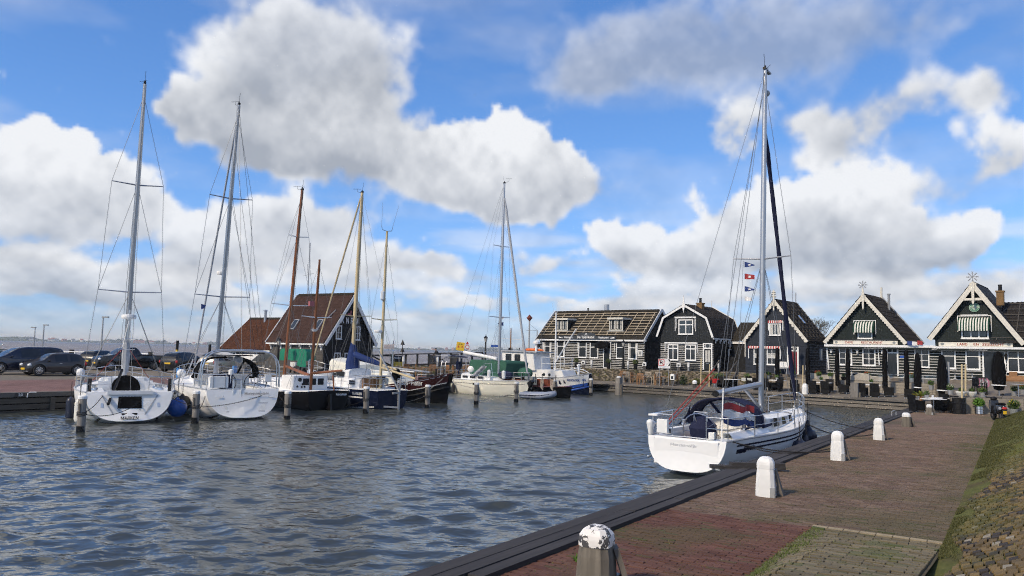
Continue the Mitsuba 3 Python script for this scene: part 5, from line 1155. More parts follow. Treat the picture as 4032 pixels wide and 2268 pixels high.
def rails(root, H, t0, t1, hgt=.58, step=1.3, wires=(1, .55), inset=.06, mat=STEEL, pulpit=True, pushpit=True):
    n = max(2, int((t1 - t0) * H.L / step)); q = []
    for sd in (1, -1):
        pts = [H.S(t, 0, sd, -inset) for t in np.linspace(t0, t1, n)]
        for p in pts: q.append(rod(p, p + [0, 0, hgt], .014, 5))
        for w in wires: q.append(tube([p + [0, 0, hgt * w] for p in pts], .007, 4))
    put('guard_rail', cat(*q), mat, root)
    if pulpit:
        t = np.array([t1, .5 * (t1 + 1), .985]); a = H.S(t, 0, 1, -inset); b = H.S(t, 0, -1, -inset)[::-1]; P = np.vstack([a, b])
        put('pulpit', cat(tube(P + [0, 0, hgt], .018, 6), tube(P + [0, 0, hgt * .55], .012, 5), *[rod(p, p + [0, 0, hgt], .016, 5) for p in P]), mat, root)
    if pushpit:
        q = []
        for sd in (1, -1):
            P = np.array([H.S(t0, 0, sd, -inset), H.S(.02, 0, sd, -inset), H.S(.02, 0, sd, -inset) * [1, .45, 1]])
            q += [tube(P + [0, 0, hgt], .017, 6), tube(P + [0, 0, hgt * .5], .012, 5)] + [rod(p, p + [0, 0, hgt], .016, 5) for p in P]
        put('pushpit', cat(*q), mat, root)
def winch(root, x, y, z, s=1.0): return put('winch', lathe([(.09 * s, 0), (.08 * s, .05 * s), (.055 * s, .07 * s), (.06 * s, .15 * s), (.075 * s, .17 * s), (0, .18 * s)], 10, x, y, z), STEEL, root)
def wheel(root, x, y, z, r, tilt=.25, mat=STEEL):
    a = np.linspace(0, 2 * np.pi, 25); P = np.stack([-tilt * r * np.sin(a), r * np.cos(a), r * np.sin(a)], -1) + [x, y, z]
    return put('steering_wheel', cat(tube(P, .018, 5), *[rod([x, y, z], P[i], .01, 4) for i in (0, 5, 10, 14, 19)]), mat, root)
def hoodarc(x, w, z, h, n=11, rnd=2.6):
    a = np.linspace(0, np.pi, n); c, s_ = np.cos(a), np.sin(a)
    return np.stack([np.full(n, x), w * np.sign(c) * np.abs(c) ** (2 / rnd), z + h * np.abs(s_) ** (2 / rnd)], -1)
def hood(root, x0, x1, w, z, h, mat, slope=.55):
    """spray hood: canvas from the rear hoop x0 forward, clear front panels down to x1"""
    A, M, C_ = hoodarc(x0, w, z, h), hoodarc(x0 + (x1 - x0) * .45, w * .98, z, h * .97), hoodarc(x1, w * .88, z, h * .12)
    k = put('spray_hood', both(cat(grid(np.stack([A, M])))), mat, root)
    F_ = np.stack([M, C_]); q = []
    for i0, i1 in ((0, 3), (3, 7), (7, 10)):
        P = F_[:, i0:i1 + 1]; put('clear_panel', grid(P), 'clear_glass', k)
    for i in (3, 7): q.append(tube(F_[:, i], .05, 5))
    q += [tube(M, .05, 5), tube(C_, .06, 5), tube(A, .025, 6), tube(F_[:, 0], .05, 5), tube(F_[:, 10], .05, 5)]
    put('seams', cat(*q), mat, k); return k
FG = 'fenders hanging from the boats'
def fender(root, p, kind, lab, r=.13, L=.62, group=None):
    """hangs from a boat: a thing of its own; p is the eye at the top in the boat's frame"""
    w = W2(root, p); mat = {'w': FENDW, 'b': FENDB, 'k': RUBBER}[kind]
    t = thing('fender', lab, 'fender', place(*w), group)
    put('body', lathe([(.02, -.05), (.05, -.08), (r * .8, -.15), (r, -.25), (r, -L + .1), (r * .8, -L), (.05, -L - .07), (.03, -L - .12), (0, -L - .12)], 12), mat, t, smooth=50); put('line', rod([0, 0, -.06], [0, 0, .55], .012, 5), ROPEB, t); return t
def ballfender(root, p, mat, lab, r=.32):
    t = thing('ball_fender', lab, 'fender', place(*W2(root, p)))
    put('body', lathe([(.03, .0), (.07, -.06), (.12, -.16)] + [(r * math.sin(a), -.14 - r * .75 + r * math.cos(a)) for a in np.linspace(.55, 3.14, 10)], 16), mat, t, smooth=True); put('line', rod([0, 0, 0], [0, 0, .45], .014, 5), ROPEB, t); return t
def line(name, a, b, s, mat, lab, r=.014):
    return put(name, tube(sag(a, b, s), r, 5), mat, label=lab, cat='mooring line')

# ---- the nearest boat: white sloop alongside the right quay
H = Hull(10.2, 2.92, 1.42, 1.05, 1.03, tr=.80, draft=.4, zst=.13, rake=.55, strake=-.18, full=.6, fine=.72)
t = near = boat('sailing_yacht', 'white sailing yacht with navy spray hood and Dutch flag, moored alongside the right quay', 'sailing yacht', (4.62, 20.0), -37.4)
PLACE[t] = place(4.62, 20.0, 0, math.radians(90 - 37.4), .93)
hk = put('hull', H.skin(36, 16), WHITE, t, smooth=60)
put('transom', H.transom(), WHITE, t); bottom(t, H, NAVY, .10)
tz = lambda x: float(H.h(x / H.L)) - .03
put('deck', H.deck((.02, .34, .78)), DECK, t, smooth=30)
wx0, wx1, ww = .2, 3.47, .78
put('cockpit', both(cat(box(wx0, wx1, -ww, ww, .44, .46), grid(np.array([[[x, -ww, .45], [x, -ww, tz(x) + .04]] for x in (wx0, wx1)])), grid(np.array([[[x, ww, .45], [x, ww, tz(x) + .04]] for x in (wx0, wx1)])), grid(np.array([[[wx1, y, .45], [wx1, y, 1.25]] for y in (-ww, ww)])), grid(np.array([[[wx0, y, .45], [wx0, y, 1.0]] for y in (-ww, ww)])))), DECK, t)
put('cockpit_seat', cat(box(1.3, 3.4, -.78, -.38, .46, .82), box(1.3, 3.4, .38, .78, .46, .82)), DECK, t)
put('seat_slats', cat(*[box(1.35, 3.38, s_ * y - .03, s_ * y + .03, .822, .84) for s_ in (1, -1) for y in np.arange(.43, .76, .075)]), TEAK, t)
put('coaming', cat(*[grid(np.array([[[x, s_ * (ww + a), tz(x) + b] for a, b in ((0, -.02), (.02, .18), (.20, .18), (.32, .02))] for x in np.linspace(.7, 3.7, 6)])) for s_ in (1, -1)]), WHITE, t, smooth=30)
put('swim_platform_door', box(-.06, -.005, -.95, .95, .28, .98), WHITE, t)
put('door_seam', cat(box(-.018, -.001, -.98, -.955, .26, .99), box(-.018, -.001, .955, .98, .26, .99), box(-.018, -.001, -.98, .98, .245, .27)), GREYC, t)
v, f = letters('Harderwijk', .075, .8); put('lettering', np.array([0, 0, 0]) + np.stack([-.064 + 0 * v[:, 0] - v[:, 2], -(v[:, 0] - .45), .76 + v[:, 1]], -1) if False else (np.stack([-.062 - v[:, 2] * .5, .45 - v[:, 0], .80 + v[:, 1]], -1), f), GREYC, t)
cabin(t, 3.4, 8.0, 2.05, 1.15, lambda x: tz(x) + .05, .46, .22)
for x, L_, z in ((4.2, .62, .27), (5.15, .55, .25), (6.1, .6, .22)):
    for s_ in (1, -1):
        y0, y1 = (s_ * (1.055 - (xx - 3.4) * .085 * (xx - 3.4) / 4.6 - .0) for xx in (x, x + L_))
        put('cabin_window', both(grid(np.array([[[x, y0 * 1.02, tz(x) + .14], [x + .06, y0 * .975, tz(x) + .14 + z]], [[x + L_, y1 * 1.02, tz(x) + .14], [x + L_ - .06, y1 * .975, tz(x) + .14 + z * .9]]]))), DGLASS, t)
put('deck_hatch', cat(cbox(6.0, 0, tz(6) + .42, .5, .5, .05), cbox(8.5, 0, tz(8.5) + .08, .45, .45, .05)), DGLASS, t)
put('hull_stripe', H.stripe(-.14, -.19, .06, .96), NAVY, t); put('bow_stripe', H.stripe(-.26, -.31, .10, .9), NAVY, t)
put('stripe_flash', H.stripe(-.26, -.38, .065, .12), NAVY, t)
H.text(t, 'BAVARIA', .135, .71, .12, NAVY, -1, .72, True); H.text(t, 'cruiser', .20, .72, .09, NAVY, -1, .4)
put('rub_rail', H.rail(0, .028), GREYC, t)
hood(t, 2.5, 4.3, 1.05, 1.22, .82, NAVYC)
put('hood_sides', both(cat(*[grid(np.array([[[2.5, s_ * 1.05, 1.25], [2.5, s_ * .98, 1.85]], [[1.7, s_ * 1.05, 1.22], [2.3, s_ * 1.03, 1.5]]])) for s_ in (1, -1)])), NAVYC, t)
put('wheel_cover', cat(xf(tube([[1.15, 0, .46], [1.2, 0, .9], [1.15, 0, 1.3], [1.1, 0, 1.55]], [.28, .36, .40, .18], 12), np.eye(4))), NAVYC, t, smooth=40)
wheel(t, .95, 0, 1.15, .52)
put('instrument_pod', cat(rod([1.0, .2, 1.1], [1.0, .2, 1.7], .02), rod([1.0, -.2, 1.1], [1.0, -.2, 1.7], .02), rod([1.0, -.2, 1.7], [1.0, .2, 1.7], .02)), STEEL, t)
rails(t, H, .18, .86, .6)
put('stern_seat', box(.05, .35, .92, 1.2, tz(.3) + .58, tz(.3) + .63), WHITE, t); put('life_raft_case', box(-.0, .12, .58, .90, 1.12, 1.50), PWHITE, t); put('outboard', manifold3d.Manifold.batch_hull([manifold3d.Manifold.sphere(r_, 14).translate(c_) for c_, r_ in (((.0, 1.12, 1.38), .1), ((.16, 1.12, 1.36), .08), ((.04, 1.12, 1.08), .06))]), PWHITE, t, smooth=40); put('outboard_leg', rod([.06, 1.12, 1.05], [.06, 1.12, .6], .03), PWHITE, t)
for y in (-.95, .95): winch(t, 2.9, y, tz(2.9) + .2); winch(t, 1.9, y, tz(1.9) + .2)
at = rig(t, 6.05, 1.42, 13.5, H, ALU, .095, ((6.75, 1.0),), fore=[9.95, 0, 1.45], back=([.1, .9, 1.05], [.1, -.9, 1.05]), chain=(5.75, 1.35, 1.05), rake=-.0, lean=-.2, jib=(NAVYC, .16, .075), thin=.008)
put('boom', tube([[5.95, 0, 2.42], [2.1, 0, 2.20]], .092, 10), ALU, t, smooth=40); put('boom_end', tube([[2.13, 0, 2.2], [2.06, 0, 2.196]], .10, 10), IRON, t)
put('kicker', bar([5.95, 0, 1.62], [4.55, 0, 2.28], .07, .08), ALU, t); put('mainsheet', cat(rod([3.4, .25, 2.22], [3.8, .4, 1.5], .012), rod([3.4, -.25, 2.22], [3.8, -.4, 1.5], .012)), ROPEB, t)
put('topping_lift', rod([2.1, 0, 2.3], at(13.3), .008, 4), WIRE, t); put('radar_reflector', ball(at(12.7) + [.18, 0, 0], .12, 1), GREYC, t); put('wind_sensor', cat(cbox(6.35, -.2, 13.5, .35, .12, .06), rod([6.05, -.15, 13.45], [6.5, -.2, 13.48], .012)), GREYC, t)
put('spinnaker_halyard', rod([6.25, -.1, 1.5], at(10.2) + [.1, 0, 0], .008, 4), ROPEW, t); put('coiled_halyards', tube([[6.2 + .1 * math.sin(a * 5), -.12 - .05 * math.cos(a * 3), 2.2 - .12 * a + .16 * math.sin(a * 4)] for a in np.linspace(0, 6, 40)], .012, 4), ROPEW, t)
put('red_backstay_cover', tube([[.12, .9, 1.15], [2.08, .03, 2.95]], .016, 5), ROPER, t); put('red_tackle', tube([[.2, .82, 1.15], [2.05, .03, 2.75]], .014, 5), ROPER, t)
put('anchor', cat(bar([9.7, 0, 1.5], [10.55, 0, 1.42], .07, .06), plate([(10.3, 1.1), (10.6, 1.42), (10.5, 1.5), (10.15, 1.3)], -.1, .1), bar([10.0, -.1, 1.5], [10.45, -.1, 1.95], .03, .05)), GALV, t)
put('flag_staff', rod([.12, -.98, 1.0], [.45, -.9, 2.45], .018, 8), PWHITE, t); put('stern_light', cbox(.02, -.75, 1.16, .1, .16, .18), PWHITE, t)
put('portlight', cat(*[lathe([(.05, 0), (.06, .01), (0, .02)], 8) for _ in range(0)]) if False else cat(*[mv(ball((0, 0, 0), .045, 1), -.02, y, .42) for y in (-1.15, 1.15)]), STEEL, t)
fl = thing('ensign', 'red white and blue Dutch flag blowing forward from the stern staff of the near yacht', 'flag', PLACE[t])
u = np.linspace(0, 1, 13); 
for i, m in enumerate((FLAGR, FLAGW, FLAGB)):
    P = np.array([[[.36 + 1.9 * a, -.94 + .16 * math.sin(a * 8 + 1) * a - .25 * a, 2.02 - .19 * (i + b) - .16 * a ** 1.5 + .05 * math.sin(a * 9 + i)] for a in u] for b in (0, .5, 1.0)]); put('stripe', both(grid(P)), m, fl)
for i, (z, m, sh, lab) in enumerate(((6.58, FLAGB, 0, 'blue and white pennant, topmost of the four flags under the yacht spreader'), (6.16, FLAGR, 1, 'faded red flag with a pale crest, second of the four under the spreader'), (5.72, FLAGB, 2, 'blue pennant with white script, third of the four under the spreader'), (5.38, FLAGW, 1, 'small pale flag, lowest of the four under the spreader'))):
    y0 = .52; s_ = .75 if i == 3 else 1
    k = thing('signal_flag', lab, 'flag', PLACE[t])
    P = np.array([[[5.95 + .06 * math.sin(a * 6), y0 - .36 * a * s_, z - .05 * a + (b - .5) * .20 * s_ * (1 - (.8 if sh != 1 else .25) * a)] for a in np.linspace(0, 1, 7)] for b in (0, .5, 1)])
    put('cloth', both(grid(P)), m, k)
    if i in (0, 1, 2): put('device', both(grid(P[:, 2:5][[0, 2]] * [1, 1, .4] + np.array([-.012, 0, 0]) + P[:, 2:5].mean((0, 1)) * [0, 0, .6])), FLAGW, k); put('device', both(grid(P[:, 2:5][[0, 2]] * [1, 1, .4] + np.array([.012, 0, 0]) + P[:, 2:5].mean((0, 1)) * [0, 0, .6])), FLAGW, k)
put('flag_halyard', rod([5.85, .53, 6.7], [5.7, .75, 1.1], .006, 4), WIRE, t)
for tt, lab, big in ((.50, 'large dark blue fender on the near yacht, nearest the stern', 1), (.60, 'slim dark fender beside the large one on the near yacht', 0), (.76, 'black fender near the bow of the near yacht', 1), (.9, 'small dark fender at the very bow of the near yacht', 0)):
    p = H.S(tt, .1, -1, .16)
    if big: ballfender(t, p + [0, 0, .0], FENDB, lab, .24)
    else: fender(t, p, 'b', lab, .09, .5)
bq = lambda s, tt=1.45, h=.2: np.r_[qs(s, tt), float(qz(qs(s, tt)[1])) + h]
line('mooring_line', W2(t, [.35, -1.15, 1.02]), bq(13.6, 1.35, .2), .12, ROPEB, 'black line from the near yacht stern to the third white bollard', .016); line('mooring_line', W2(t, [.4, -1.15, 1.02]), bq(13.6, 1.3, .26), .2, ROPEB, 'slack second black line from the yacht stern to the third bollard', .014)
line('mooring_line', W2(t, [7.0, -1.25, 1.1]), bq(20.2, 1.45, .2), .22, ROPEB, 'slack black line from the yacht side to the fourth white bollard', .016); line('mooring_line', W2(t, [9.9, -.2, 1.4]), bq(20.2, 1.4, .28), .12, ROPEB, 'black bow line of the near yacht to the fourth white bollard', .014)

def stern_yacht(lab, stern, head, L, B, hs, mastx, ztop, spr, rake, lean, gear):
    H = Hull(L, B, *hs, tr=.80, draft=.4, zst=.10, rake=.5, strake=-.45, full=.62, fine=.7)
    t = boat('sailing_yacht', lab, 'sailing yacht', stern, head)
    put('hull', H.skin(34, 14), WHITE, t, smooth=60); put('transom', H.transom(), WHITE, t); bottom(t, H, BLACKH, .13); put('waterline_stripe', H.stripe(.18, .22, .02, .98, rel=False), NAVY, t)
    put('deck', H.deck((.03, .36, B * .23)), DECK, t, smooth=30)
    z = lambda x: float(H.h(x / L)) - .03
    a, b, w = .03 * L, .36 * L, B * .23
    put('cockpit', both(cat(box(a, b, -w, w, .5, .52), *[grid(np.array([[[x, s_ * w, .5], [x, s_ * w, z(x) + .03]] for x in (a, b)])) for s_ in (1, -1)], *[grid(np.array([[[x, y, .5], [x, y, 1.05]] for y in (-w, w)])) for x in (a, b)])), DECK, t)
    put('rub_rail', H.rail(0, .03), GREYC, t); rails(t, H, .16, .84, .6)
    cabin(t, .36 * L, .82 * L, B * .58, B * .3, lambda x: z(x) + .04, .5, .2)
    at = rig(t, mastx, z(mastx) + .45, ztop, H, ALU, .10, spr, fore=[L - .15, 0, z(L) + .05], back=([.1, 0, 1.1],), chain=(mastx - .25, B * .44, z(mastx)), rake=rake, lean=lean, thin=.009)
    return t, H, at, z, w
# ---- first boat on the left quay
t, H, at, z, w = stern_yacht('white sailing yacht MARKEN with round black hatch and blue ball fender, leftmost boat', (-14.7, 29.7), 30, 9.3, 3.75, (1.38, 1.15, 1.18), 4.5, 14.45, ((5.3, 1.25), (10.0, 1.02)), 1.15, .0, 0)
boat1 = t
put('round_hatch_cover', xf(lathe([(0, .02), (.53, .02), (.56, 0), (.56, -.02)], 28), np.array([[0, 0, -1, 3.05], [0, 1, 0, 0], [1, 0, 0, 1.16], [0, 0, 0, 1.0]])), BLACKC, t)
put('bulkhead', box(3.1, 3.3, -1.05, 1.05, .6, 1.48), WHITE, t); put('cabin_top', cat(box(3.1, 4.3, -.7, .7, 1.3, 1.62)), WHITE, t)
tq = lambda H, pts, o: both((np.array([[-.45 * H.q_at(0, z_)[0] - o, y, z_] for y, z_ in pts]), np.array([[0, i, i + 1] for i in range(1, len(pts) - 1)])))
put('transom_recess', tq(H, [(-.95, 1.08), (-.5, .32), (.5, .32), (.95, 1.08)], .012), DECK, t); put('transom_frame', cat(*[tq(H, q_, .02) for q_ in ([(-1.0, 1.08), (-.95, 1.08), (-.5, .32), (-.54, .29)], [(1.0, 1.08), (.95, 1.08), (.5, .32), (.54, .29)], [(-.54, .29), (.54, .29), (.5, .33), (-.5, .33)])]), GREYC, t)
put('transom_panel', tq(H, [(-.40, 1.02), (-.42, .58), (.42, .58), (.40, 1.02)], .05), BLACKC, t, label='black square panel on the transom'); put('seat_back', box(-.12, .0, -.8, .8, 1.1, 1.24), WHITE, t); put('transom_light', tq(H, [(-.28, .40), (-.26, .33), (.26, .33), (.28, .40)], .05), IRON, t)
for y in (-.36, .36): put('drain', tq(H, [(y - .04, .56), (y - .04, .5), (y + .04, .5), (y + .04, .56)], .03), GREYC, t)
for y in (-1.0, .95): put('backstay_plate', tq(H, [(y - .04, .78), (y - .04, .62), (y + .04, .62), (y + .04, .78)], .03), STEEL, t)
v, f = letters('MARKEN', .12, .62, True); put('lettering', (np.stack([.22 - v[:, 2], .31 - v[:, 0], .15 + v[:, 1]], -1) + np.array([-.655, 0, .02]), f), LETB, t)
for y in (-1.2, 1.2): winch(t, 1.5, y, z(1.5) + .05, 1.4); winch(t, 2.4, y * .95, z(2.4) + .05, 1.2)
put('tiller', bar([-.35, .75, .75], [1.5, .25, 2.0], .08, .07), IRON, t); put('stern_ropes', cat(*[tube([[.1 + .05 * i, s_ * (1.35 + .04 * i), 1.2 + .5 * u_] for u_ in np.linspace(0, 1, 5)], .02, 4) for s_ in (1, -1) for i in range(4)]), ROPEB, t)
put('radar', cat(lathe([(.0, 0), (.28, .02), (.3, .1), (.28, .2), (0, .24)], 16, 3.85, 0, 4.1), bar([4.45, 0, 4.1], [3.6, 0, 4.08], .06, .05)), PWHITE, t)
put('radar_pole', cat(rod([3.6, 0, 3.2], [3.6, 0, 4.5], .03), rod([3.3, .2, 2.9], [3.6, 0, 4.1], .008, 4), rod([3.3, -.2, 2.9], [3.6, 0, 4.1], .008, 4), rod([3.35, .28, 2.8], [3.35, -.28, 2.8], .015), rod([3.4, .24, 3.25], [3.4, -.24, 3.25], .015)), STEEL, t)
put('mast_cover', tube([[4.25, 0, 1.8], [4.2, 0, 2.6], [4.2, 0, 3.1]], [.14, .17, .12], 8), GREYC, t); put('red_guy', cat(rod([4.4, 0, 3.0], [8, 1.1, 1.3], .014, 4), rod([4.4, 0, 3.0], [7.4, -1.3, 1.3], .014, 4)), ROPER, t)
halyards(t, at, 1.8, 14.6, 0, 3)
ballfender(t, H.S(.06, .12, -1, .2), BALLB, 'large blue ball fender on the right quarter of the leftmost yacht', .38)
fender(t, H.S(.02, .08, 1, .16), 'w', 'long white fender behind the leftmost mooring pile', .17, .95); fender(t, H.S(.3, .1, 1, .15), 'b', 'dark grey fender on the left side of the leftmost yacht', .16, .95); fender(t, H.S(.34, .05, -1, .22), 'w', 'white fender between the two white left yachts', .19, .75)
# ---- second boat
t, H, at, z, w = stern_yacht('white sailing yacht with black spray hood and stern arch, second boat from the left', (-11.2, 32.2), 35, 9.4, 3.7, (1.5, 1.28, 1.25), 4.7, 14.45, ((5.35, 1.25), (10.0, .98)), 1.1, -.12, 0)
boat2 = t
hood(t, 2.4, 4.0, 1.35, 1.62, .95, BLACKC); put('companion_cover', cat(box(3.32, 3.4, -.42, .42, .9, 1.75)), NAVYC, t)
put('bulkhead', box(3.4, 3.6, -1.2, 1.2, .6, 1.75), WHITE, t)
A = hoodarc(.35, 1.62, 1.3, 1.55, 13, 4.5); put('stern_arch', cat(tube(A, .035, 8), tube(A + [.35, 0, .05], .028, 8), *[rod(A[i], A[i] + [.35, 0, .05], .02) for i in (2, 4, 6, 8, 10)]), STEEL, t)
put('solar_panel', box(1.6, 2.3, -.8, .8, 2.62, 2.66), DGLASS, t)
for y in (-.75, .55): wheel(t, .9, y, 1.45, .48, .2, IRON)
put('grab_ladder', cat(*[tube([[-.12, y, .35], [-.05, y, 1.2], [.05, y, 1.65]], .018, 5) for y in (.1, .42)], *[rod([-.1, .1, q], [-.1, .42, q], .014) for q in (.6, .85)], rod([.05, .1, 1.65], [.05, .42, 1.65], .018)), STEEL, t)
put('raft_case', box(.02, .4, .62, 1.35, 1.32, 1.78), PWHITE, t); put('raft_straps', cat(box(.01, .41, .72, .76, 1.31, 1.79), box(.01, .41, 1.2, 1.24, 1.31, 1.79)), GREYC, t); put('antenna_dome', lathe([(.02, 1.5), (.02, 1.85), (.1, 1.86), (.1, 2.05), (0, 2.1)], 10, .15, .5), PWHITE, t); put('raft_bracket', cbox(.15, -1.05, 1.72, .1, .25, .3), PWHITE, t)
v, f = letters('Monnickendam', .10, 1.0, False); put('lettering', (np.stack([-.135 - v[:, 2] + 0 * v[:, 0], -.02 - v[:, 0], 1.03 + v[:, 1]], -1), f), LETB, t)
put('transom_recess', tq(H, [(-.98, .68), (-.85, .36), (.7, .36), (.88, .68)], .012), DECK, t); put('recess_edge', cat(*[tq(H, q_, .02) for q_ in ([(-.86, .37), (.71, .37), (.71, .33), (-.86, .33)], [(-.99, .70), (-.05, .70), (-.05, .665), (-.99, .665)], [(.80, 1.0), (.83, 1.0), (.83, .95), (.80, .95)])]), GREYC, t)
put('transom_door_seam', cat(*[tq(H, q_, .02) for q_ in ([(-.70, 1.2), (-.68, 1.2), (-.68, .82), (-.70, .82)], [(.06, 1.2), (.08, 1.2), (.08, .82), (.06, .82)], [(-.70, .84), (.08, .84), (.08, .80), (-.70, .80)])]), GREYC, t)
for y in (-1.15, 1.0): put('stern_vent', tq(H, [(y - .1, 1.0), (y - .13, .92), (y + .13, .92), (y + .1, 1.0)], .06), WHITE, t)
put('exhaust', tq(H, [(-.25, .26), (-.25, .21), (-.19, .21), (-.19, .26)], .03), IRON, t)
put('boom', tube([[4.6, 0, 2.75], [2.0, -.35, 2.45]], .15, 10), GREYC, t, smooth=40); put('radar', lathe([(.0, 0), (.2, .02), (.22, .1), (.2, .17), (0, .2)], 14, 4.62, 0, 6.4), PWHITE, t); halyards(t, at, 2, 14.6, 0, 4)
for i in range(3): put('running_stay', rod(at(14.4 - 2 * i), [1.0 + .5 * i, -1.3, 1.4], .008, 4), ROPEB, t)
put('furled_jib', tube([np.array([9.2, 0, 1.6]) * (1 - u) + at(14) * u for u in np.linspace(.03, .95, 10)], .045, 6), GREYC, t); put('gangplank', cat(bar([8.6, .2, 1.5], [9.2, -.3, 2.3], .12, .04), bar([8.3, .5, 1.5], [8.9, .1, 2.3], .05, .04)), GREYC, t); put('bow_dome', ball((7.6, .9, 1.65), (.22, .22, .2), 2), PWHITE, t)
ballfender(t, H.S(.42, .1, 1, .25), RUBBER, 'big black ball fender left of the second yacht, farther one', .38); ballfender(t, H.S(.22, .12, 1, .22), RUBBER, 'big black ball fender left of the second yacht, nearer one', .36)
k = thing('pennant', 'small blue and white pennant under the lower spreader of the second yacht', 'flag', PLACE[t]); put('cloth', both(grid(np.array([[[4.55, .85, 4.98], [4.55, .62, 4.92]], [[4.55, .84, 4.72], [4.55, .70, 4.78]]]))), FLAGB, k)

# ---- black two-masted boat with varnished spars
H = Hull(8.6, 3.1, 1.35, .85, .95, tr=.72, draft=.5, zst=-.25, rake=.7, strake=.2, full=.42, fine=.7)
t = boat('wooden_ketch', 'black hulled two-masted boat with varnished masts and white cabin, third from the left', 'sailing boat', (-8.9, 37.8), 43)
put('hull', H.skin(26, 12), BLACKH, t, smooth=60); put('transom', H.transom(), BLACKH, t); put('deck', H.deck(), DECK, t, smooth=30); put('rub_rail', H.rail(0, .045), PWHITE, t)
z = lambda x: float(H.h(x / H.L)) - .03
cabin(t, 2.6, 6.6, 1.9, 1.3, lambda x: z(x), .62, .42, PWHITE); put('wheelhouse_front', box(1.9, 3.2, -.95, .95, .85, 1.62), PWHITE, t)
for y in (-.72, -.28, .12): put('cabin_window', box(1.87, 1.89, y, y + .32, 1.15, 1.48), DGLASS, t)
for y, z_, r_ in ((.62, 1.42, .1), (.45, 1.2, .06), (.75, 1.08, .05), (.5, 1.05, .05), (.35, 1.06, .05)): put('dial', xf(lathe([(0, .02), (r_, .02), (r_, 0)], 12), np.array([[0, 0, -1, 1.88], [0, 1, 0, y], [1, 0, 0, z_], [0, 0, 0, 1.0]])), IRON, t)
at = rig(t, 4.9, .9, 11.55, H, VARN, .095, ((5.3, 1.2), (9.0, .6)), fore=[8.4, 0, 1.4], back=None, chain=(4.7, 1.45, .9), rake=1.1, thin=.008); rig(t, 1.9, .9, 7.6, H, VARN, .075, ((4.6, .85),), fore=None, chain=(1.7, 1.25, .95), rake=.35, thin=.008, name='mizzen_mast', top=False)
put('boom', tube([[4.7, 0, 2.02], [2.05, 0, 1.62]], [.07, .09], 8), VARN, t); put('mizzen_boom', tube([[1.8, 0, 1.75], [.05, -.7, 1.95]], [.07, .05], 8), VARN, t); put('tiller', bar([.4, -.5, .9], [.5, -.45, 1.7], .06, .05), VARN, t)
put('rudder', plate([(-.35, -.6), (.1, -.6), (.1, .75), (-.15, .8)], -.05, .05), BLACKH, t); rails(t, H, .3, .9, .55, pushpit=False); put('mast_pennant_box', cbox(1.75, .25, 5.3, .18, .25, .25), LIFEO, t); put('spreader_lamp', lathe([(.2, 4.0), (.05, 3.85), (0, 3.8)], 8, 1.75, 0), PWHITE, t)
v, f = letters('Abraham', .1, .62, True); put('lettering', (np.stack([.0 - v[:, 2] * 1.0 + 0 * v[:, 0] - .03, -.35 - v[:, 0], .72 + v[:, 1]], -1), f), PWHITE, t)
halyards(t, at, 1, 12, 0, 3); fender(t, H.S(.04, .12, -1, .12), 'k', 'small black fender at the stern of the black two-master', .11, .5)

# ---- dark blue steel ketch
H = Hull(8.9, 3.0, 1.75, .98, .95, tr=.6, draft=.5, zst=-.2, rake=.9, strake=.15, full=.5, fine=.7)
t = boat('steel_ketch', 'dark blue ketch SARK with buff masts and blue sail cover, bow to the left', 'sailing boat', (-6.0, 39.4), 43)
put('hull', H.skin(28, 12), NAVY, t, smooth=60); put('transom', H.transom(), NAVY, t); put('deck', H.deck(), DECK, t, smooth=30); put('toe_rail', H.rail(0, .03), PWHITE, t); put('hull_stripe', H.stripe(-.38, -.45, .12, .8), PWHITE, t); put('waterline_stripe', H.stripe(.08, .15, .04, .95, rel=False), PWHITE, t)
z = lambda x: float(H.h(x / H.L)) - .03
cabin(t, 2.0, 5.2, 1.75, 1.35, lambda x: z(x), .55, .48, WHITE); cabin(t, 3.2, 5.0, 1.6, 1.3, lambda x: z(x) + .4, .62, .35, WHITE, name='doghouse')
for s_ in (1, -1): put('cabin_window', cat(box(3.55, 4.4, s_ * .80 - .012, s_ * .80 + .012, 1.5, 1.8), box(4.6, 4.95, s_ * .86 - .2, s_ * .86 - .18, 1.45, 1.7)), DGLASS, t); put('port_light', box(2.35, 2.85, s_ * .865 - .01, s_ * .865 + .02, 1.15, 1.38), DGLASS, t)
put('sun_awning', cat(box(.9, 2.5, -.85, .85, 1.62, 1.66), *[rod([x, y, .9], [x, y, 1.63], .015) for x in (.95, 2.4) for y in (-.8, .8)]), GREYC, t); put('companionway', cat(box(1.9, 2.0, -.6, .6, .95, 1.55)), TEAK, t)
at = rig(t, 4.1, 1.2, 11.8, H, BUFF, .11, ((4.85, .98),), fore=[8.7, 0, 1.8], back=([.3, 1.0, 1.0], [.3, -1.0, 1.0]), chain=(3.9, 1.42, 1.0), rake=.35, thin=.008); a2 = rig(t, 1.2, 1.0, 9.35, H, BUFF, .075, ((4.6, .8),), chain=(1.0, 1.1, 1.0), rake=.1, thin=.008, name='mizzen_mast', top=False)
put('furled_genoa', tube([np.array([8.7, 0, 1.9]) * (1 - u) + at(11.8) * u for u in np.linspace(.02, .97, 10)], .05, 6), BUFF, t)
put('sail_cover', cat(tube([[4.0, 0, 1.75], [4.02, 0, 2.3], [4.05, 0, 3.0], [4.08, 0, 3.45]], [.40, .38, .22, .1], 10), tube([[4.0, 0, 2.75], [3.3, -.1, 2.6], [2.5, -.2, 2.42], [1.7, -.3, 2.25]], [.2, .17, .16, .1], 9)), BLUEC, t, smooth=50)
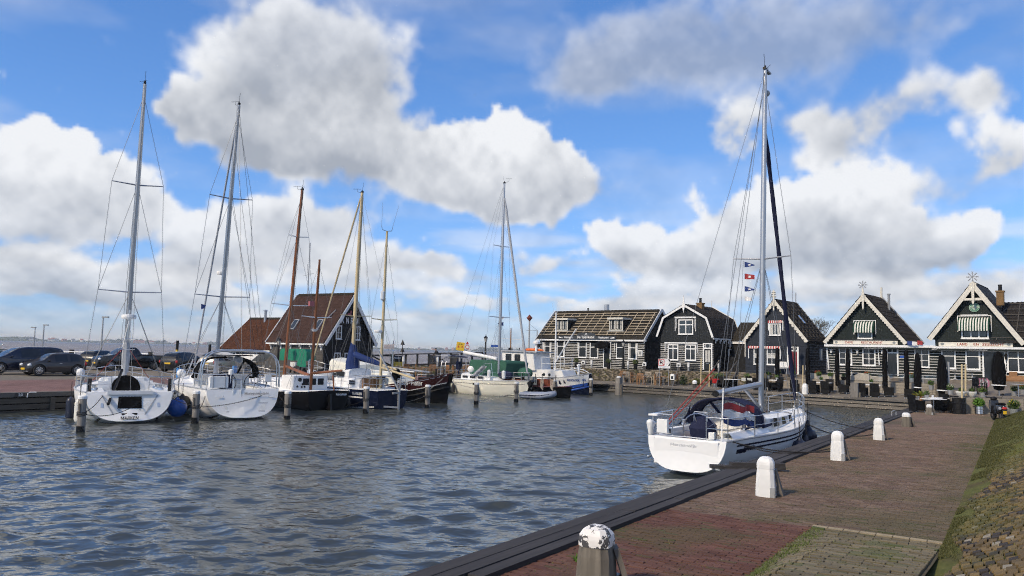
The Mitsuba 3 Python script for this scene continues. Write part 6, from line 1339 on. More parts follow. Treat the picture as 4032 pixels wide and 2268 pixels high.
put('boom', tube([[2.0, -.28, 2.3], [.4, -.45, 2.0]], .05, 8), BUFF, t); put('mizzen_boom', tube([[1.15, 0, 2.1], [-1.2, -.5, 1.6]], .055, 8), BUFF, t); put('outboard_cover', cat(ball((.55, -.55, 1.75), (.22, .24, .34), 2), rod([.55, -.55, 1.4], [.55, -.55, .9], .05)), BLACKC, t)
put('wind_vane_gear', cat(bar([-.25, -.2, -.2], [-.25, -.2, 1.0], .09, .09), bar([-.25, -.2, .85], [-.5, .35, .85], .06, .1), bar([-.25, -.2, .1], [.05, .5, .15], .06, .09), bar([-.3, -.2, .9], [.9, .35, 2.9], .09, .05), bar([-.2, -.25, .6], [-.15, -.4, 1.9], .04, .05)), GALV, t)
put('antenna_fork', cat(tube([a2(9.35) + [0, -.35, .25], a2(9.35) + [0, -.3, .05], a2(9.35), a2(9.35) + [0, .3, .05], a2(9.35) + [0, .35, .25]], .015, 5), rod(a2(9.35) + [0, .35, .2], a2(9.35) + [0, .34, 1.5], .008, 4), rod(a2(9.35) + [0, -.33, .2], a2(9.35) + [0, -.7, 1.5], .008, 4)), WIRE, t); put('radar', lathe([(.0, 0), (.2, .02), (.22, .1), (.2, .16), (0, .18)], 14, 1.1, .32, 3.9), PWHITE, t); put('mast_fender', lathe([(.0, 6.2), (.1, 6.1), (.1, 5.7), (0, 5.6)], 10, 1.1, .14), PWHITE, t)
rails(t, H, .12, .9, .6, pushpit=True); halyards(t, at, 1.4, 11.8, 0, 4); put('foredeck_bundle', ball((6.8, 0, z(6.8) + .25), (.9, .45, .25), 2), GREYC, t); put('anchor_winch', cbox(7.9, 0, z(7.9) + .12, .3, .3, .24), IRON, t)
H.text(t, 'SARK', .74, .92, .22, PWHITE, 1, .5, True); H.text(t, 'MARKEN', .16, .68, .14, PWHITE, 1, .72, True)
for tt, kd, lab in ((.97, 'w', 'white fender at the bow of the dark blue ketch'), (.93, 'b', 'first blue fender of three along the bow of the dark blue ketch'), (.88, 'b', 'second blue fender of three along the bow of the dark blue ketch'), (.80, 'w', 'white fender under the name on the dark blue ketch'), (.62, 'b', 'blue fender amidships on the dark blue ketch')): fender(t, H.S(tt, .16, 1, .2), kd, lab, .17, .75)

# ---- the barge
H = Hull(9.8, 3.5, 1.72, .82, 1.0, tr=.75, draft=.5, zst=-.3, rake=.35, full=.22, fine=.5, vz=.9, xm=.45)
t = boat('barge', 'black and maroon steel barge Gijs-Pieter with cream cabin, bow to the right', 'barge', (-11.3, 50.0), -126)
put('hull', H.skin(30, 12), BLACKH, t, smooth=60); put('transom', H.transom(), BLACKH, t); put('deck', H.deck(), GREYC, t, smooth=30); put('bulwark_band', H.stripe(-.01, -.46, .30, .995), MAROON, t); put('white_rail', H.stripe(.0, -.07, .30, .99), PWHITE, t); put('lower_line', H.stripe(-.46, -.50, .30, .99), PWHITE, t)
put('cap_rail', H.rail(0, .04, .3, 1), MAROON, t); put('rubbing_strake', H.rail(.36, .06, .5, 1.0, out=.02), BLACKH, t)
z = lambda x: float(H.h(x / H.L)) - .03
cabin(t, 1.2, 6.2, 2.7, 2.3, lambda x: z(x), .95, .75, CREAMW, name='cabin'); cabin(t, .4, 3.2, 2.4, 2.2, lambda x: z(x) + .3, 1.15, .9, CREAMW, name='wheelhouse')
for s_ in (1, -1):
    for x in (1.5, 3.7, 5.0): put('cabin_window', box(x, x + .7, s_ * 1.30 - .012, s_ * 1.30 + .012, 1.1, 1.5), DGLASS, t)
put('cabin_trim', cat(*[tube([[1.2, s_ * 1.05, z(1.2) + .98], [6.0, s_ * .9, z(6) + .80]], .035, 6) for s_ in (1, -1)]), PWHITE, t); put('hand_rail', cat(*[tube([[6.3, y, 1.0], [6.3, y, 1.55], [7.6, y, 1.6], [7.6, y, 1.1]], .022, 6) for y in (-.9, .9)]), PWHITE, t)
put('lowered_mast', tube([[8.0, .1, 1.75], [1.0, .1, 2.15]], [.05, .06], 8), GREYC, t); put('stove_pipe', cat(rod([4.5, .5, 1.6], [4.5, .5, 2.9], .06), lathe([(.12, 2.9), (.12, 2.95), (0, 3.0)], 8, 4.5, .5)), STEEL, t); put('foredeck_gear', cat(cbox(7.8, 0, 1.3, .6, .7, .3), cbox(8.4, -.3, 1.5, .3, .3, .3), rod([8.9, -.35, 1.4], [8.9, -.35, 2.0], .05), rod([8.9, .35, 1.4], [8.9, .35, 2.0], .05)), IRON, t)
H.text(t, 'Gijs-Pieter', .80, 1.02, .26, PWHITE, -1, 1.35, True); H.text(t, 'Gijs', .955, 1.35, .2, PWHITE, 1, .4, True); ballfender(t, H.S(.52, .2, -1, .2), BALLR, 'faded red ball fender on the black side of the barge', .22); barge_ = t

# ---- white sloop with solar arch, bow to the right
H = Hull(9.2, 3.0, 1.15, 1.02, 1.05, tr=.8, draft=.35, zst=.05, rake=.55, full=.45, fine=.75)
t = boat('sailing_yacht', 'cream white sloop with solar panel arch and white boom, fenders on its long side', 'sailing yacht', (-4.7, 58.6), -138.6)
put('hull', H.skin(30, 12), CREAMW, t, smooth=60); put('transom', H.transom(), CREAMW, t); bottom(t, H, BLACKH, .12); put('waterline_stripe', H.stripe(.17, .20, .02, .98, rel=False), NAVY, t); put('deck', H.deck((.05, .3, .65)), DECK, t, smooth=30); put('sheer_line', H.stripe(-.22, -.25, .03, .97), NAVY, t); put('toe_rail', H.rail(0, .025), GREYC, t)
z = lambda x: float(H.h(x / H.L)) - .03
cabin(t, 2.7, 6.6, 2.0, 1.1, lambda x: z(x), .48, .2)
for s_ in (1, -1):
    for x in (3.0, 3.8, 4.6): put('cabin_window', box(x, x + .55, s_ * (1.0 - (x - 2.7) * .075) - .01, s_ * (1.0 - (x - 2.7) * .075) + .02, z(x) + .14, z(x) + .3), DGLASS, t)
for tt in (.20, .52): put('hull_window', H.stripe(-.2, -.34, tt, tt + .07), DGLASS, t)
at = rig(t, 5.9, 1.5, 15.2, H, ALU, .10, ((5.5, .98), (10.6, .75)), fore=[9.0, 0, 1.2], back=([.1, .8, 1.1], [.1, -.8, 1.1]), chain=(5.7, 1.35, 1.0), rake=-.1, jib=(GREYC, .05, .08), thin=.008)
put('boom', tube([[5.75, 0, 2.55], [1.6, .2, 2.95]], .13, 10), PWHITE, t, smooth=40); halyards(t, at, 1.6, 15, 0, 4)
A = hoodarc(.6, 1.2, 1.05, 1.55, 11, 4); put('stern_arch', cat(tube(A, .03, 7), tube(A + [.5, 0, 0], .03, 7)), STEEL, t); put('solar_panel', cat(box(-.1, 1.5, -1.25, 1.1, 2.66, 2.71)), GREYC, t); put('bimini_frame', cat(bar([1.5, -.9, 2.7], [3.4, -.9, 2.6], .05, .08), bar([1.5, .9, 2.7], [3.4, .9, 2.6], .05, .08)), NAVYC, t)
put('mainsail_bag', ball((6.6, 0, z(6.6) + .42), (.65, .4, .3), 2), NAVYC, t); put('folded_tender', cat(bar([4.2, -.9, 1.3], [5.1, -.75, 2.0], .3, .12), bar([4.35, -.8, 1.3], [5.25, -.6, 2.0], .08, .08)), GREYC, t); put('raft_canister', cat(ball((3.4, -.5, 1.75), (.32, .25, .25), 2), lathe([(.0, 1.2), (.12, 1.25), (.14, 1.7), (0, 1.8)], 10, 5.9, -.9), lathe([(.0, 1.2), (.12, 1.25), (.14, 1.7), (0, 1.8)], 10, 7.3, -.75)), PWHITE, t)
put('outboard', cat(cbox(2.4, -.9, 2.0, .3, .3, .55), bar([2.4, -.9, 1.3], [2.2, -.9, 2.5], .05, .05), bar([2.4, -.9, 1.3], [2.7, -.9, 2.5], .05, .05)), NAVY, t); put('frame_hoop', tube([[5.2, -.8, 1.1], [5.3, -.8, 2.2], [6.0, -.8, 2.25], [6.2, -.8, 1.2]], .02, 6), STEEL, t); put('anchor', cat(bar([8.6, 0, 1.2], [9.4, 0, 1.1], .1, .1), plate([(9.2, .7), (9.5, 1.1), (9.3, 1.2), (9.0, 1.0)], -.12, .12)), IRON, t)
rails(t, H, .12, .88, .58)
fender(t, H.S(.30, .12, -1, .16), 'k', 'black fender on the cream sloop, left of the two', .13, .75); fender(t, H.S(.58, .12, -1, .16), 'k', 'black fender on the cream sloop, right of the two', .13, .8)
k = thing('pennant', 'blue pennant with white cross below the spreader of the cream sloop', 'flag', PLACE[t]); put('cloth', both(grid(np.array([[[5.7, .5, 5.2], [5.5, .15, 5.1]], [[5.7, .5, 4.9], [5.5, .12, 5.06]]]))), FLAGB, k); k = thing('pennant', 'tiny white pennant above the blue one on the cream sloop', 'flag', PLACE[t]); put('cloth', both(grid(np.array([[[5.7, .5, 5.6], [5.5, .2, 5.55]], [[5.7, .5, 5.38], [5.5, .2, 5.5]]]))), FLAGW, k)

# ---- workboat with green cover, tug behind it, dinghy
H = Hull(7.6, 2.8, .8, .68, .75, tr=.8, draft=.4, zst=-.2, rake=.2, full=.2, fine=.45)
t = boat('workboat', 'black workboat with red-brown bulwark and green canvas cover beside the tug', 'workboat', (-1.9, 56.6), -126)
put('hull', H.skin(24, 10), BLACKH, t, smooth=60); put('transom', H.transom(), BLACKH, t); put('deck', H.deck(), RUST, t); put('bulwark', cat(*[grid(np.stack([H.S(np.linspace(.1, .74, 20), 0, s_), H.S(np.linspace(.1, .74, 20), 0, s_) * [1, .97, 1] + [0, 0, .48]], 1)) for s_ in (1, -1)]), RUST, t); put('bulwark_plate', cat(box(4.6, 5.6, -1.36, -1.33, .85, 1.42)), POTG, t)
cv = [(-.3, 1.25), (2.9, 1.25), (3.0, 2.25), (2.85, 2.4), (-.2, 2.45), (-.35, 2.25)]
put('canvas_cover', xf(prism([(x, z_) for x, z_ in cv], -1.35, 1.35), UPRIGHT), GREENC, t); put('covered_engine', ball((3.9, -.3, 1.6), (.6, .4, .4), 2), GREENC, t)
put('rail', cat(*[rod([x, -1.36, 1.0], [x, -1.36, 1.62], .025) for x in np.arange(4.4, 7.2, .55)], tube([[3.2, -1.38, 1.32], [7.2, -1.0, 1.4]], .025, 5)), IRON, t)
for i, x in enumerate((3.6, 5.1, 6.0, 6.8)): put('rope_coil', cat(*[tube([[x + .08 * j, -1.44, 1.3], [x + .05 * j, -1.46, .75 - .06 * j], [x + .1 + .08 * j, -1.46, .6 - .05 * j], [x + .16 + .05 * j, -1.44, 1.3]], .022, 5) for j in range(2)]), ROPEW, t)
H = Hull(8.6, 3.1, 1.55, .95, .9, tr=.75, draft=.6, zst=-.3, rake=.25, full=.25, fine=.42)
t = boat('tug', 'small white tug with blue band, dark blue hull and tall wheelhouse below the restaurant', 'tug', (-.9, 62.0), -126)
put('hull', H.skin(26, 12), NAVY, t, smooth=60); put('transom', H.transom(), NAVY, t); put('deck', H.deck(), GREYC, t); put('white_bulwark', H.stripe(.06, -.62, .05, .995), PWHITE, t); put('blue_band', H.stripe(-.62, -.82, .05, .99), BLUEP, t); put('blue_fender_strip', H.rail(.45, .07, .3, 1, out=.03), BLUEP, t); put('cap_rail', H.rail(0, .04, dz=.06), GREYC, t)
put('trunk', xf(prism([(1.4, .9), (7.0, .9), (6.6, 1.75), (1.4, 1.8)], -.95, .95), UPRIGHT), PWHITE, t); put('wheelhouse', xf(prism([(1.3, 1.7), (4.3, 1.7), (4.1, 3.05), (1.1, 3.1)], -1.15, 1.15), UPRIGHT), PWHITE, t)
put('wheelhouse_roof', cat(xf(prism([(.8, 3.1), (4.5, 3.05), (4.5, 3.13), (.8, 3.2)], -1.3, 1.3), UPRIGHT)), GREYC, t)
for x in (1.5, 2.35): put('side_window', box(x, x + .55, -1.165, -1.152, 2.1, 2.9), DGLASS, t)
for y in (-1.0, -.3, .4): put('front_window', xf(box(0, .015, y, y + .58, 0, .85), place(4.18, 0, 2.08) @ rotm([0, 1, 0], -.1)), DGLASS, t)
for x in (5.0, 5.5): put('porthole', xf(lathe([(0, .012), (.1, .012), (.12, 0)], 14), np.array([[1, 0, 0, x], [0, 0, -1, -.952], [0, 1, 0, 1.4], [0, 0, 0, 1.0]])), DGLASS, t)
put('fore_rail', cat(*[rod([x, y, 1.75], [x, y, 2.75], .022) for x in (4.7, 6.4) for y in (-.85, .85)], *[bar([4.7, y, z_], [6.4, y, z_], .03, .03) for y in (-.85, .85) for z_ in (2.25, 2.73)], *[bar([6.4, -.85, z_], [6.4, .85, z_], .03, .03) for z_ in (2.25, 2.73)]), PWHITE, t)
put('tug_mast', cat(rod([5.4, 0, 1.7], [5.4, 0, 6.2], .06, 8), rod([5.42, 0, 2.35], [7.6, -.6, 4.9], .055, 8), rod([5.3, .3, 6.2], [5.2, .6, 7.2], .01, 4), rod([5.3, -.2, 6.2], [5.3, -.4, 6.9], .01, 4)), PWHITE, t); put('radar', cat(lathe([(.10, 3.1), (.08, 3.7), (.1, 3.72), (.28, 3.75), (.28, 3.9), (.1, 4.0), (0, 4.02)], 14, 3.6, 0)), PWHITE, t); put('samson_post', cat(lathe([(.09, 1.2), (.09, 2.1), (.13, 2.12), (.13, 2.22), (0, 2.3)], 10, 7.5, 0), rod([7.4, -.4, 1.95], [7.4, .4, 1.95], .06)), PWHITE, t); put('bow_rail', cat(*[tube([[6.0, s_ * 1.2, 1.9], [7.4, s_ * .8, 1.85], [8.2, s_ * .3, 1.65]], .03, 6) for s_ in (1, -1)]), PWHITE, t)
H.text(t, 'GOUDHOEK', .88, 1.0, .17, LETBL, -1, .95, True); H.text(t, 'HOL', .965, 1.05, .14, LETBL, -1, .3, True)
k = put('tyre_fender', xf(lathe([(.12, -.05), (.2, -.08), (.24, 0), (.2, .08), (.12, .05)], 16), np.array([[1, 0, 0, 6.1], [0, 0, -1, -1.5], [0, 1, 0, .95], [0, 0, 0, 1.0]])), RUBBER, t); tug = t
kk = thing('kayak', 'orange kayak lying on the roof of the tug wheelhouse', 'kayak', PLACE[t]); put('shell', xf(tube([[2.2, .2, 3.24], [2.7, .2, 3.28], [3.6, .2, 3.28], [4.2, .2, 3.25]], [.03, .11, .11, .03], 10), np.eye(4)), ORANGE, kk, smooth=True)
p = np.array([1.9, 50.9]); t = thing('dinghy', 'grey inflatable dinghy floating at the bow of the cream sloop', 'dinghy', place(p[0], p[1], .22, math.radians(-25)))
put('tube', cat(*[tube([[-1.1, y, .0], [.4, y, .02], [.95, y * .6, .12], [1.15, 0, .18]], [.2, .22, .2, .18], 12) for y in (-.45, .45)]), GREYD, t, smooth=True); put('floor', box(-1.0, .7, -.35, .35, -.12, -.08), GREYC, t); put('transom', box(-.95, -.9, -.4, .4, -.15, .25), GREYC, t); put('rubbing_strip', cat(*[tube([[-1.1, y * 1.46, .02], [.4, y * 1.48, .04], [1.0, y * .95, .14]], .03, 6) for y in (-.45, .45)]), NAVY, t)
put('hand_grip', cat(box(-.4, .1, -.68, -.655, -.02, .06)), IRON, t)

# ---- mooring piles in the water
pil = [(-14.73, 26.47), (-12.39, 30.33), (-9.48, 32.79), (-6.82, 36.5), (-4.37, 40.86), (-1.92, 44.43), (.42, 47.25), (3.1, 52.2), (6.02, 56.6)]
pl_ = ['first and leftmost mooring pile, in front of the leftmost yacht', 'mooring pile at the left quarter of the second yacht', 'mooring pile before the black two-master', 'mooring pile before the stern of the dark blue ketch', 'mooring pile before the barge', 'mooring pile at the left part of the cream sloop', 'mooring pile near the bow of the cream sloop', 'mooring pile before the workboat', 'mooring pile before the tug bow']
for i, (x, y) in enumerate(pil):
    lean = rng.normal(0, .012, 2)
    if i == 0:
        t = pile0 = thing('mooring_pile', pl_[0], 'mooring pile', place(x, y), 'mooring piles in a row')
        zs = np.linspace(-1, 1.17, 9); put('shaft', tube([[.012 * math.sin(z * 3), .01 * math.cos(z * 4), z] for z in zs], [.135 + .006 * math.sin(z * 9) for z in zs], 14), PILEW, t, smooth=50)
        put('wet_foot', lathe([(.139, -.6), (.139, .14), (.142, .2)], 14), BLACKH, t); put('cap', lathe([(.142, 1.12), (.146, 1.13), (.146, 1.2), (.12, 1.235), (0, 1.24)], 16), PWHITE, t); put('cleat', cat(cbox(.0, -.15, .82, .05, .05, .3), cbox(0, -.15, .95, .03, .1, .03)), GREYW, t); put('rope_turns', cat(*[tube([[.15 * math.cos(a), .15 * math.sin(a), z_ + .03 * math.sin(a)] for a in np.linspace(0, 6.28, 17)], .016, 4) for z_ in (.58, .63, .68)]), ROPEB, t)
    else: dup(pile0, place(x, y, rng.normal(0, .03), rng.uniform(-.6, .6)), pl_[i])
for (x, y, h, lab) in ((8.3, 58.2, 1.30, 'thick grey mooring post with white cap right of the tug'), (22.6, 50.0, 1.55, 'thick square timber post standing in the water by the wicker terrace')):
    t = thing('dock_post', lab, 'mooring post', place(x, y, 0, math.atan2(DY, DX)))
    w = .19 if h < 1.5 else .23
    put('shaft', cat(box(-w, w, -w, w, -1, h)), PILEW, t); put('strap', cat(box(w + .003, w + .12, -.1, .1, -.6, h * .62)), POSTW, t); put('cap', cat(lathe([(w * .9, h + .002), (w * .9, h + .06), (w * .6, h + .1), (0, h + .11)], 10)) if h < 1.5 else cat(box(-w * .97, w * .97, -w * .97, w * .97, h + .002, h + .04)), PWHITE if h < 1.5 else PILEW, t)
P_ = lambda i, z=.62: np.array([*pil[i], z])
line('mooring_line', P_(0), W2(boat1, [.1, .9, 1.1]), .12, ROPEB, 'black line from the leftmost pile to the leftmost yacht'); line('mooring_line', P_(0), W2(boat1, [.1, -.5, .9]), .3, ROPEB, 'slack line across the transom of the leftmost yacht'); line('mooring_line', P_(1, .7), W2(boat1, [.15, -1.3, 1.1]), .12, ROPEB, 'line from the second pile to the leftmost yacht'); line('mooring_line', P_(1), W2(boat2, [.1, -1.4, 1.2]), .18, ROPEB, 'line across the transom of the second yacht'); line('mooring_line', P_(1), W2(boat2, [.3, 1.4, 1.2]), .35, ROPEB, 'slack line from the second pile to the left quarter of the second yacht'); line('mooring_line', P_(2), W2(boat2, [.1, -1.4, 1.2]), .08, ROPEB, 'line from the third pile to the second yacht')
line('mooring_line', P_(4, .9), W2(barge_, [9.2, .2, 1.6]), .02, ROPEW, 'taut pale line from the pile to the barge bow'); line('mooring_line', P_(4, .7), W2(barge_, [5.0, -1.75, .5]), .5, ROPEW, 'slack pale line looping below the barge to its pile'); line('mooring_line', P_(5, .9), W2(barge_, [9.6, .3, 1.2]), .02, ROPEW, 'pale doubled line from the barge bow to the next pile'); line('mooring_line', P_(6, .6), P_(5, .15), .05, ROPEW, 'low pale line between the two piles at the cream sloop'); line('mooring_line', P_(3, .7), np.array([-9.7, 41.5, .25]), .3, ROPEB, 'black slack chain-like line by the dark blue ketch')
line('mooring_line', P_(7, .8), np.array([1.6, 53.9, .9]), .25, ROPEW, 'pale line from the pile to the workboat rail')
# ================================================================ bollards, cars, street furniture, terrace
# ---- white timber bollards along the right quay
GREYB = wood('brace_wood', (.15, .135, .12), .6)
def bollard(s, t, h, label, mat_body, cap_mat, w=.15, kind='tall'):
    p = qs(s, t); k = thing('bollard', label, 'bollard', place(p[0], p[1], float(qz(p[1])), math.atan2(EY, EX) + .12), 'bollards along the right quay')
    zs = (0, h * .72, h * .735)
    def oct_(r, c=.38): a = r * (1 - c); return [(-r, -a), (-a, -r), (a, -r), (r, -a), (r, a), (a, r), (-a, r), (-r, a)]
    def ring(r, z): return np.array([[x, y, z] for x, y in oct_(r)])
    def loft(rs): P = np.array([ring(r, z) for r, z in rs]); P = np.concatenate([P, P[:, :1]], 1); return cat(flip(grid(P)), (np.vstack([P[-1][:8], P[-1][:8].mean(0)]), np.array([[i, (i + 1) % 8, 8] for i in range(8)])))
    body = put('post', loft([(w * 1.12, -.05), (w * 1.10, h * .2), (w * 1.02, h * .55), (w * .92, h * .70)]), mat_body, k)
    put('cap', loft([(w * .97, h * .70), (w * .98, h * .80), (w * .93, h * .87), (w * .72, h * .95), (w * .40, h * .99), (w * .05, h)]), cap_mat, k)
    if kind == 'tall':
        for sx, sy in ((-1, -1), (1, -1), (1, 1)): put('corner_iron', cat(cbox(sx * w * .9, sy * w * 1.12, h * .12, .075, .03, h * .24), cbox(sx * w * 1.12, sy * w * .9, h * .12, .03, .075, h * .24)), GALV, k)
    put('side_brace', bar([w * .75, -w * .95, h * .66], [w * 1.15, -w * 1.75, .0], .17, .05), GREYB, k)
    return k
def peel_col(p, n, uv):
    m = smoothstep(.53, .56, .7 * fbm(p.x * 17, p.y * 17, p.z * 12, 4) + .3 * fbm(p.x * 60, p.y * 60, p.z * 50, 3)); return mix((.72, .71, .69), (.07, .07, .075), m)
scene['peeling_white'] = {'type': 'twosided', 'bsdf': {'type': 'principled', 'base_color': proc(peel_col), 'roughness': .55, 'specular': .4}}
bollard(.63, 1.64, .625, 'nearest bollard, bare grey timber with peeling white cap, cut by the bottom of the view', POSTW, 'peeling_white', .155)
for i, (s, l) in enumerate(((7.29, 'second bollard from the viewer, white with a grey side plank, by the loose board'), (13.6, 'third bollard, white, holding the yacht stern lines'), (20.2, 'fourth bollard, white, holding the yacht bow lines'))): bollard(s, 1.46, (.66, .69, .67)[i], l, PWHITE, PWHITE, .14)
bollard(27.06, 1.5, .54, 'fifth bollard, low dark timber with round white cap', POSTW, PWHITE, .15, 'low')
bollard(36.95, 1.47, .52, 'farthest bollard, grey with white foot irons in front of the cafe tables', POSTW, PWHITE, .13)
p = lq(.87, 1.66); k = thing('bollard', 'weathered bollard with rounded white cap on the left quay beside the leftmost yacht', 'bollard', place(p[0], p[1], lqz(*p), .3)); put('post', lathe([(.2, 0), (.19, .45), (.17, .62)], 10), GREYC, k); put('cap', lathe([(.18, .62), (.185, .78), (.14, .9), (0, .95)], 12), PWHITE, k); put('rope_turns', cat(*[tube([[.22 * math.cos(a), .22 * math.sin(a), z] for a in np.linspace(0, 6.28, 15)], .022, 4) for z in (.4, .47, .54)]), ROPEW, k)
for l, n, lab in ((5.81, 1.5, 'bright blue tap post on the left quay between the two white yachts'), (10.3, 3.2, 'bright blue post on the left quay seen through the black spray hood')):
    p = lq(l, n); k = thing('service_post', lab, 'post', place(p[0], p[1], lqz(*p), .9)); pm('bright_blue', (.03, .20, .52), .4); put('post', box(-.11, .11, -.09, .09, 0, .95), 'bright_blue', k); put('foot', box(-.16, .16, -.14, .14, 0, .12), 'bright_blue', k)

# ---- cars
def car(label, x, y, head, L, W, Hh, top, paint, group=None, belt=.62, lights='front', rims=STEELB, plate_front=True, wb=.64, rw=.31, cargo=None, glassx=None, name='parked_car'):
    """top: (x fraction from the tail, height fraction); head: direction of the nose, degrees left of north"""
    t = thing(name, label, 'car', place(x, y, lqz(x, y), math.radians(90 + head)), group)
    N = 44; xs = np.linspace(0, 1, N); fx, fz = zip(*top); zt = np.interp(xs, fx, fz) * Hh
    zt = np.convolve(np.pad(zt, 1, 'edge'), [.25, .5, .25], 'valid'); zb = np.minimum(zt - .015, belt * Hh * (1 - .06 * (xs - .3)))
    w = W / 2 * (1 - .22 * np.abs(2 * xs - 1) ** 5) ; w[0] *= .93; w[-1] *= .88
    def sec(i):
        h = max(zt[i] - zb[i], .02); tw = np.clip(h / (Hh * .38), 0, 1) * .17 * W; lo = .17 + .06 * max(0, abs(2 * xs[i] - 1) - .85) / .15
        return [(w[i] * .90, lo), (w[i] * .985, lo + .12), (w[i], (lo + zb[i]) / 2 + .05), (w[i] * .965, zb[i]), (w[i] * .96 - tw * .85, zb[i] + h * .80), (w[i] * .96 - tw - .05, zb[i] + h * .95), (w[i] * .45, zt[i]), (0, zt[i] + .008)]
    R = []
    for i in range(N):
        s_ = sec(i); ring = [(-y_, z_) for y_, z_ in s_] + [(y_, z_) for y_, z_ in s_[-2::-1]] ; R.append([[(xs[i] - .5) * L, y_, z_] for y_, z_ in ring])
    R = np.array(R); m = R.shape[1]; R2 = np.concatenate([R, R[:, :1]], 1); v, f = arr(grid(R2)) if False else (None, None)
    V = R.reshape(-1, 3); F = []
    for i in range(N - 1):
        for j in range(m): a, b = i * m + j, i * m + (j + 1) % m; F += [[a, b, b + m], [a, b + m, a + m]]
    for base, rev_ in ((0, 0), ((N - 1) * m, 1)):
        c = len(V); V = np.vstack([V, V[base:base + m].mean(0)])
        for j in range(m): tri = [base + (j + 1) % m, base + j, c]; F.append(tri[::-1] if rev_ else tri)
    ax = (-wb / 2 * L, wb / 2 * L)
    M = manifold((V, np.array(F)))
    if M.volume() < 0: M = manifold((V, np.array(F)[:, ::-1]))
    ok = M.status() == manifold3d.Error.NoError and M.num_tri() > 0
    if ok:
        for a in ax:
            for s_ in (1, -1): M = M - manifold3d.Manifold.cylinder(W * .24, rw * 1.13, rw * 1.13, 20).rotate((90, 0, 0)).translate((a, s_ * W * .38 + W * .12, rw))
    put('body', M if ok else (V, np.array(F)), paint, t, smooth=32)
    def skin(i0, i1, j0, j1, o=.006):
        P = R[i0:i1 + 1, j0:j1 + 1].copy(); c = np.array([0, 0, Hh * .35]); d = P - [[c]]; d[..., 0] = 0; d /= np.linalg.norm(d, axis=-1, keepdims=True) + 1e-9; return grid(P + d * o)
    gl = [i for i in range(N) if zt[i] - zb[i] > .16 * Hh]; g0, g1 = gl[0], gl[-1]
    roof = [i for i in range(N) if zt[i] > .955 * Hh]; r0, r1 = roof[0], roof[-1]
    cuts = glassx or ([g0 + 2, (g0 + g1) // 2 - 2, g1 - 5])
    for sj in ((3, 4), (m - 5, m - 4)):
        for a, b in zip(cuts[:-1], cuts[1:]): put('side_window', skin(a + 1, b - 1, *sj), DGLASS, t)
    def shield(i0, i1):
        P = R[i0:i1 + 1, 5:m - 5].copy(); d = np.gradient(R[i0:i1 + 1, m // 2], axis=0); nn = np.stack([-d[:, 2], 0 * d[:, 0], d[:, 0]], -1); nn /= np.linalg.norm(nn, axis=1, keepdims=True); nn *= np.sign(nn[:, 2:]); return grid(P + nn[:, None] * .008)
    put('windscreen', shield(r1 + 1, g1), DGLASS, t)
    if r0 - g0 >= 1 and not cargo: put('rear_window', shield(g0, r0 - 1), DGLASS, t)
    for a in ax:
        for s_ in (1, -1):
            k = put('wheel', xf(lathe([(rw * .62, -.10), (rw * .96, -.10), (rw, -.06), (rw, .06), (rw * .96, .10), (rw * .62, .10)], 20), place(a, s_ * (W / 2 - .11), rw) @ rotm([1, 0, 0], math.pi / 2)), RUBBER, t)
            q = [lathe([(0, .03), (.05, .03), (.06, 0)], 8), lathe([(rw * .56, .02), (rw * .64, .02), (rw * .64, -.05)], 18)] + [bar([rw * .04 * math.cos(b), rw * .04 * math.sin(b), .012], [rw * .6 * math.cos(b), rw * .6 * math.sin(b), .0], .028, .035) for b in np.arange(0, 6.28, 6.28 / 10)]
            put('rim', xf(cat(*q), place(a, s_ * (W / 2 - .035), rw) @ rotm([1, 0, 0], -s_ * math.pi / 2)), rims, k)
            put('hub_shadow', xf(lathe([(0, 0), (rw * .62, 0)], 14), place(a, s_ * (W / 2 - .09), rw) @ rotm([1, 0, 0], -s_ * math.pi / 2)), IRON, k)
    xf_, xr = L / 2, -L / 2; zl = Hh * .47
    for s_ in (1, -1):
        put('headlight', ball((xf_ - .12, s_ * W * .36, zl), (.10, .12, .085), 2), PWHITE, t); put('tail_light', ball((xr + .1, s_ * W * .41, Hh * .52), (.09, .08, .11), 2), REDS, t)
        put('mirror', ball(((xs[g1] - .5) * L - .1, s_ * (W / 2 + .05), belt * Hh + .06), (.07, .09, .06), 1), paint, t); put('door_handle', cbox(-.03 * L, s_ * (W / 2 * .985), Hh * .53, .15, .02, .03), STEELB, t)
    put('number_plate', cbox(xf_ + .0, 0, Hh * .30, .03, .46, .11), PYEL, t); put('number_plate', cbox(xr - .0, 0, Hh * .44, .03, .46, .11), PYEL, t)
    put('bumper_trim', cat(cbox(xf_ - .03, 0, .25, .1, W * .72, .05), cbox(xr + .03, 0, .28, .1, W * .75, .06)), STEELB if lights == 'chrome' else IRON, t); put('grille', cbox(xf_ - .02, 0, Hh * .2 + .05, .06, W * .5, .12), IRON, t)
    if cargo: put('load_bed_rail', cat(box(-.46 * L, -.06 * L, -W / 2 * .95, -W / 2 * .86, belt * Hh * 1.01, belt * Hh * 1.01 + .05), box(-.46 * L, -.06 * L, W / 2 * .86, W / 2 * .95, belt * Hh * 1.01, belt * Hh * 1.01 + .05)), IRON, t)
    return t
pm('car_grey', (.04, .038, .04), .16, metal=.4, coat=.8); pm('car_navy', (.008, .012, .03), .14, coat=1); pm('car_black', (.005, .005, .006), .12, coat=1); pm('car_silver', (.26, .25, .22), .3, metal=.6, coat=.8)
HB = [(0, .50), (.02, .70), (.08, .88), (.16, .965), (.30, 1), (.52, .99), (.60, .95), (.74, .70), (.80, .66), (.93, .56), (1, .40)]
hd = math.degrees(math.atan2(.59, -.81))
car('small dark grey hatchback with chrome details parked nearest the water on the left', -26.15, 43.75, hd, 3.15, 1.42, 1.28, HB, 'car_grey', lights='chrome', belt=.62)
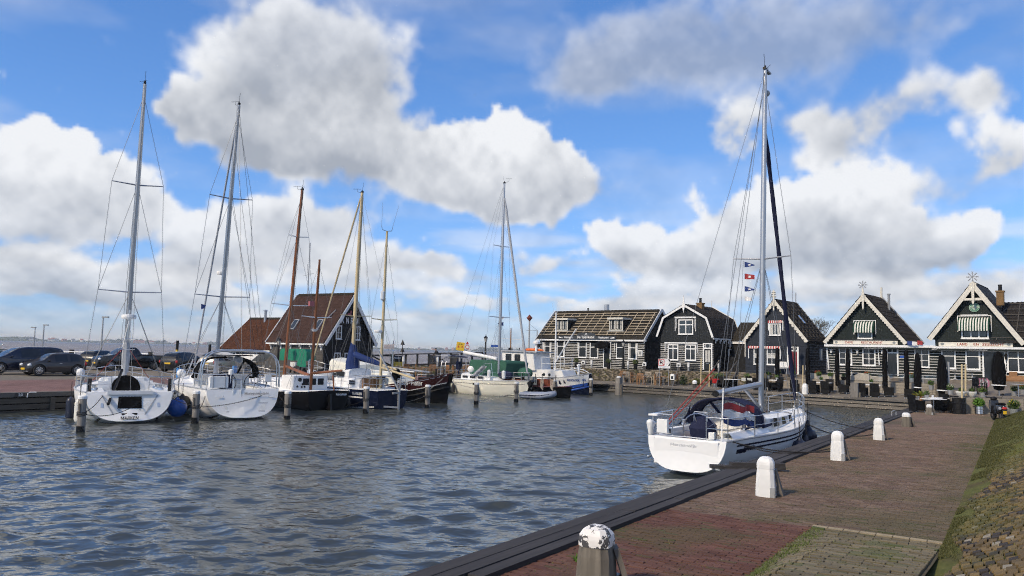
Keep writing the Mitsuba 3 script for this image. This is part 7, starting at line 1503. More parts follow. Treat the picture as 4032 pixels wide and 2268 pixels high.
car('dark blue people carrier with roof rails, behind the small grey hatchback', -28.35, 44.4, hd, 4.35, 1.6, 1.52, [(0, .5), (.015, .80), (.06, .95), (.2, 1), (.5, .99), (.6, .95), (.78, .66), (.95, .52), (1, .38)], 'car_navy', belt=.6)
car('pale car cut by the left edge of the view behind the blue people carrier', -32.4, 46.0, hd, 3.7, 1.5, 1.3, HB, 'car_silver')
car('black compact crossover seen from behind, right of the leftmost mast', -22.3, 52.3, -14, 3.5, 1.55, 1.36, HB, 'car_black')
car('black pickup truck with open load bed, facing left', -26.7, 53.4, math.degrees(math.atan2(.65, -.75)), 4.5, 1.6, 1.56, [(0, .60), (.01, .63), (.38, .63), (.40, .96), (.44, 1), (.60, .985), (.66, .93), (.76, .67), (.95, .60), (1, .45)], 'car_black', cargo=True, belt=.62, glassx=[19, 23, 29], name='pickup_truck')
car('dark hatchback seen from behind, left of the black pickup', -29.0, 54.2, -8, 3.4, 1.5, 1.3, HB, 'car_black')
car('silver hatchback seen from behind, right of the black crossover', -20.4, 53.6, -12, 3.3, 1.5, 1.36, HB, 'car_silver')
# trailers by the boathouse
t = thing('boat_trailer', 'trailer under a green tarpaulin standing before the boathouse wall', 'trailer', place(-15.9, 57.0, 1.1, math.radians(-18))); put('tarpaulin', xf(prism([(-1.15, .95), (1.15, .95), (1.15, 1.6), (1.0, 1.82), (-1.0, 1.82), (-1.15, 1.6)], -.6, .6), UPRIGHT), TARP, t); put('flap', box(.4, 1.15, -.62, -.605, .5, .95), TARP, t); put('frame', cat(box(-1.3, 1.4, -.5, -.42, .42, .5), box(-1.3, 1.4, .42, .5, .42, .5), box(1.4, 2.2, -.05, .05, .42, .5)), GALV, t)
for x in (-.4, .4):
    for y in (-.6, .6): put('wheel', xf(lathe([(.1, -.09), (.3, -.09), (.3, .09), (.1, .09)], 16), place(x, y, .3) @ rotm([1, 0, 0], math.pi / 2)), RUBBER, t)
put('engine', box(-.3, .25, -.5, -.1, .5, .85), PWHITE, t)
t = thing('trailer_boat', 'small white motorboat numbered 187 on a trailer behind the second yacht', 'motorboat', place(-20.0, 57.5, 1.1, math.radians(-25)))
put('hull', xf(prism([(-1.6, 1.3), (-1.5, .8), (1.2, .8), (2.0, 1.35)], -.7, .7), UPRIGHT), PWHITE, t); put('windscreen', xf(prism([(-.2, 1.35), (.5, 1.35), (.1, 1.7)], -.6, .6), UPRIGHT), DGLASS, t); wtext(t, '187', -.5, .98, -.72, .22, GREYC, bold=True); put('trailer_frame', box(-1.6, 2.6, -.06, .06, .45, .53), GALV, t)
for y in (-.65, .65): put('wheel', xf(lathe([(.1, -.09), (.33, -.09), (.33, .09), (.1, .09)], 16), place(-.2, y, .33) @ rotm([1, 0, 0], math.pi / 2)), RUBBER, t)
for i, (x, y, h) in enumerate(((-19.3, 53.9, .9), (-16.3, 56.0, 1.0), (-18.0, 56.4, .8))): put('timber_post', cat(box(-.11, .11, -.11, .11, 0, h)), PILEW, T=place(x, y, lqz(x, y), .5), label=('grey timber post left of the boathouse lantern', 'grey timber post in front of the green tarpaulin', 'low grey timber post between the trailers')[i], cat='post')

# ---- lamps
def lantern(x, y, z0, z1, lab):
    t = thing('lantern_post', lab, 'street lamp', place(x, y, z0)); h = z1 - z0
    put('post', lathe([(.14, 0), (.14, .5), (.09, .56), (.075, h - .62), (.1, h - .6), (.05, h - .5)], 10), IRON, t); put('lamp_glass', lathe([(.08, h - .48), (.16, h - .14)], 6), CURT, t); put('lamp_cap', lathe([(.08, h - .5), (.11, h - .48)], 6), IRON, t); put('hood', lathe([(.21, h - .14), (.14, h - .04), (.05, h + .04), (.02, h + .14), (0, h + .14)], 6), IRON, t); put('lamp_bars', cat(*[rod([.08 * math.cos(a), .08 * math.sin(a), h - .48], [.17 * math.cos(a), .17 * math.sin(a), h - .14], .012, 4) for a in np.arange(0, 6.2, 1.047)]), IRON, t)
lantern(-16.9, 55.5, 1.1, 3.65, 'black lantern post before the boathouse wall'); p = lb(-2.9, -1.6); lantern(p[0], p[1], 1.75, 4.25, 'black lantern post before the right end of the long restaurant'); p = lb(12.0, -1.15); lantern(p[0], p[1], 1.86, 4.15, 'black lantern post beside the red front door'); lantern(-2.35, 71.5, 1.7, 4.45, 'black lantern post on the road left of the cream sloop mast')
for i, (x, y, z1) in enumerate(((-46.9, 75, 4.3), (-44.2, 72, 4.5), (-29.8, 55.5, 4.85))):
    t = thing('lamp_post', ('slim lamp post farthest left above the cars', 'slim lamp post second from the left above the cars', 'slim lamp post right of the small grey hatchback')[i], 'street lamp', place(x, y, .9)); h = z1 - .9; put('pole', lathe([(.07, 0), (.045, h)], 8), GALV, t); put('lamp_head', cat(box(-.05, .38 if i != 0 else .05, -.1, .1, h, h + .11)) if i else box(-.38, .05, -.1, .1, h, h + .1), GALV, t)

# ---- railing, gate and buoy along the lake side of the road
R0, R1 = np.array([-12.3, 66.8]), np.array([-2.2, 73.4]); rd = (R1 - R0) / np.linalg.norm(R1 - R0); RL = np.linalg.norm(R1 - R0); ra = math.atan2(rd[1], rd[0])
rz = lambda s: 1.42 + .5 * s / RL
t = thing('road_railing', 'dark timber railing along the lake side of the road behind the barge', 'railing', place(*R0, 0, ra))
for s in np.arange(0, RL, 1.15): put('post', box(s - .07, s + .07, -.07, .07, rz(s) - .9, rz(s) + 1.02), RAILW, t)
for s0 in np.arange(0, RL - 1, 2.3): put('top_rail', bar([s0, 0, rz(s0) + 1.06], [s0 + 2.28, 0, rz(s0 + 2.28) + 1.06], .2, .09), RAILW, t)
for s0 in (5.6, 7.9): put('panel', box(s0 + .1, s0 + 1.0, -.03, .03, rz(s0) + .1, rz(s0) + .98), DECKW, t)
put('kerb_beam', bar([0, -.15, rz(0) + .08], [RL, -.15, rz(RL) + .08], .2, .18), RAILW, t)
t = thing('timber_gate', 'dark braced timber gate between boathouse and buoy', 'gate', place(-12.0, 65.6, 1.42, ra)); put('frame', cat(box(-.1, .1, -.1, .1, -.5, 1.35), box(1.9, 2.05, -.1, .1, -.5, 1.2), box(.1, 1.9, -.04, .04, 1.0, 1.1), box(.1, 1.9, -.04, .04, .1, .2)), RAILW, t); put('brace', bar([.15, 0, 1.0], [1.9, 0, .2], .06, .12), RAILW, t)
t = thing('landmark_buoy', 'old black and yellow buoy with white letters standing by the road railing', 'buoy', place(-9.75, 66.2, 1.5)); put('lower', lathe([(.46, 0), (.44, .48)], 18), PYEL, t); put('upper', lathe([(.44, .48), (.40, .95), (.3, 1.0), (0, 1.0)], 18), IRON, t); wtext(t, 'KNRM', 0, .74, -.45, .14, PWHITE, bold=True)
for x, y, z0, z1, lab in ((-32.8, 75, -1, 3.4, 'black and yellow mooring post in the lake behind the crossover'), (-29.6, 75, -1, 3.1, 'black and yellow mooring post in the lake behind the silver hatchback')): t = thing('lake_post', lab, 'post', place(x, y)); put('post', lathe([(.13, z0), (.13, z1 - .9), (.131, z1 - .9)], 10), PYEL, t); put('top', lathe([(.135, z1 - .9), (.135, z1), (0, z1)], 10), IRON, t)
t = thing('cardinal_mark', 'thin navigation pole with two black cones above the road railing', 'navigation mark', place(-12.2, 86)); put('pole', lathe([(.05, -1), (.04, 4.1)], 8), IRON, t)
for z in (2.75, 3.55): put('cone', lathe([(.26, z), (0, z + .62)], 12), IRON, t)
t = thing('jetty', 'timber jetty with white railings in the lake behind the parked cars', 'jetty', place(-47, 69.5, 0, math.radians(-15))); put('deck', box(0, 17, -.5, .5, 1.2, 1.4), RAILW, t)
for x in np.arange(.2, 17, 1.15): put('railing_post', box(x - .04, x + .04, -.5, -.42, 1.4, 2.15), PWHITE, t)
for z in (1.75, 2.15): put('rail', box(0, 17, -.5, -.43, z, z + .08), PWHITE, t)
for x in (3.5, 8.2, 12.8, 16.5): put('pile', lathe([(.22, -1), (.2, 2.35), (0, 2.35)], 10, x, .4), RAILW, t)
put('brace', cat(bar([13, -.4, .6], [14.6, -.4, 1.3], .12, .16), box(12, 17, -.6, -.45, .55, .75)), RAILW, t)
# signs
t = thing('yellow_sign', 'tilted yellow warning sign board on the road railing', 'sign', place(-4.7, 71.2, 0, .1)); put('board', xf(box(-.38, .38, -.02, .02, -.38, .4), place(0, 0, 3.45) @ rotm([0, 1, 0], .12)), YSIGN, t); put('post', rod([0, .05, 1.6], [0, .05, 3.3], .04), GALV, t); wtext(t, 'LET OP', 0, 3.62, -.03, .08, IRON, bold=True); put('warning', cat(*[plate([(x - .11, 3.36), (x + .11, 3.36), (x, 3.54)], -.035, -.03) for x in (-.17, .17)]), REDS, t)
t = thing('round_sign', 'small round red and white traffic sign at the yellow board', 'traffic sign', place(-4.05, 71.2, 0, .1)); put('disc', xf(lathe([(0, .012), (.2, .012), (.2, 0)], 20), np.array([[1, 0, 0, 0], [0, 0, -1, -.05], [0, 1, 0, 3.42], [0, 0, 0, 1.0]])), REDS, t); put('centre', xf(lathe([(0, .012), (.14, .012), (.14, 0)], 20), np.array([[1, 0, 0, 0], [0, 0, -1, -.063], [0, 1, 0, 3.42], [0, 0, 0, 1.0]])), PWHITE, t); put('post', rod([0, 0, 1.6], [0, 0, 3.6], .035), GALV, t); put('triangle', plate([(-.16, 3.66), (.16, 3.66), (0, 3.95)], -.05, -.03), REDS, t)
t = thing('street_name_sign', 'small blue street name sign on a thin pole right of the lantern', 'sign', place(-1.45, 71.5)); put('pole', rod([0, 0, 1.7], [0, 0, 3.7], .03), GALV, t); put('plate', box(-.4, .4, -.04, -.02, 3.48, 3.68), BLUEP, t)
t = thing('beacon_mast', 'thin signal mast with rusty diamond topmark left of the restaurant', 'signal mast', place(1.78, 74)); put('mast', rod([0, 0, 1.7], [0, 0, 6.1], .07, 8), GALV, t); put('topmark', lathe([(0, 6.05), (.3, 6.4), (0, 6.75)], 4), RUST, t); put('yard', cat(rod([-.3, 0, 5.2], [.8, 0, 5.2], .025), rod([0, 0, 5.8], [.8, 0, 5.2], .015), rod([.8, 0, 5.2], [.8, 0, 4.7], .04)), GALV, t)
for x in (.8, 1.3, -.7): put('stay', rod([x * .9, 0, 5.2 if x == .8 else 4.9], [x, 0, 1.8], .012, 4), WIRE, t)
t = thing('flagstaff', 'brown flag mast with white yard by the road', 'mast', place(.0, 72.0)); put('mast', lathe([(.07, 1.7), (.05, 5.3), (0, 5.3)], 8), TEAK, t); put('yard', bar([-1.0, 0, 4.3], [1.0, 0, 4.25], .04, .04), PWHITE, t); put('box', cbox(-.1, -.1, 3.3, .22, .2, .3), IRON, t)
def ringbox(x, y, z, zb, lab, mat):
    t = thing('lifebuoy_box', lab, 'lifebuoy box', place(x, y, z)); r = .33; oc = [(r * 1.08 * math.cos(a), r * 1.08 * math.sin(a)) for a in np.arange(math.pi / 8, 6.28, math.pi / 4)]
    put('shell', plate(oc, -.1, .1), mat, t); put('ring', plate(sg.Point(0, 0).buffer(.235).difference(sg.Point(0, 0).buffer(.13)).difference(sg.box(-.3, -.03, .3, .03)).difference(sg.box(-.03, -.3, .03, .3)), -.115, -.101), PWHITE, t); put('disc', plate(sg.Point(0, 0).buffer(.1), -.115, -.101), PWHITE if mat == PINK else mat, t); put('post', rod([0, .12, -(z - zb)], [0, .12, .2], .05), GREYW, t)
ringbox(-.62, 60.5, 2.05, .9, 'faded red octagonal lifebuoy box right of the cream sloop mast', LIFEO); ringbox(26.75, 43.2, 1.95, 1.4, 'faded pink octagonal lifebuoy box on the cafe terrace', PINK)
p = lb(3.2, -5.3); q = G0 = deckz(3.2, -5.3); t = thing('no_mooring_sign', 'white sign with crossed-out R in a red frame and arrow, on two posts', 'sign', place(p[0], p[1], q, math.radians(-12)))
put('posts', cat(rod([-.34, .03, 0], [-.34, .03, 2.0], .03), rod([.36, .03, 0], [.36, .03, 2.0], .03)), GALV, t); put('board', box(-.47, .47, -.02, .0, 1.38, 2.12), PWHITE, t); put('red_frame', cat(plate(sg.box(-.45, 1.58, .02, 2.1).difference(sg.box(-.40, 1.63, -.03, 2.05)), -.03, -.021), bar([-.41, -.026, 2.06], [-.02, -.026, 1.62], .008, .05)), REDS, t); wtext(t, 'R', -.22, 1.71, -.032, .28, IRON, bold=True); put('arrow_corner', cat(plate([(.3, 2.1), (.45, 2.1), (.45, 1.86)], -.03, -.021), plate([(.3, 1.58), (.45, 1.58), (.45, 1.82)], -.03, -.021)), IRON, t); put('small_print', cat(box(-.42, .4, -.026, -.021, 1.49, 1.505), box(-.42, .1, -.026, -.021, 1.44, 1.452)), BLUEP, t)

# ---- small lights on street and deck
def lightbollard(L, b, lab, h=.72, z=None): p = lb(L, b); z = strz(*p) if z is None else z; t = thing('light_bollard', lab, 'light bollard', place(p[0], p[1], z)); put('post', lathe([(.085, 0), (.085, h * .5)], 10), GALV, t); put('lamp', lathe([(.1, h * .5), (.1, h - .02), (.08, h), (0, h)], 10), PWHITE, t)
for L, b, lab in ((-6.2, -1.7, 'white topped light bollard before the restaurant door'), (-2.6, -1.3, 'white topped light bollard right of the restaurant lantern'), (3.25, -1.3, 'white topped light bollard before the gambrel house'), (5.9, -1.2, 'white topped light bollard by the stone steps'), (12.9, -1.2, 'white topped light bollard right of the red door')): lightbollard(L, b, lab)
for x, y, lab in ((-8.9, 63.5, 'white topped light bollard behind the dark blue ketch'), (-6.3, 66.2, 'white topped light bollard under the cyclist')): t = thing('light_bollard', lab, 'light bollard', place(x, y, strz(x, y) + (.02 if x > -8 else .0))); put('post', lathe([(.085, -.3), (.085, .4)], 10), GALV, t); put('lamp', lathe([(.1, .4), (.1, .8), (0, .8)], 10), PWHITE, t)
def pedestal(p, z, lab, h=.8): t = thing('power_pedestal', lab, 'power pedestal', place(p[0], p[1], z, math.radians(-20), .85)); put('column', box(-.14, .14, -.12, .12, 0, h * .5), GREYW, t); put('head', cat(box(-.19, .19, -.17, .17, h * .5, h - .06), box(-.14, .14, -.12, .12, h - .059, h)), PWHITE, t); put('socket_window', box(-.1, .1, -.18, -.171, h * .58, h * .82), DGLASS, t)
for L, b, lab in ((-7.1, -1.7, 'white power pedestal left of the restaurant door'), (-1.0, -1.2, 'white power pedestal at the corner of the restaurant'), (2.3, -1.2, 'white power pedestal before the gambrel house fence')): p = lb(L, b); pedestal(p, strz(*p), lab)
p = lb(3.75, -4.95); pedestal(p, deckz(3.75, -4.95), 'tall white-headed power pedestal on the deck beside the arrow sign', 1.1)
p = lb(5.9, -5.4); t = thing('mushroom_light', 'low deck light with round white cap', 'deck light', place(p[0], p[1], deckz(5.9, -5.4))); put('post', cat(box(-.15, -.03, -.1, .1, 0, .28), box(.03, .15, -.1, .1, 0, .28)), GREYW, t); put('cap', lathe([(.17, .28), (.19, .42), (.13, .54), (0, .57)], 12), PWHITE, t)

# ---- plants
def leaves(c, r, n, size, rg, a=(.03, .06, .012), b=(.09, .14, .03), flat=.8, up=0.0):
    d = rg.normal(size=(n, 3)); d /= np.linalg.norm(d, axis=1, keepdims=True); p = np.array(c) + d * (np.array(r) * (rg.random((n, 1)) ** .45)); o = rg.normal(size=(n, 3)) + [0, 0, up]; o /= np.linalg.norm(o, axis=1, keepdims=True); s_ = np.cross(o, rg.normal(size=(n, 3))); s_ /= np.linalg.norm(s_, axis=1, keepdims=True)
    L_ = size * (.6 + .8 * rg.random((n, 1))); V = np.stack([p - s_ * L_ * .3, p + o * L_, p + s_ * L_ * .3, p - o * L_ * .4], 1).reshape(-1, 3); i = 4 * np.arange(n)[:, None]; F = np.concatenate([i + [0, 1, 2], i + [0, 2, 3]])
    k = rg.random((n, 1)); C = np.repeat(np.array(a) * (1 - k) + np.array(b) * k, 4, 0); return (V, F), C
rg = np.random.default_rng(31)
def plant(p, z, lab, pot='pot', r=.25, ph=.3, pr=.16, n=160, cols=None, flowers=None, potmat=POTG, size=.1, cat_='potted plant', up=0.0, hz=1.0):
    t = thing('potted_plant', lab, cat_, place(p[0], p[1], z)); c = cols or ((.03, .06, .012), (.09, .15, .03))
    if pot == 'bowl': put('pot', lathe([(.08, 0), (pr * .7, ph * .3), (pr, ph * .75), (pr * 1.02, ph), (pr * .9, ph), (0, ph * .9)], 16), potmat, t)
    elif pot == 'box': put('pot', cat(box(-pr * 2, pr * 2, -pr, pr, 0, ph)), potmat, t)
    elif pot == 'keg': put('pot', lathe([(pr * .9, 0), (pr, .04), (pr * .94, ph * .3), (pr, ph * .35), (pr * .94, ph * .6), (pr, ph * .66), (pr * .95, ph), (0, ph)], 16), STEELB, t)
    elif pot: put('pot', lathe([(pr * .75, 0), (pr, ph), (pr * .9, ph), (0, ph * .9)], 14), potmat, t)
    else: ph = 0
    m, C = leaves((0, 0, ph + r * .7 * hz), (r * (1.6 if pot == 'box' else 1), r, r * .8 * hz), n, size, rg, *c, up=up); put('leaves', m, 'vleaf', t, color=C)
    put('stems', cat(*[rod([0, 0, ph * .8], [r * .5 * rg.normal(), r * .5 * rg.normal(), ph + r * hz], .012, 4) for _ in range(5)]), GREYW, t)
    if flowers: m, C = leaves((0, 0, ph + r * 1.15), (r, r, r * .4), 50, size * .7, rg, flowers, tuple(np.array(flowers) * 1.3)); put('flowers', m, 'vleaf', t, color=np.clip(C, 0, 1))
    return t
RF = (.42, .035, .02)
for L, b, lab in ((-8.0, -1.55, 'shrub in a tall dark pot left of the restaurant door'), (-4.5, -1.5, 'shrub in a tall dark pot before the restaurant windows'), (-1.9, -1.2, 'shrub in a tall dark pot at the right end of the restaurant'), (1.0, -1.2, 'shrub in a tall dark pot left of the gambrel house')): p = lb(L, b); plant(p, strz(*p), lab, r=.26, ph=.5, pr=.19, potmat=IRON, cols=((.03, .05, .012), (.10, .13, .03)))
for L, b, z, lab in ((13.95, -1.9, 1.55, 'red geraniums left end of the cafe terrace'), (17.2, -1.3, 1.6, 'red geraniums in the middle of the cafe terrace'), (20.1, -1.4, 1.62, 'red geraniums right of the cafe door')): plant(lb(L, b), z, lab, r=.24, ph=.3, flowers=RF)
for L, b, lab, r in ((4.35, -4.2, 'dark clipped evergreen on the deck beside the power pedestal', .34), (5.2, -3.6, 'loose yellow-green shrub against the stone bank', .38), (5.9, -3.2, 'second yellow-green shrub beside the steps', .30)): plant(lb(L, b), deckz(L, b), lab, pot=None if r > .31 else 'pot', r=r, n=320, cols=((.012, .022, .008), (.03, .05, .015)) if 'dark' in lab else ((.06, .07, .015), (.18, .18, .05)), hz=1.7 if 'dark' in lab else 1.0)
plant(lb(7.4, -4.4), 1.05, 'green plant in a bright red trough before the stone steps', 'box', r=.3, ph=.34, pr=.22, potmat=REDP, n=260); 
for i, x in enumerate((-.3, .25)): put('steel_keg', lathe([(.16, 0), (.17, .4), (0, .4)], 12, x, 0), STEELB, T=place(*lb(7.4, -4.4), .64), label=('left', 'right')[i] + ' steel keg under the red trough', cat='keg')
for L, b, z, lab, pt, m in ((9.5, -4.0, 1.3, 'white oblong pot of grasses behind the wicker tables', 'box', POTW), (10.4, -2.2, 1.5, 'small pot on the wall left of the slim black umbrella', 'pot', POTG), (11.2, -2.35, 1.62, 'yellow flowering pot on the retaining wall', 'pot', POTG), (12.3, -2.35, 1.62, 'wide grey bowl plant on the retaining wall', 'bowl', POTG), (14.2, -2.3, 1.62, 'small pot on the terrace edge beside the wooden pole', 'pot', GALV), (15.0, -2.3, 1.62, 'second small pot on the terrace edge', 'pot', GALV), (15.9, -2.3, 1.62, 'round dark jar on the terrace edge', 'bowl', IRON)): plant(lb(L, b), z, lab, pt, r=.2 if m != IRON else .1, ph=.24, pr=.2 if pt != 'pot' else .13, potmat=m, n=110, flowers=(.5, .4, .03) if 'yellow' in lab else None)

# ---- terrace furniture
def chair(lab, T, mat=TEAK, group=None):
    t = thing('garden_chair', lab, 'chair', T, group)
    for x, y, h in ((-.24, -.24, .62), (.24, -.24, .62), (-.24, .24, .92), (.24, .24, .92)): put('leg', box(x - .025, x + .025, y - .025, y + .025, 0, h), mat, t)
    put('seat', cat(*[box(-.24, .24, y, y + .055, .42, .445) for y in np.arange(-.25, .2, .075)]), mat, t); put('backrest', cat(box(-.24, .24, .22, .25, .85, .93), *[box(x, x + .035, .225, .245, .47, .85) for x in np.arange(-.2, .2, .07)]), mat, t)
    for x in (-.24, .24): put('armrest', box(x - .035, x + .035, -.27, .26, .62, .645), mat, t)
    return t
def wicker(lab, T):
    t = thing('wicker_chair', lab, 'chair', T, 'black wicker chairs on the terrace'); P = lambda x: np.array(x)
    put('seat', box(-.26, .26, -.27, .25, .30, .43), WICK, t); put('backrest', xf(box(-.27, .27, -.03, .03, -.02, .52), place(0, .27, .38) @ rotm([1, 0, 0], -.14)), WICK, t); put('apron', cat(box(-.27, .27, .2, .27, .06, .4), box(-.27, -.22, -.27, .27, .1, .62), box(.22, .27, -.27, .27, .1, .62)), WICK, t)
    for x in (-.24, .24):
        for y in (-.24, .24): put('leg', box(x - .02, x + .02, y - .02, y + .02, 0, .12), STEELB, t)
    return t
def table(lab, T, mat=PWHITE, r=.36, ped=True, rect_=None):
    t = thing('terrace_table', lab, 'table', T)
    put('tabletop', lathe([(0, .70), (r, .70), (r, .735), (0, .735)], 20) if not rect_ else box(-rect_, rect_, -.36, .36, .70, .735), mat, t); put('pedestal', rod([0, 0, .03], [0, 0, .7], .03, 8), STEELB, t); put('base', cat(bar([-.28, 0, .03], [.28, 0, .03], .06, .03), bar([0, -.28, .031], [0, .28, .031], .06, .03)), STEELB, t); return t
D_ = lambda L, b, a: place(*lb(L, b), deckz(L, b), math.radians(a) + math.atan2(DY, DX))
first = None
for L, b, a, m, lab in ((-.9, -4.2, 200, TEAKG, 'pale grey wooden chair behind the tug bow'), (.1, -4.6, 100, TEAK, 'brown wooden chair left end of the row, behind the mooring post'), (.75, -3.7, 10, TEAKG, 'grey wooden chair behind the first round table'), (1.15, -5.3, 190, TEAK, 'reddish brown wooden chair with its back to the water'), (1.8, -3.8, 20, TEAKG, 'pale wooden chair with tall back, third from the left'), (2.05, -4.6, -80, TEAKG, 'pale wooden chair turned sideways, near the middle'), (2.4, -4.5, 60, TEAKG, 'weathered grey chair in the middle of the row'), (2.6, -5.2, 110, TEAK, 'brown chair left of the dark pedestal table'), (3.3, -3.7, -60, TEAKG, 'pale chair right of the dark pedestal table'), (3.55, -4.4, -100, TEAK, 'brown chair between the sign posts'), (-1.6, -3.7, 30, TEAK, 'brown wooden chair above the tug foredeck')):
    chair(lab, D_(L, b, a), m, 'wooden chairs on the deck below the restaurant')
for L, b, lab in ((.9, -4.5, 'grey table with bowl among the wooden chairs'), (2.95, -5.0, 'dark pedestal table near the sign'), (-1.2, -4.4, 'round table behind the tug bow')): table(lab, D_(L, b, 0), POTG if 'grey' in lab else TEAK, .36)
for i, (x, y, a) in enumerate(((-8.1, 60.6, 40), (-7.3, 61.0, 100), (-6.2, 61.8, 20), (-5.3, 62.2, -60), (-4.5, 63.3, 80), (-3.6, 63.6, 10))): chair(('first', 'second', 'third', 'fourth', 'fifth', 'sixth')[i] + ' brown chair from the left on the lower terrace behind the barge', place(x, y, lqz(x, y), math.radians(a)), TEAK, 'brown chairs behind the barge')
for i, (x, y) in enumerate(((-6.7, 61.0), (-4.0, 62.6))): table(('left', 'right')[i] + ' brown table on the lower terrace behind the barge', place(x, y, lqz(x, y)), TEAK, .4)
put('wooden_planter', cat(box(-.45, .45, -.3, .3, 0, .5)), RUST, T=place(-9.0, 59.6, .95, .5), label='reddish wooden planter box behind the barge', cat='planter')
wc = [(7.9, -5.0, 10, 'wicker chair right of the red trough'), (8.6, -4.7, -30, 'second wicker chair right of the red trough'), (9.9, -4.2, 60, 'wicker chair beside the first slim umbrella'), (10.6, -5.0, 200, 'wicker chair left of the yacht mast'), (11.6, -5.2, 160, 'wicker chair right of the yacht mast'), (12.3, -5.4, -20, 'wicker chair seen under the furled jib'), (13.6, -5.5, 190, 'wicker chair with back to the water below the red door lantern'), (15.0, -5.7, 175, 'left wicker chair of the middle table group'), (15.7, -5.6, 190, 'right wicker chair of the middle table group'), (15.4, -4.0, 5, 'wicker chair behind the middle table group'), (16.6, -4.6, 90, 'wicker chair against the thin umbrella pair'), (18.2, -6.0, 180, 'left wicker chair beside the square timber post'), (18.9, -5.8, 190, 'right wicker chair beside the square timber post'), (19.6, -5.2, 100, 'wicker chair right behind the square timber post'), (21.0, -5.9, -90, 'wicker chair farthest right, beside the palm tub')]
for L, b, a, lab in wc: wicker('black ' + lab, D_(L, b, a))
for L, b, lab in ((8.9, -5.2, 'white table left among the wicker chairs'), (12.0, -4.5, 'white table right of the yacht mast'), (15.3, -4.9, 'white table of the middle wicker group'), (18.6, -5.1, 'white table behind the square timber post')): t = table(lab, D_(L, b, 0), PWHITE, .4, rect_=.55)
for L, b, lab in ((11.9, -4.4, 'plant pot on the white table right of the mast'), (15.2, -4.9, 'plant pot on the middle white table'), (18.5, -5.1, 'plant pot on the white table behind the timber post')): plant(lb(L, b), deckz(L, b) + .74, lab, ph=.16, pr=.1, r=.14, n=70, potmat=GALV)
put('mooring_buoy_cover', lathe([(.2, 0), (.2, .5), (.13, .72), (0, .75)], 12), PWHITE, T=place(*lb(14.5, -6.1), .64), label='white hooded post at the edge of the wicker terrace', cat='post')
def umbrella(p, z, h, r, lab):
    t = thing('closed_umbrella', lab, 'umbrella', place(p[0], p[1], z), 'closed black umbrellas'); k = [r * q for q in ((.92, 1, 1.02, 1, .96, .9, .8) if r < .2 else (.62, .95, 1.0, .95, .85, .72, .5))]
    zs = np.linspace(.42, h - .1, 7); th = np.linspace(0, 2 * np.pi, 19)
    P = np.array([[[(k[i] * (1 + .14 * math.sin(6 * a + i))) * math.cos(a), (k[i] * (1 + .14 * math.sin(6 * a + i))) * math.sin(a), zz] for a in th] for i, zz in enumerate(zs)]); top_ = np.array([[[.04 * math.cos(a), .04 * math.sin(a), h] for a in th]]); bot = np.array([[[.03 * math.cos(a), .03 * math.sin(a), .35] for a in th]])
    put('cover', flip(grid(np.concatenate([bot, P, top_]))), BLACKC, t, smooth=60); put('pole', rod([0, 0, 0], [0, 0, .6], .035), STEELB, t); put('foot', cat(bar([-.4, 0, .04], [.4, 0, .04], .08, .05), bar([0, -.4, .041], [0, .4, .041], .08, .05)), GALV, t)
    if r > .2: put('strap', lathe([(r * 1.06, h * .25), (r * 1.1, h * .262), (r * 1.06, h * .274)], 16), PWHITE, t)
for L, b, r, lab in ((10.1, -3.4, .15, 'slim black umbrella left of the slate-blue house'), (11.35, -2.9, .15, 'slim black umbrella beside the yacht mast'), (13.55, -2.8, .15, 'slim black umbrella right of the red door lantern'), (15.75, -3.2, .14, 'first slim black umbrella before the cafe windows'), (16.4, -3.0, .14, 'second slim black umbrella before the cafe windows'), (19.0, -3.7, .16, 'slim black umbrella before the cafe door'), (20.3, -3.6, .14, 'slim black umbrella behind the palm')): umbrella(lb(L, b), deckz(L, b), 3.0, r, lab)
umbrella((24.9, 46.6), .75, 2.85, .21, 'thick folded black umbrella left of the corner cafe window'); umbrella((25.2, 44.5), .7, 2.8, .27, 'wrapped black umbrella with white straps before the corner cafe'); umbrella((26.2, 40.9), 1.27, 2.45, .33, 'largest folded black umbrella at the raised terrace, right edge')
# net, glass screens, poles, flag
u = np.linspace(0, 1, 60)
P = np.array([[[*lb(13.3 + 5.6 * a, -2.2 + .1 * math.sin(a * 30)), z0 + (0 if j == 0 else .40 + .13 * math.exp(-((a - .72) / .12) ** 2) + .07 * math.sin(a * 21) + .02 * math.sin(a * 60))] for a in u] for j, z0 in ((0, 1.58), (1, 1.58))]); pm('pale_net', (.38, .36, .32), .95, var=.12); put('netting', both(grid(P)), 'pale_net', label='pale protective netting draped along the cafe terrace edge', cat='netting')
for i, L in enumerate((17.6, 18.75, 19.9, 21.0)):
    t = thing('glass_screen', ('first', 'second', 'third', 'fourth')[i] + ' glass wind screen from the left on the cafe terrace', 'glass screen', place(*lb(L, -2.38), 1.6, math.atan2(DY, DX))); put('pane', grid(np.array([[[.04, 0, z], [1.1, 0, z]] for z in (-.6, .55)])), 'clear_glass', t); put('frame', cat(box(0, .03, -.02, .02, -.7, .58), box(.03, 1.12, -.015, .015, .55, .575)), GALV, t)
t = thing('glass_screen', 'teal glass wind screen left of the restaurant', 'glass screen', place(.1, 72.3, 1.72, -.5)); put('pane', box(0, 1.6, -.01, .01, .1, 1.5), POTG if False else pm('teal_glass', (.05, .16, .17), .1), t); put('posts', cat(*[box(x, x + .06, -.04, .04, 0, 1.75) for x in (0, .8, 1.6, 2.4)]), IRON, t)
for i, (x, y) in enumerate(((.9, 71.6), (1.7, 71.2), (2.4, 71.0))): wicker(('left', 'middle', 'right')[i] + ' dark chair beside the teal glass screen', place(x, y, 1.73, .4 * i))
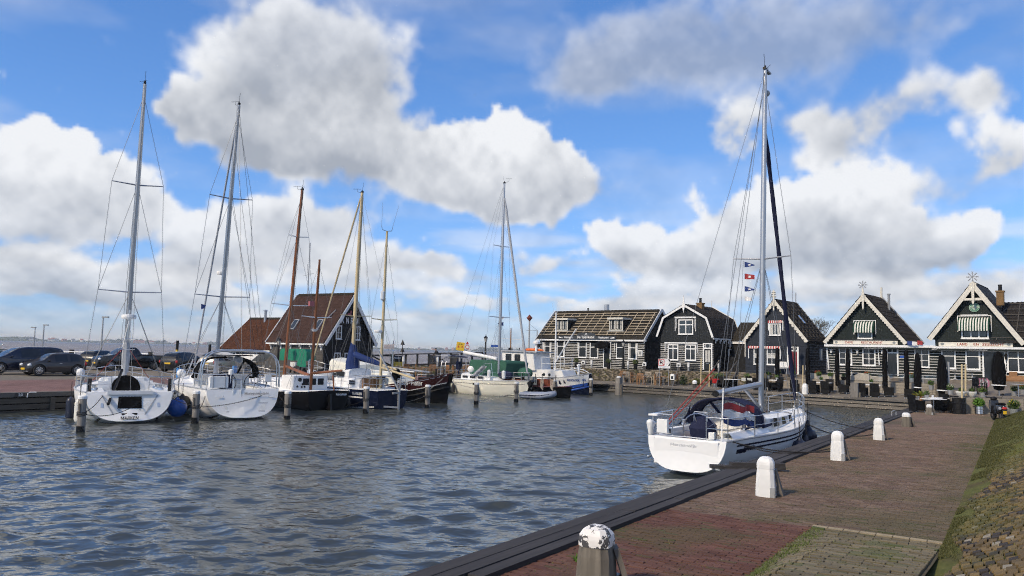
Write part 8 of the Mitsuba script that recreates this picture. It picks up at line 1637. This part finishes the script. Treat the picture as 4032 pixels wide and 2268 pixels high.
for (x, y, z0, z1, m, lab) in ((*lb(13.6, -4.0), .7, 2.6, BUFF, 'pale bamboo pole left of the cafe'), (23.25, 39.3, 1.2, 3.0, BUFF, 'pale wooden pole standing in the black barrel'), (24.1, 40.4, 1.27, 3.0, BUFF, 'pale wooden pole beside the white bowl pots'), (25.6, 44.6, .6, 3.1, GALV, 'square steel pole with slots before the corner cafe'), (*lb(6.0, -4.6), .65, 2.9, BUFF, 'pale wooden pole behind the red trough'), (*lb(6.6, -4.4), .65, 2.5, BUFF, 'second pale wooden pole behind the red trough')): put('pole', rod([0, 0, 0], [.04, 0, z1 - z0], .045 if m == BUFF else .07, 8), m, T=place(x, y, z0), label=lab, cat='pole')
p = lb(19.6, -.6); t = thing('tricolour_flag', 'blue white and red flag on a slanted pole between the two cafes', 'flag', place(p[0], p[1], 0, math.atan2(DY, DX))); put('pole', rod([0, 0, 4.45], [1.0, -.25, 4.1], .015), PWHITE, t)
for i, m in enumerate((FLAGB, FLAGW, FLAGR)): put('stripe', both(grid(np.array([[[.1 + .32 * (i + a), -.1 - .05 * math.sin(a * 3 + i), z - .04 * (i + a) + (.10 * (i - 1) if i == 2 else 0)] for a in (0, .5, 1)] for z in (4.5, 4.22)]))), m, t)
# steps
t = thing('stone_steps', 'dark steps with timber handrails up the stone bank', 'steps', place(*lb(6.3, -3.4), 0, math.atan2(DY, DX)))
for i in range(6): put('step', box(-.1, 1.3, i * .28, i * .28 + .34, .68 + i * .19, .76 + i * .19), GREYW, t)
put('stringer', cat(bar([-.15, -.1, .65], [-.15, 1.8, 1.9], .06, .2), bar([1.35, -.1, .65], [1.35, 1.8, 1.9], .06, .2)), GREYW, t)
for x in (-.15, 1.35): put('handrail', cat(box(x - .04, x + .04, -.15, -.07, .6, 1.6), box(x - .04, x + .04, 1.7, 1.78, 1.6, 2.75), bar([x, -.15, 1.62], [x, 1.78, 2.78], .07, .08)), GREYW, t)
# bench before the red door house, long benches before the cafe
p = lb(10.9, -.9); t = thing('bench', 'white bench beside the window of the slate-blue house', 'bench', place(p[0], p[1], strz(*p), math.atan2(DY, DX))); put('seat', box(-.5, .5, -.2, .2, .42, .46), GREYC, t); put('backrest', box(-.5, .5, .16, .2, .5, .95), PWHITE, t); put('legs', cat(*[box(x - .03, x + .03, -.18, .18, 0, .42) for x in (-.45, .45)]), GREYC, t)
for L, lab in ((14.7, 'first'), (16.0, 'second'), (18.2, 'third'), (19.5, 'fourth'), (22.6, 'fifth'), (23.6, 'sixth')):
    p = lb(L, -.75); t = thing('bistro_table', f'{lab} small white-legged cafe table from the left against the cafe fronts', 'table', place(p[0], p[1], utz(*p))); put('tabletop', lathe([(0, .72), (.32, .72), (.32, .75), (0, .75)], 16), IRON, t); put('leg', cat(rod([0, 0, .25], [0, 0, .72], .025), *[tube([[0, 0, .3], [.2 * c, .05, .22], [.3 * c, .06, 0]], .022, 5) for c in (-1, 1)]), PWHITE, t)
# ---- corner with tub, barrel, table, scooter
t = thing('palm_tub', 'small palm in a wooden half-barrel at the end of the right quay', 'potted palm', place(22.15, 41.2, .42)); put('tub', lathe([(.30, 0), (.36, .22), (.37, .42), (.33, .42), (0, .38)], 18), DECKW, t); put('hoop', lathe([(.345, .1), (.35, .14)], 18), GALV, t); put('trunk', tube([[0, 0, .35], [.02, 0, .8]], [.1, .06], 8), TEAK, t)
for i in range(22):
    a, e = rg.random() * 6.28, rg.uniform(.2, 1.1); d = np.array([math.cos(a) * math.cos(e), math.sin(a) * math.cos(e), math.sin(e)]); o = np.array([-math.sin(a), math.cos(a), 0]); L_ = rg.uniform(.4, .62); b0 = np.array([.02, 0, .8]); V = np.array([b0, b0 + d * L_ * .5 + o * .05, b0 + d * L_ - [0, 0, .12 * math.cos(e)], b0 + d * L_ * .5 - o * .05]); put('frond', both((V, np.array([[0, 1, 2], [0, 2, 3]]))), 'vleaf', t, color=np.repeat([[.13 + .1 * rg.random(), .17 + .1 * rg.random(), .03]], 4, 0))
t = thing('steel_barrel', 'black ribbed barrel at the corner of the raised terrace', 'barrel', place(23.05, 39.25, .45)); put('body', lathe([(.31, 0), (.31, .24), (.33, .26), (.31, .28), (.31, .52), (.33, .54), (.31, .56), (.31, .80), (.325, .82), (.29, .82), (0, .78)], 22), IRON, t)
t = table('white table with menu card behind the farthest bollard', place(21.95, 39.6, .44, .2), PWHITE, .4, rect_=.5); put('menu_card', box(-.1, .02, -.01, .01, .736, .92), PWHITE, t); plant((21.65, 39.7), 1.18, 'small plant pot on the white table behind the farthest bollard', ph=.18, pr=.11, r=.14, n=60, potmat=GALV)
table('second white table behind the black chairs near the barrel', place(23.2, 41.2, .42, .2), PWHITE, .4, rect_=.5)
for i, (x, y, a) in enumerate(((22.55, 40.2, -100), (22.9, 39.9, -80), (21.3, 40.0, 100), (23.6, 41.9, -60))): wicker(('nearest', 'second', 'left', 'rear')[i] + ' black chair of the corner tables by the barrel', place(x, y, .44, math.radians(a)))
plant((24.05, 39.2), .46, 'bright green plant in a steel keg before the plank wall', 'keg', r=.26, ph=.40, pr=.2, n=420, size=.13, cols=((.05, .13, .015), (.13, .26, .04)), up=.6); plant((25.6, 38.85), .5, 'green plant with yellow flower behind the scooter', r=.3, ph=.3, pr=.2, n=260, flowers=(.5, .42, .03))
for x, y, lab in ((23.62, 40.0, 'left white bowl pot on the plank wall'), (24.15, 39.95, 'right white bowl pot on the plank wall')): plant((x, y), 1.275, lab, 'bowl', r=.13, ph=.3, pr=.24, potmat=POTW, n=70)
for x, y, lab, fl_ in ((24.75, 40.0, 'small steel pot right of the white bowls', None), (24.0, 41.6, 'white flowering plant behind the white bowls', (.6, .6, .5)), (27.0, 40.9, 'green potted plant right of the largest umbrella', None), (28.2, 42.0, 'reddish shrub in a pale grey pot at the right edge', (.3, .1, .06)), (27.6, 39.9, 'low plant in a grey box at the right edge', None), (25.0, 45.3, 'tall dry plant by the square steel pole', None)): plant((x, y), utz(x, y), lab, r=.2, ph=.26, pr=.15, n=120, flowers=fl_, potmat=GALV)
table('steel legged table right of the largest umbrella', place(26.9, 40.4, 1.28, .3), GALV, .4); 
for i, (x, y, a) in enumerate(((25.6, 41.6, 30), (26.0, 42.2, -40))): chair(('left', 'right')[i] + ' dark garden chair before the pink lifebuoy box', place(x, y, utz(x, y), math.radians(a)), IRON, 'dark chairs on the raised terrace')
t = thing('log_seat', 'thick log seat with sawn end under the right cafe window', 'log', place(33.0, 49.5, 1.75, math.atan2(DY, DX) + .3)); put('log', xf(lathe([(0, -.7), (.27, -.7), (.28, .0), (.27, .7), (0, .7)], 16), place(0, 0, .28) @ rotm([0, 1, 0], math.pi / 2)), TEAK, t); put('seat_block', box(-.5, -.1, -.15, .2, .5, .8), TEAK, t)
p = np.array([21.95, 34.4]); z = float(qz(p[1])) + .02; t = thing('motor_scooter', 'black scooter with orange number plate parked at the end of the grass', 'scooter', place(p[0], p[1], z, math.radians(78)))
for x, s_ in ((-.42, 1), (.48, 1)): k = put('wheel', xf(lathe([(.1, -.06), (.2, -.065), (.235, -.03), (.235, .03), (.2, .065), (.1, .06)], 18), place(x, 0, .235) @ rotm([1, 0, 0], math.pi / 2)), RUBBER, t); put('rim', xf(lathe([(0, -.05), (.11, -.05), (.11, .05), (0, .05)], 12), place(x, 0, .235) @ rotm([1, 0, 0], math.pi / 2)), STEELB, k)
put('rear_body', manifold3d.Manifold.batch_hull([manifold3d.Manifold.sphere(r, 16).scale((1, .9, 1)).translate(c) for c, r in (((-.62, 0, .62), .12), ((-.2, 0, .58), .17), ((-.45, .08, .45), .12), ((-.45, -.08, .45), .12), ((-.1, 0, .42), .13))]), 'car_black', t, smooth=40); put('seat', manifold3d.Manifold.batch_hull([manifold3d.Manifold.sphere(.09, 14).scale((1, 1.3, .6)).translate(c) for c in ((-.6, 0, .76), (-.05, 0, .73))]), BLACKC, t, smooth=40); put('floor_board', box(-.1, .3, -.14, .14, .28, .34), 'car_black', t); put('leg_shield', manifold3d.Manifold.batch_hull([manifold3d.Manifold.sphere(.05, 12).translate(c) for c in ((.3, -.18, .34), (.3, .18, .34), (.42, -.14, .85), (.42, .14, .85))]), 'car_black', t, smooth=40); put('front_fork', cat(rod([.40, 0, .95], [.48, 0, .25], .035), ball((.48, 0, .38), (.2, .08, .12), 2)), 'car_black', t); put('handlebar', cat(tube([[.33, -.32, .98], [.42, 0, 1.0], [.33, .32, .98]], .02, 6), ball((.42, 0, .95), (.1, .14, .09), 2)), IRON, t)
for y in (-.3, .3): put('mirror', cat(rod([.36, y, .98], [.34, y * 1.15, 1.12], .008, 4), ball((.34, y * 1.15, 1.15), (.02, .06, .045), 1)), IRON, t)
put('tail_light', ball((-.72, 0, .58), (.05, .11, .06), 2), REDS, t); put('panel_trim', cat(ball((-.6, .14, .56), (.14, .03, .07), 2), ball((-.6, -.14, .56), (.14, .03, .07), 2)), GREYC, t); put('number_plate', xf(box(-.008, .008, -.07, .07, -.07, .07), place(-.74, 0, .40)), PYEL, t); put('mudguard', box(-.74, -.66, -.08, .08, .3, .52), RUBBER, t)

# ---- cyclist on the road
px, py, pz = -6.55, 67.5, 1.66; BT = place(px, py, pz, math.radians(205), .88)
t = thing('bicycle', 'black city bicycle ridden along the road', 'bicycle', BT)
for x in (-.54, .54): k = put('wheel', cat(tube([[x + .33 * math.cos(a), 0, .34 + .33 * math.sin(a)] for a in np.linspace(0, 6.283, 25)], .022, 6)), RUBBER, t); put('spokes', cat(*[rod([x, 0, .34], [x + .32 * math.cos(a), 0, .34 + .32 * math.sin(a)], .004, 3) for a in np.arange(0, 6.2, .7)]), STEELB, k)
put('frame', cat(*[rod(a, b, .02, 6) for a, b in (([-.54, 0, .34], [-.05, 0, .30]), ([-.05, 0, .3], [-.2, 0, .85]), ([-.05, 0, .3], [.38, 0, .82]), ([-.54, 0, .34], [-.18, 0, .75]), ([.38, 0, .92], [.54, 0, .34]), ([-.17, 0, .72], [.38, 0, .8]))]), IRON, t); put('handlebar', tube([[.22, -.28, 1.08], [.4, -.1, 1.12], [.4, .1, 1.12], [.22, .28, 1.08]], .015, 5), IRON, t); put('saddle', ball((-.22, 0, .92), (.14, .08, .04), 1), IRON, t); put('carrier', box(-.85, -.4, -.07, .07, .70, .73), IRON, t); put('mudguard', tube([[-.54 + .37 * math.cos(a), 0, .34 + .37 * math.sin(a)] for a in np.linspace(.3, 2.9, 10)], .02, 4), IRON, t)
t = thing('person', 'cyclist in dark jacket, blue jeans and dark cap riding along the road', 'person', BT)
def limb(*cs): M = [manifold3d.Manifold.sphere(r, 14).translate(c) for c, r in cs]; return [manifold3d.Manifold.batch_hull([a, b]) for a, b in zip(M[:-1], M[1:])]
def body(parts, e=.03):
    M = parts[0]
    for q in parts[1:]: M = M + q
    m = trimesh.Trimesh(*arr(M.refine_to_length(e))); trimesh.smoothing.filter_taubin(m, iterations=8); return m
legs = [limb(((-.2, s_ * .1, .98), .11), (kn, .075), (an, .05), ((an[0] + .12, an[1], an[2] - .03), .035)) for s_, kn, an in ((1, (.16, .12, .72), (-.02, .12, .26)), (-1, (.22, -.12, .88), (.1, -.12, .47)))]
put('jeans', body(sum(legs, []) + limb(((-.2, -.08, .98), .13), ((-.2, .08, .98), .13))), JEAN, t, smooth=True)
put('jacket', body(limb(((-.2, 0, 1.0), .16), ((-.1, 0, 1.22), .17), ((.02, 0, 1.42), .16)) + limb(((.02, -.16, 1.44), .08), ((.02, .16, 1.44), .08)) + sum([limb(((.03, s_ * .19, 1.43), .075), ((.16, s_ * .25, 1.20), .058), ((.27, s_ * .26, 1.13), .042)) for s_ in (1, -1)], [])), JACK, t, smooth=True)
put('head', body(limb(((.05, 0, 1.50), .055), ((.08, 0, 1.60), .06)) + limb(((.09, 0, 1.68), .095), ((.11, 0, 1.63), .08)) + limb(((.19, 0, 1.655), .018), ((.20, 0, 1.645), .016)), .02), SKIN, t, smooth=True)
for s_ in (1, -1):
    put('hand', body(limb(((.28, s_ * .26, 1.125), .04), ((.33, s_ * .26, 1.10), .038)) + sum([limb(((.33, s_ * (.235 + .017 * i), 1.11), .012), ((.365, s_ * (.235 + .017 * i), 1.095), .011), ((.355, s_ * (.235 + .017 * i), 1.07), .01)) for i in range(4)], []) + limb(((.30, s_ * .23, 1.11), .013), ((.33, s_ * .21, 1.08), .011)), .012), SKIN, t, smooth=True); put('shoe', ball((.06 if s_ > 0 else .18, s_ * .12, .215 if s_ > 0 else .425), (.13, .05, .045), 2), IRON, t); put('ear', ball((.08, s_ * .095, 1.665), (.02, .012, .03), 1), SKIN, t); put('eye', ball((.178, s_ * .035, 1.69), (.012, .014, .01), 1), IRON, t)
put('cap', lathe([(.105, 1.70), (.10, 1.76), (.06, 1.79), (0, 1.80)], 14, .09, 0), JACK, t, smooth=True); put('cap_peak', box(.15, .25, -.07, .07, 1.70, 1.712), JACK, t)

# ---- bare tree behind the houses
rg = np.random.default_rng(77); t = thing('bare_tree', 'bare twiggy tree behind the roof of the slate-blue house', 'tree', place(37.4, 92, 2.4, 0, .6)); W_, seg = [], []
def grow(p, d, L_, r, n):
    q = p + d * L_; seg.append((p, q, r))
    if n == 0: W_.append(q); return
    for _ in range(3 if n > 1 else 4):
        e = d + rg.normal(0, .45, 3) + [0, 0, .12]; e /= np.linalg.norm(e); grow(q, e, L_ * rg.uniform(.62, .85), r * .6, n - 1)
grow(np.array([0, 0, 0.]), np.array([0, 0, 1.0]), 2.9, .2, 5)
put('trunk', rod(*seg[0][:2], .2, 8), GREYW, t); put('crown', cat(*[rod(a, b, max(r, .016), 4) for a, b, r in seg[1:]]), GREYW, t, kind='stuff'); m, C = leaves((0, 0, 0), (1, 1, 1), len(W_) * 2, .13, rg, (.10, .10, .04), (.2, .2, .08)); o = np.repeat(np.array(W_), 2, 0) + rg.normal(0, .12, (len(W_) * 2, 3)); v = m[0].reshape(-1, 4, 3); v = v - v.mean(1, keepdims=True) + o[:, None]; put('buds', (v.reshape(-1, 3), m[1]), 'vleaf', t, color=C, kind='stuff')
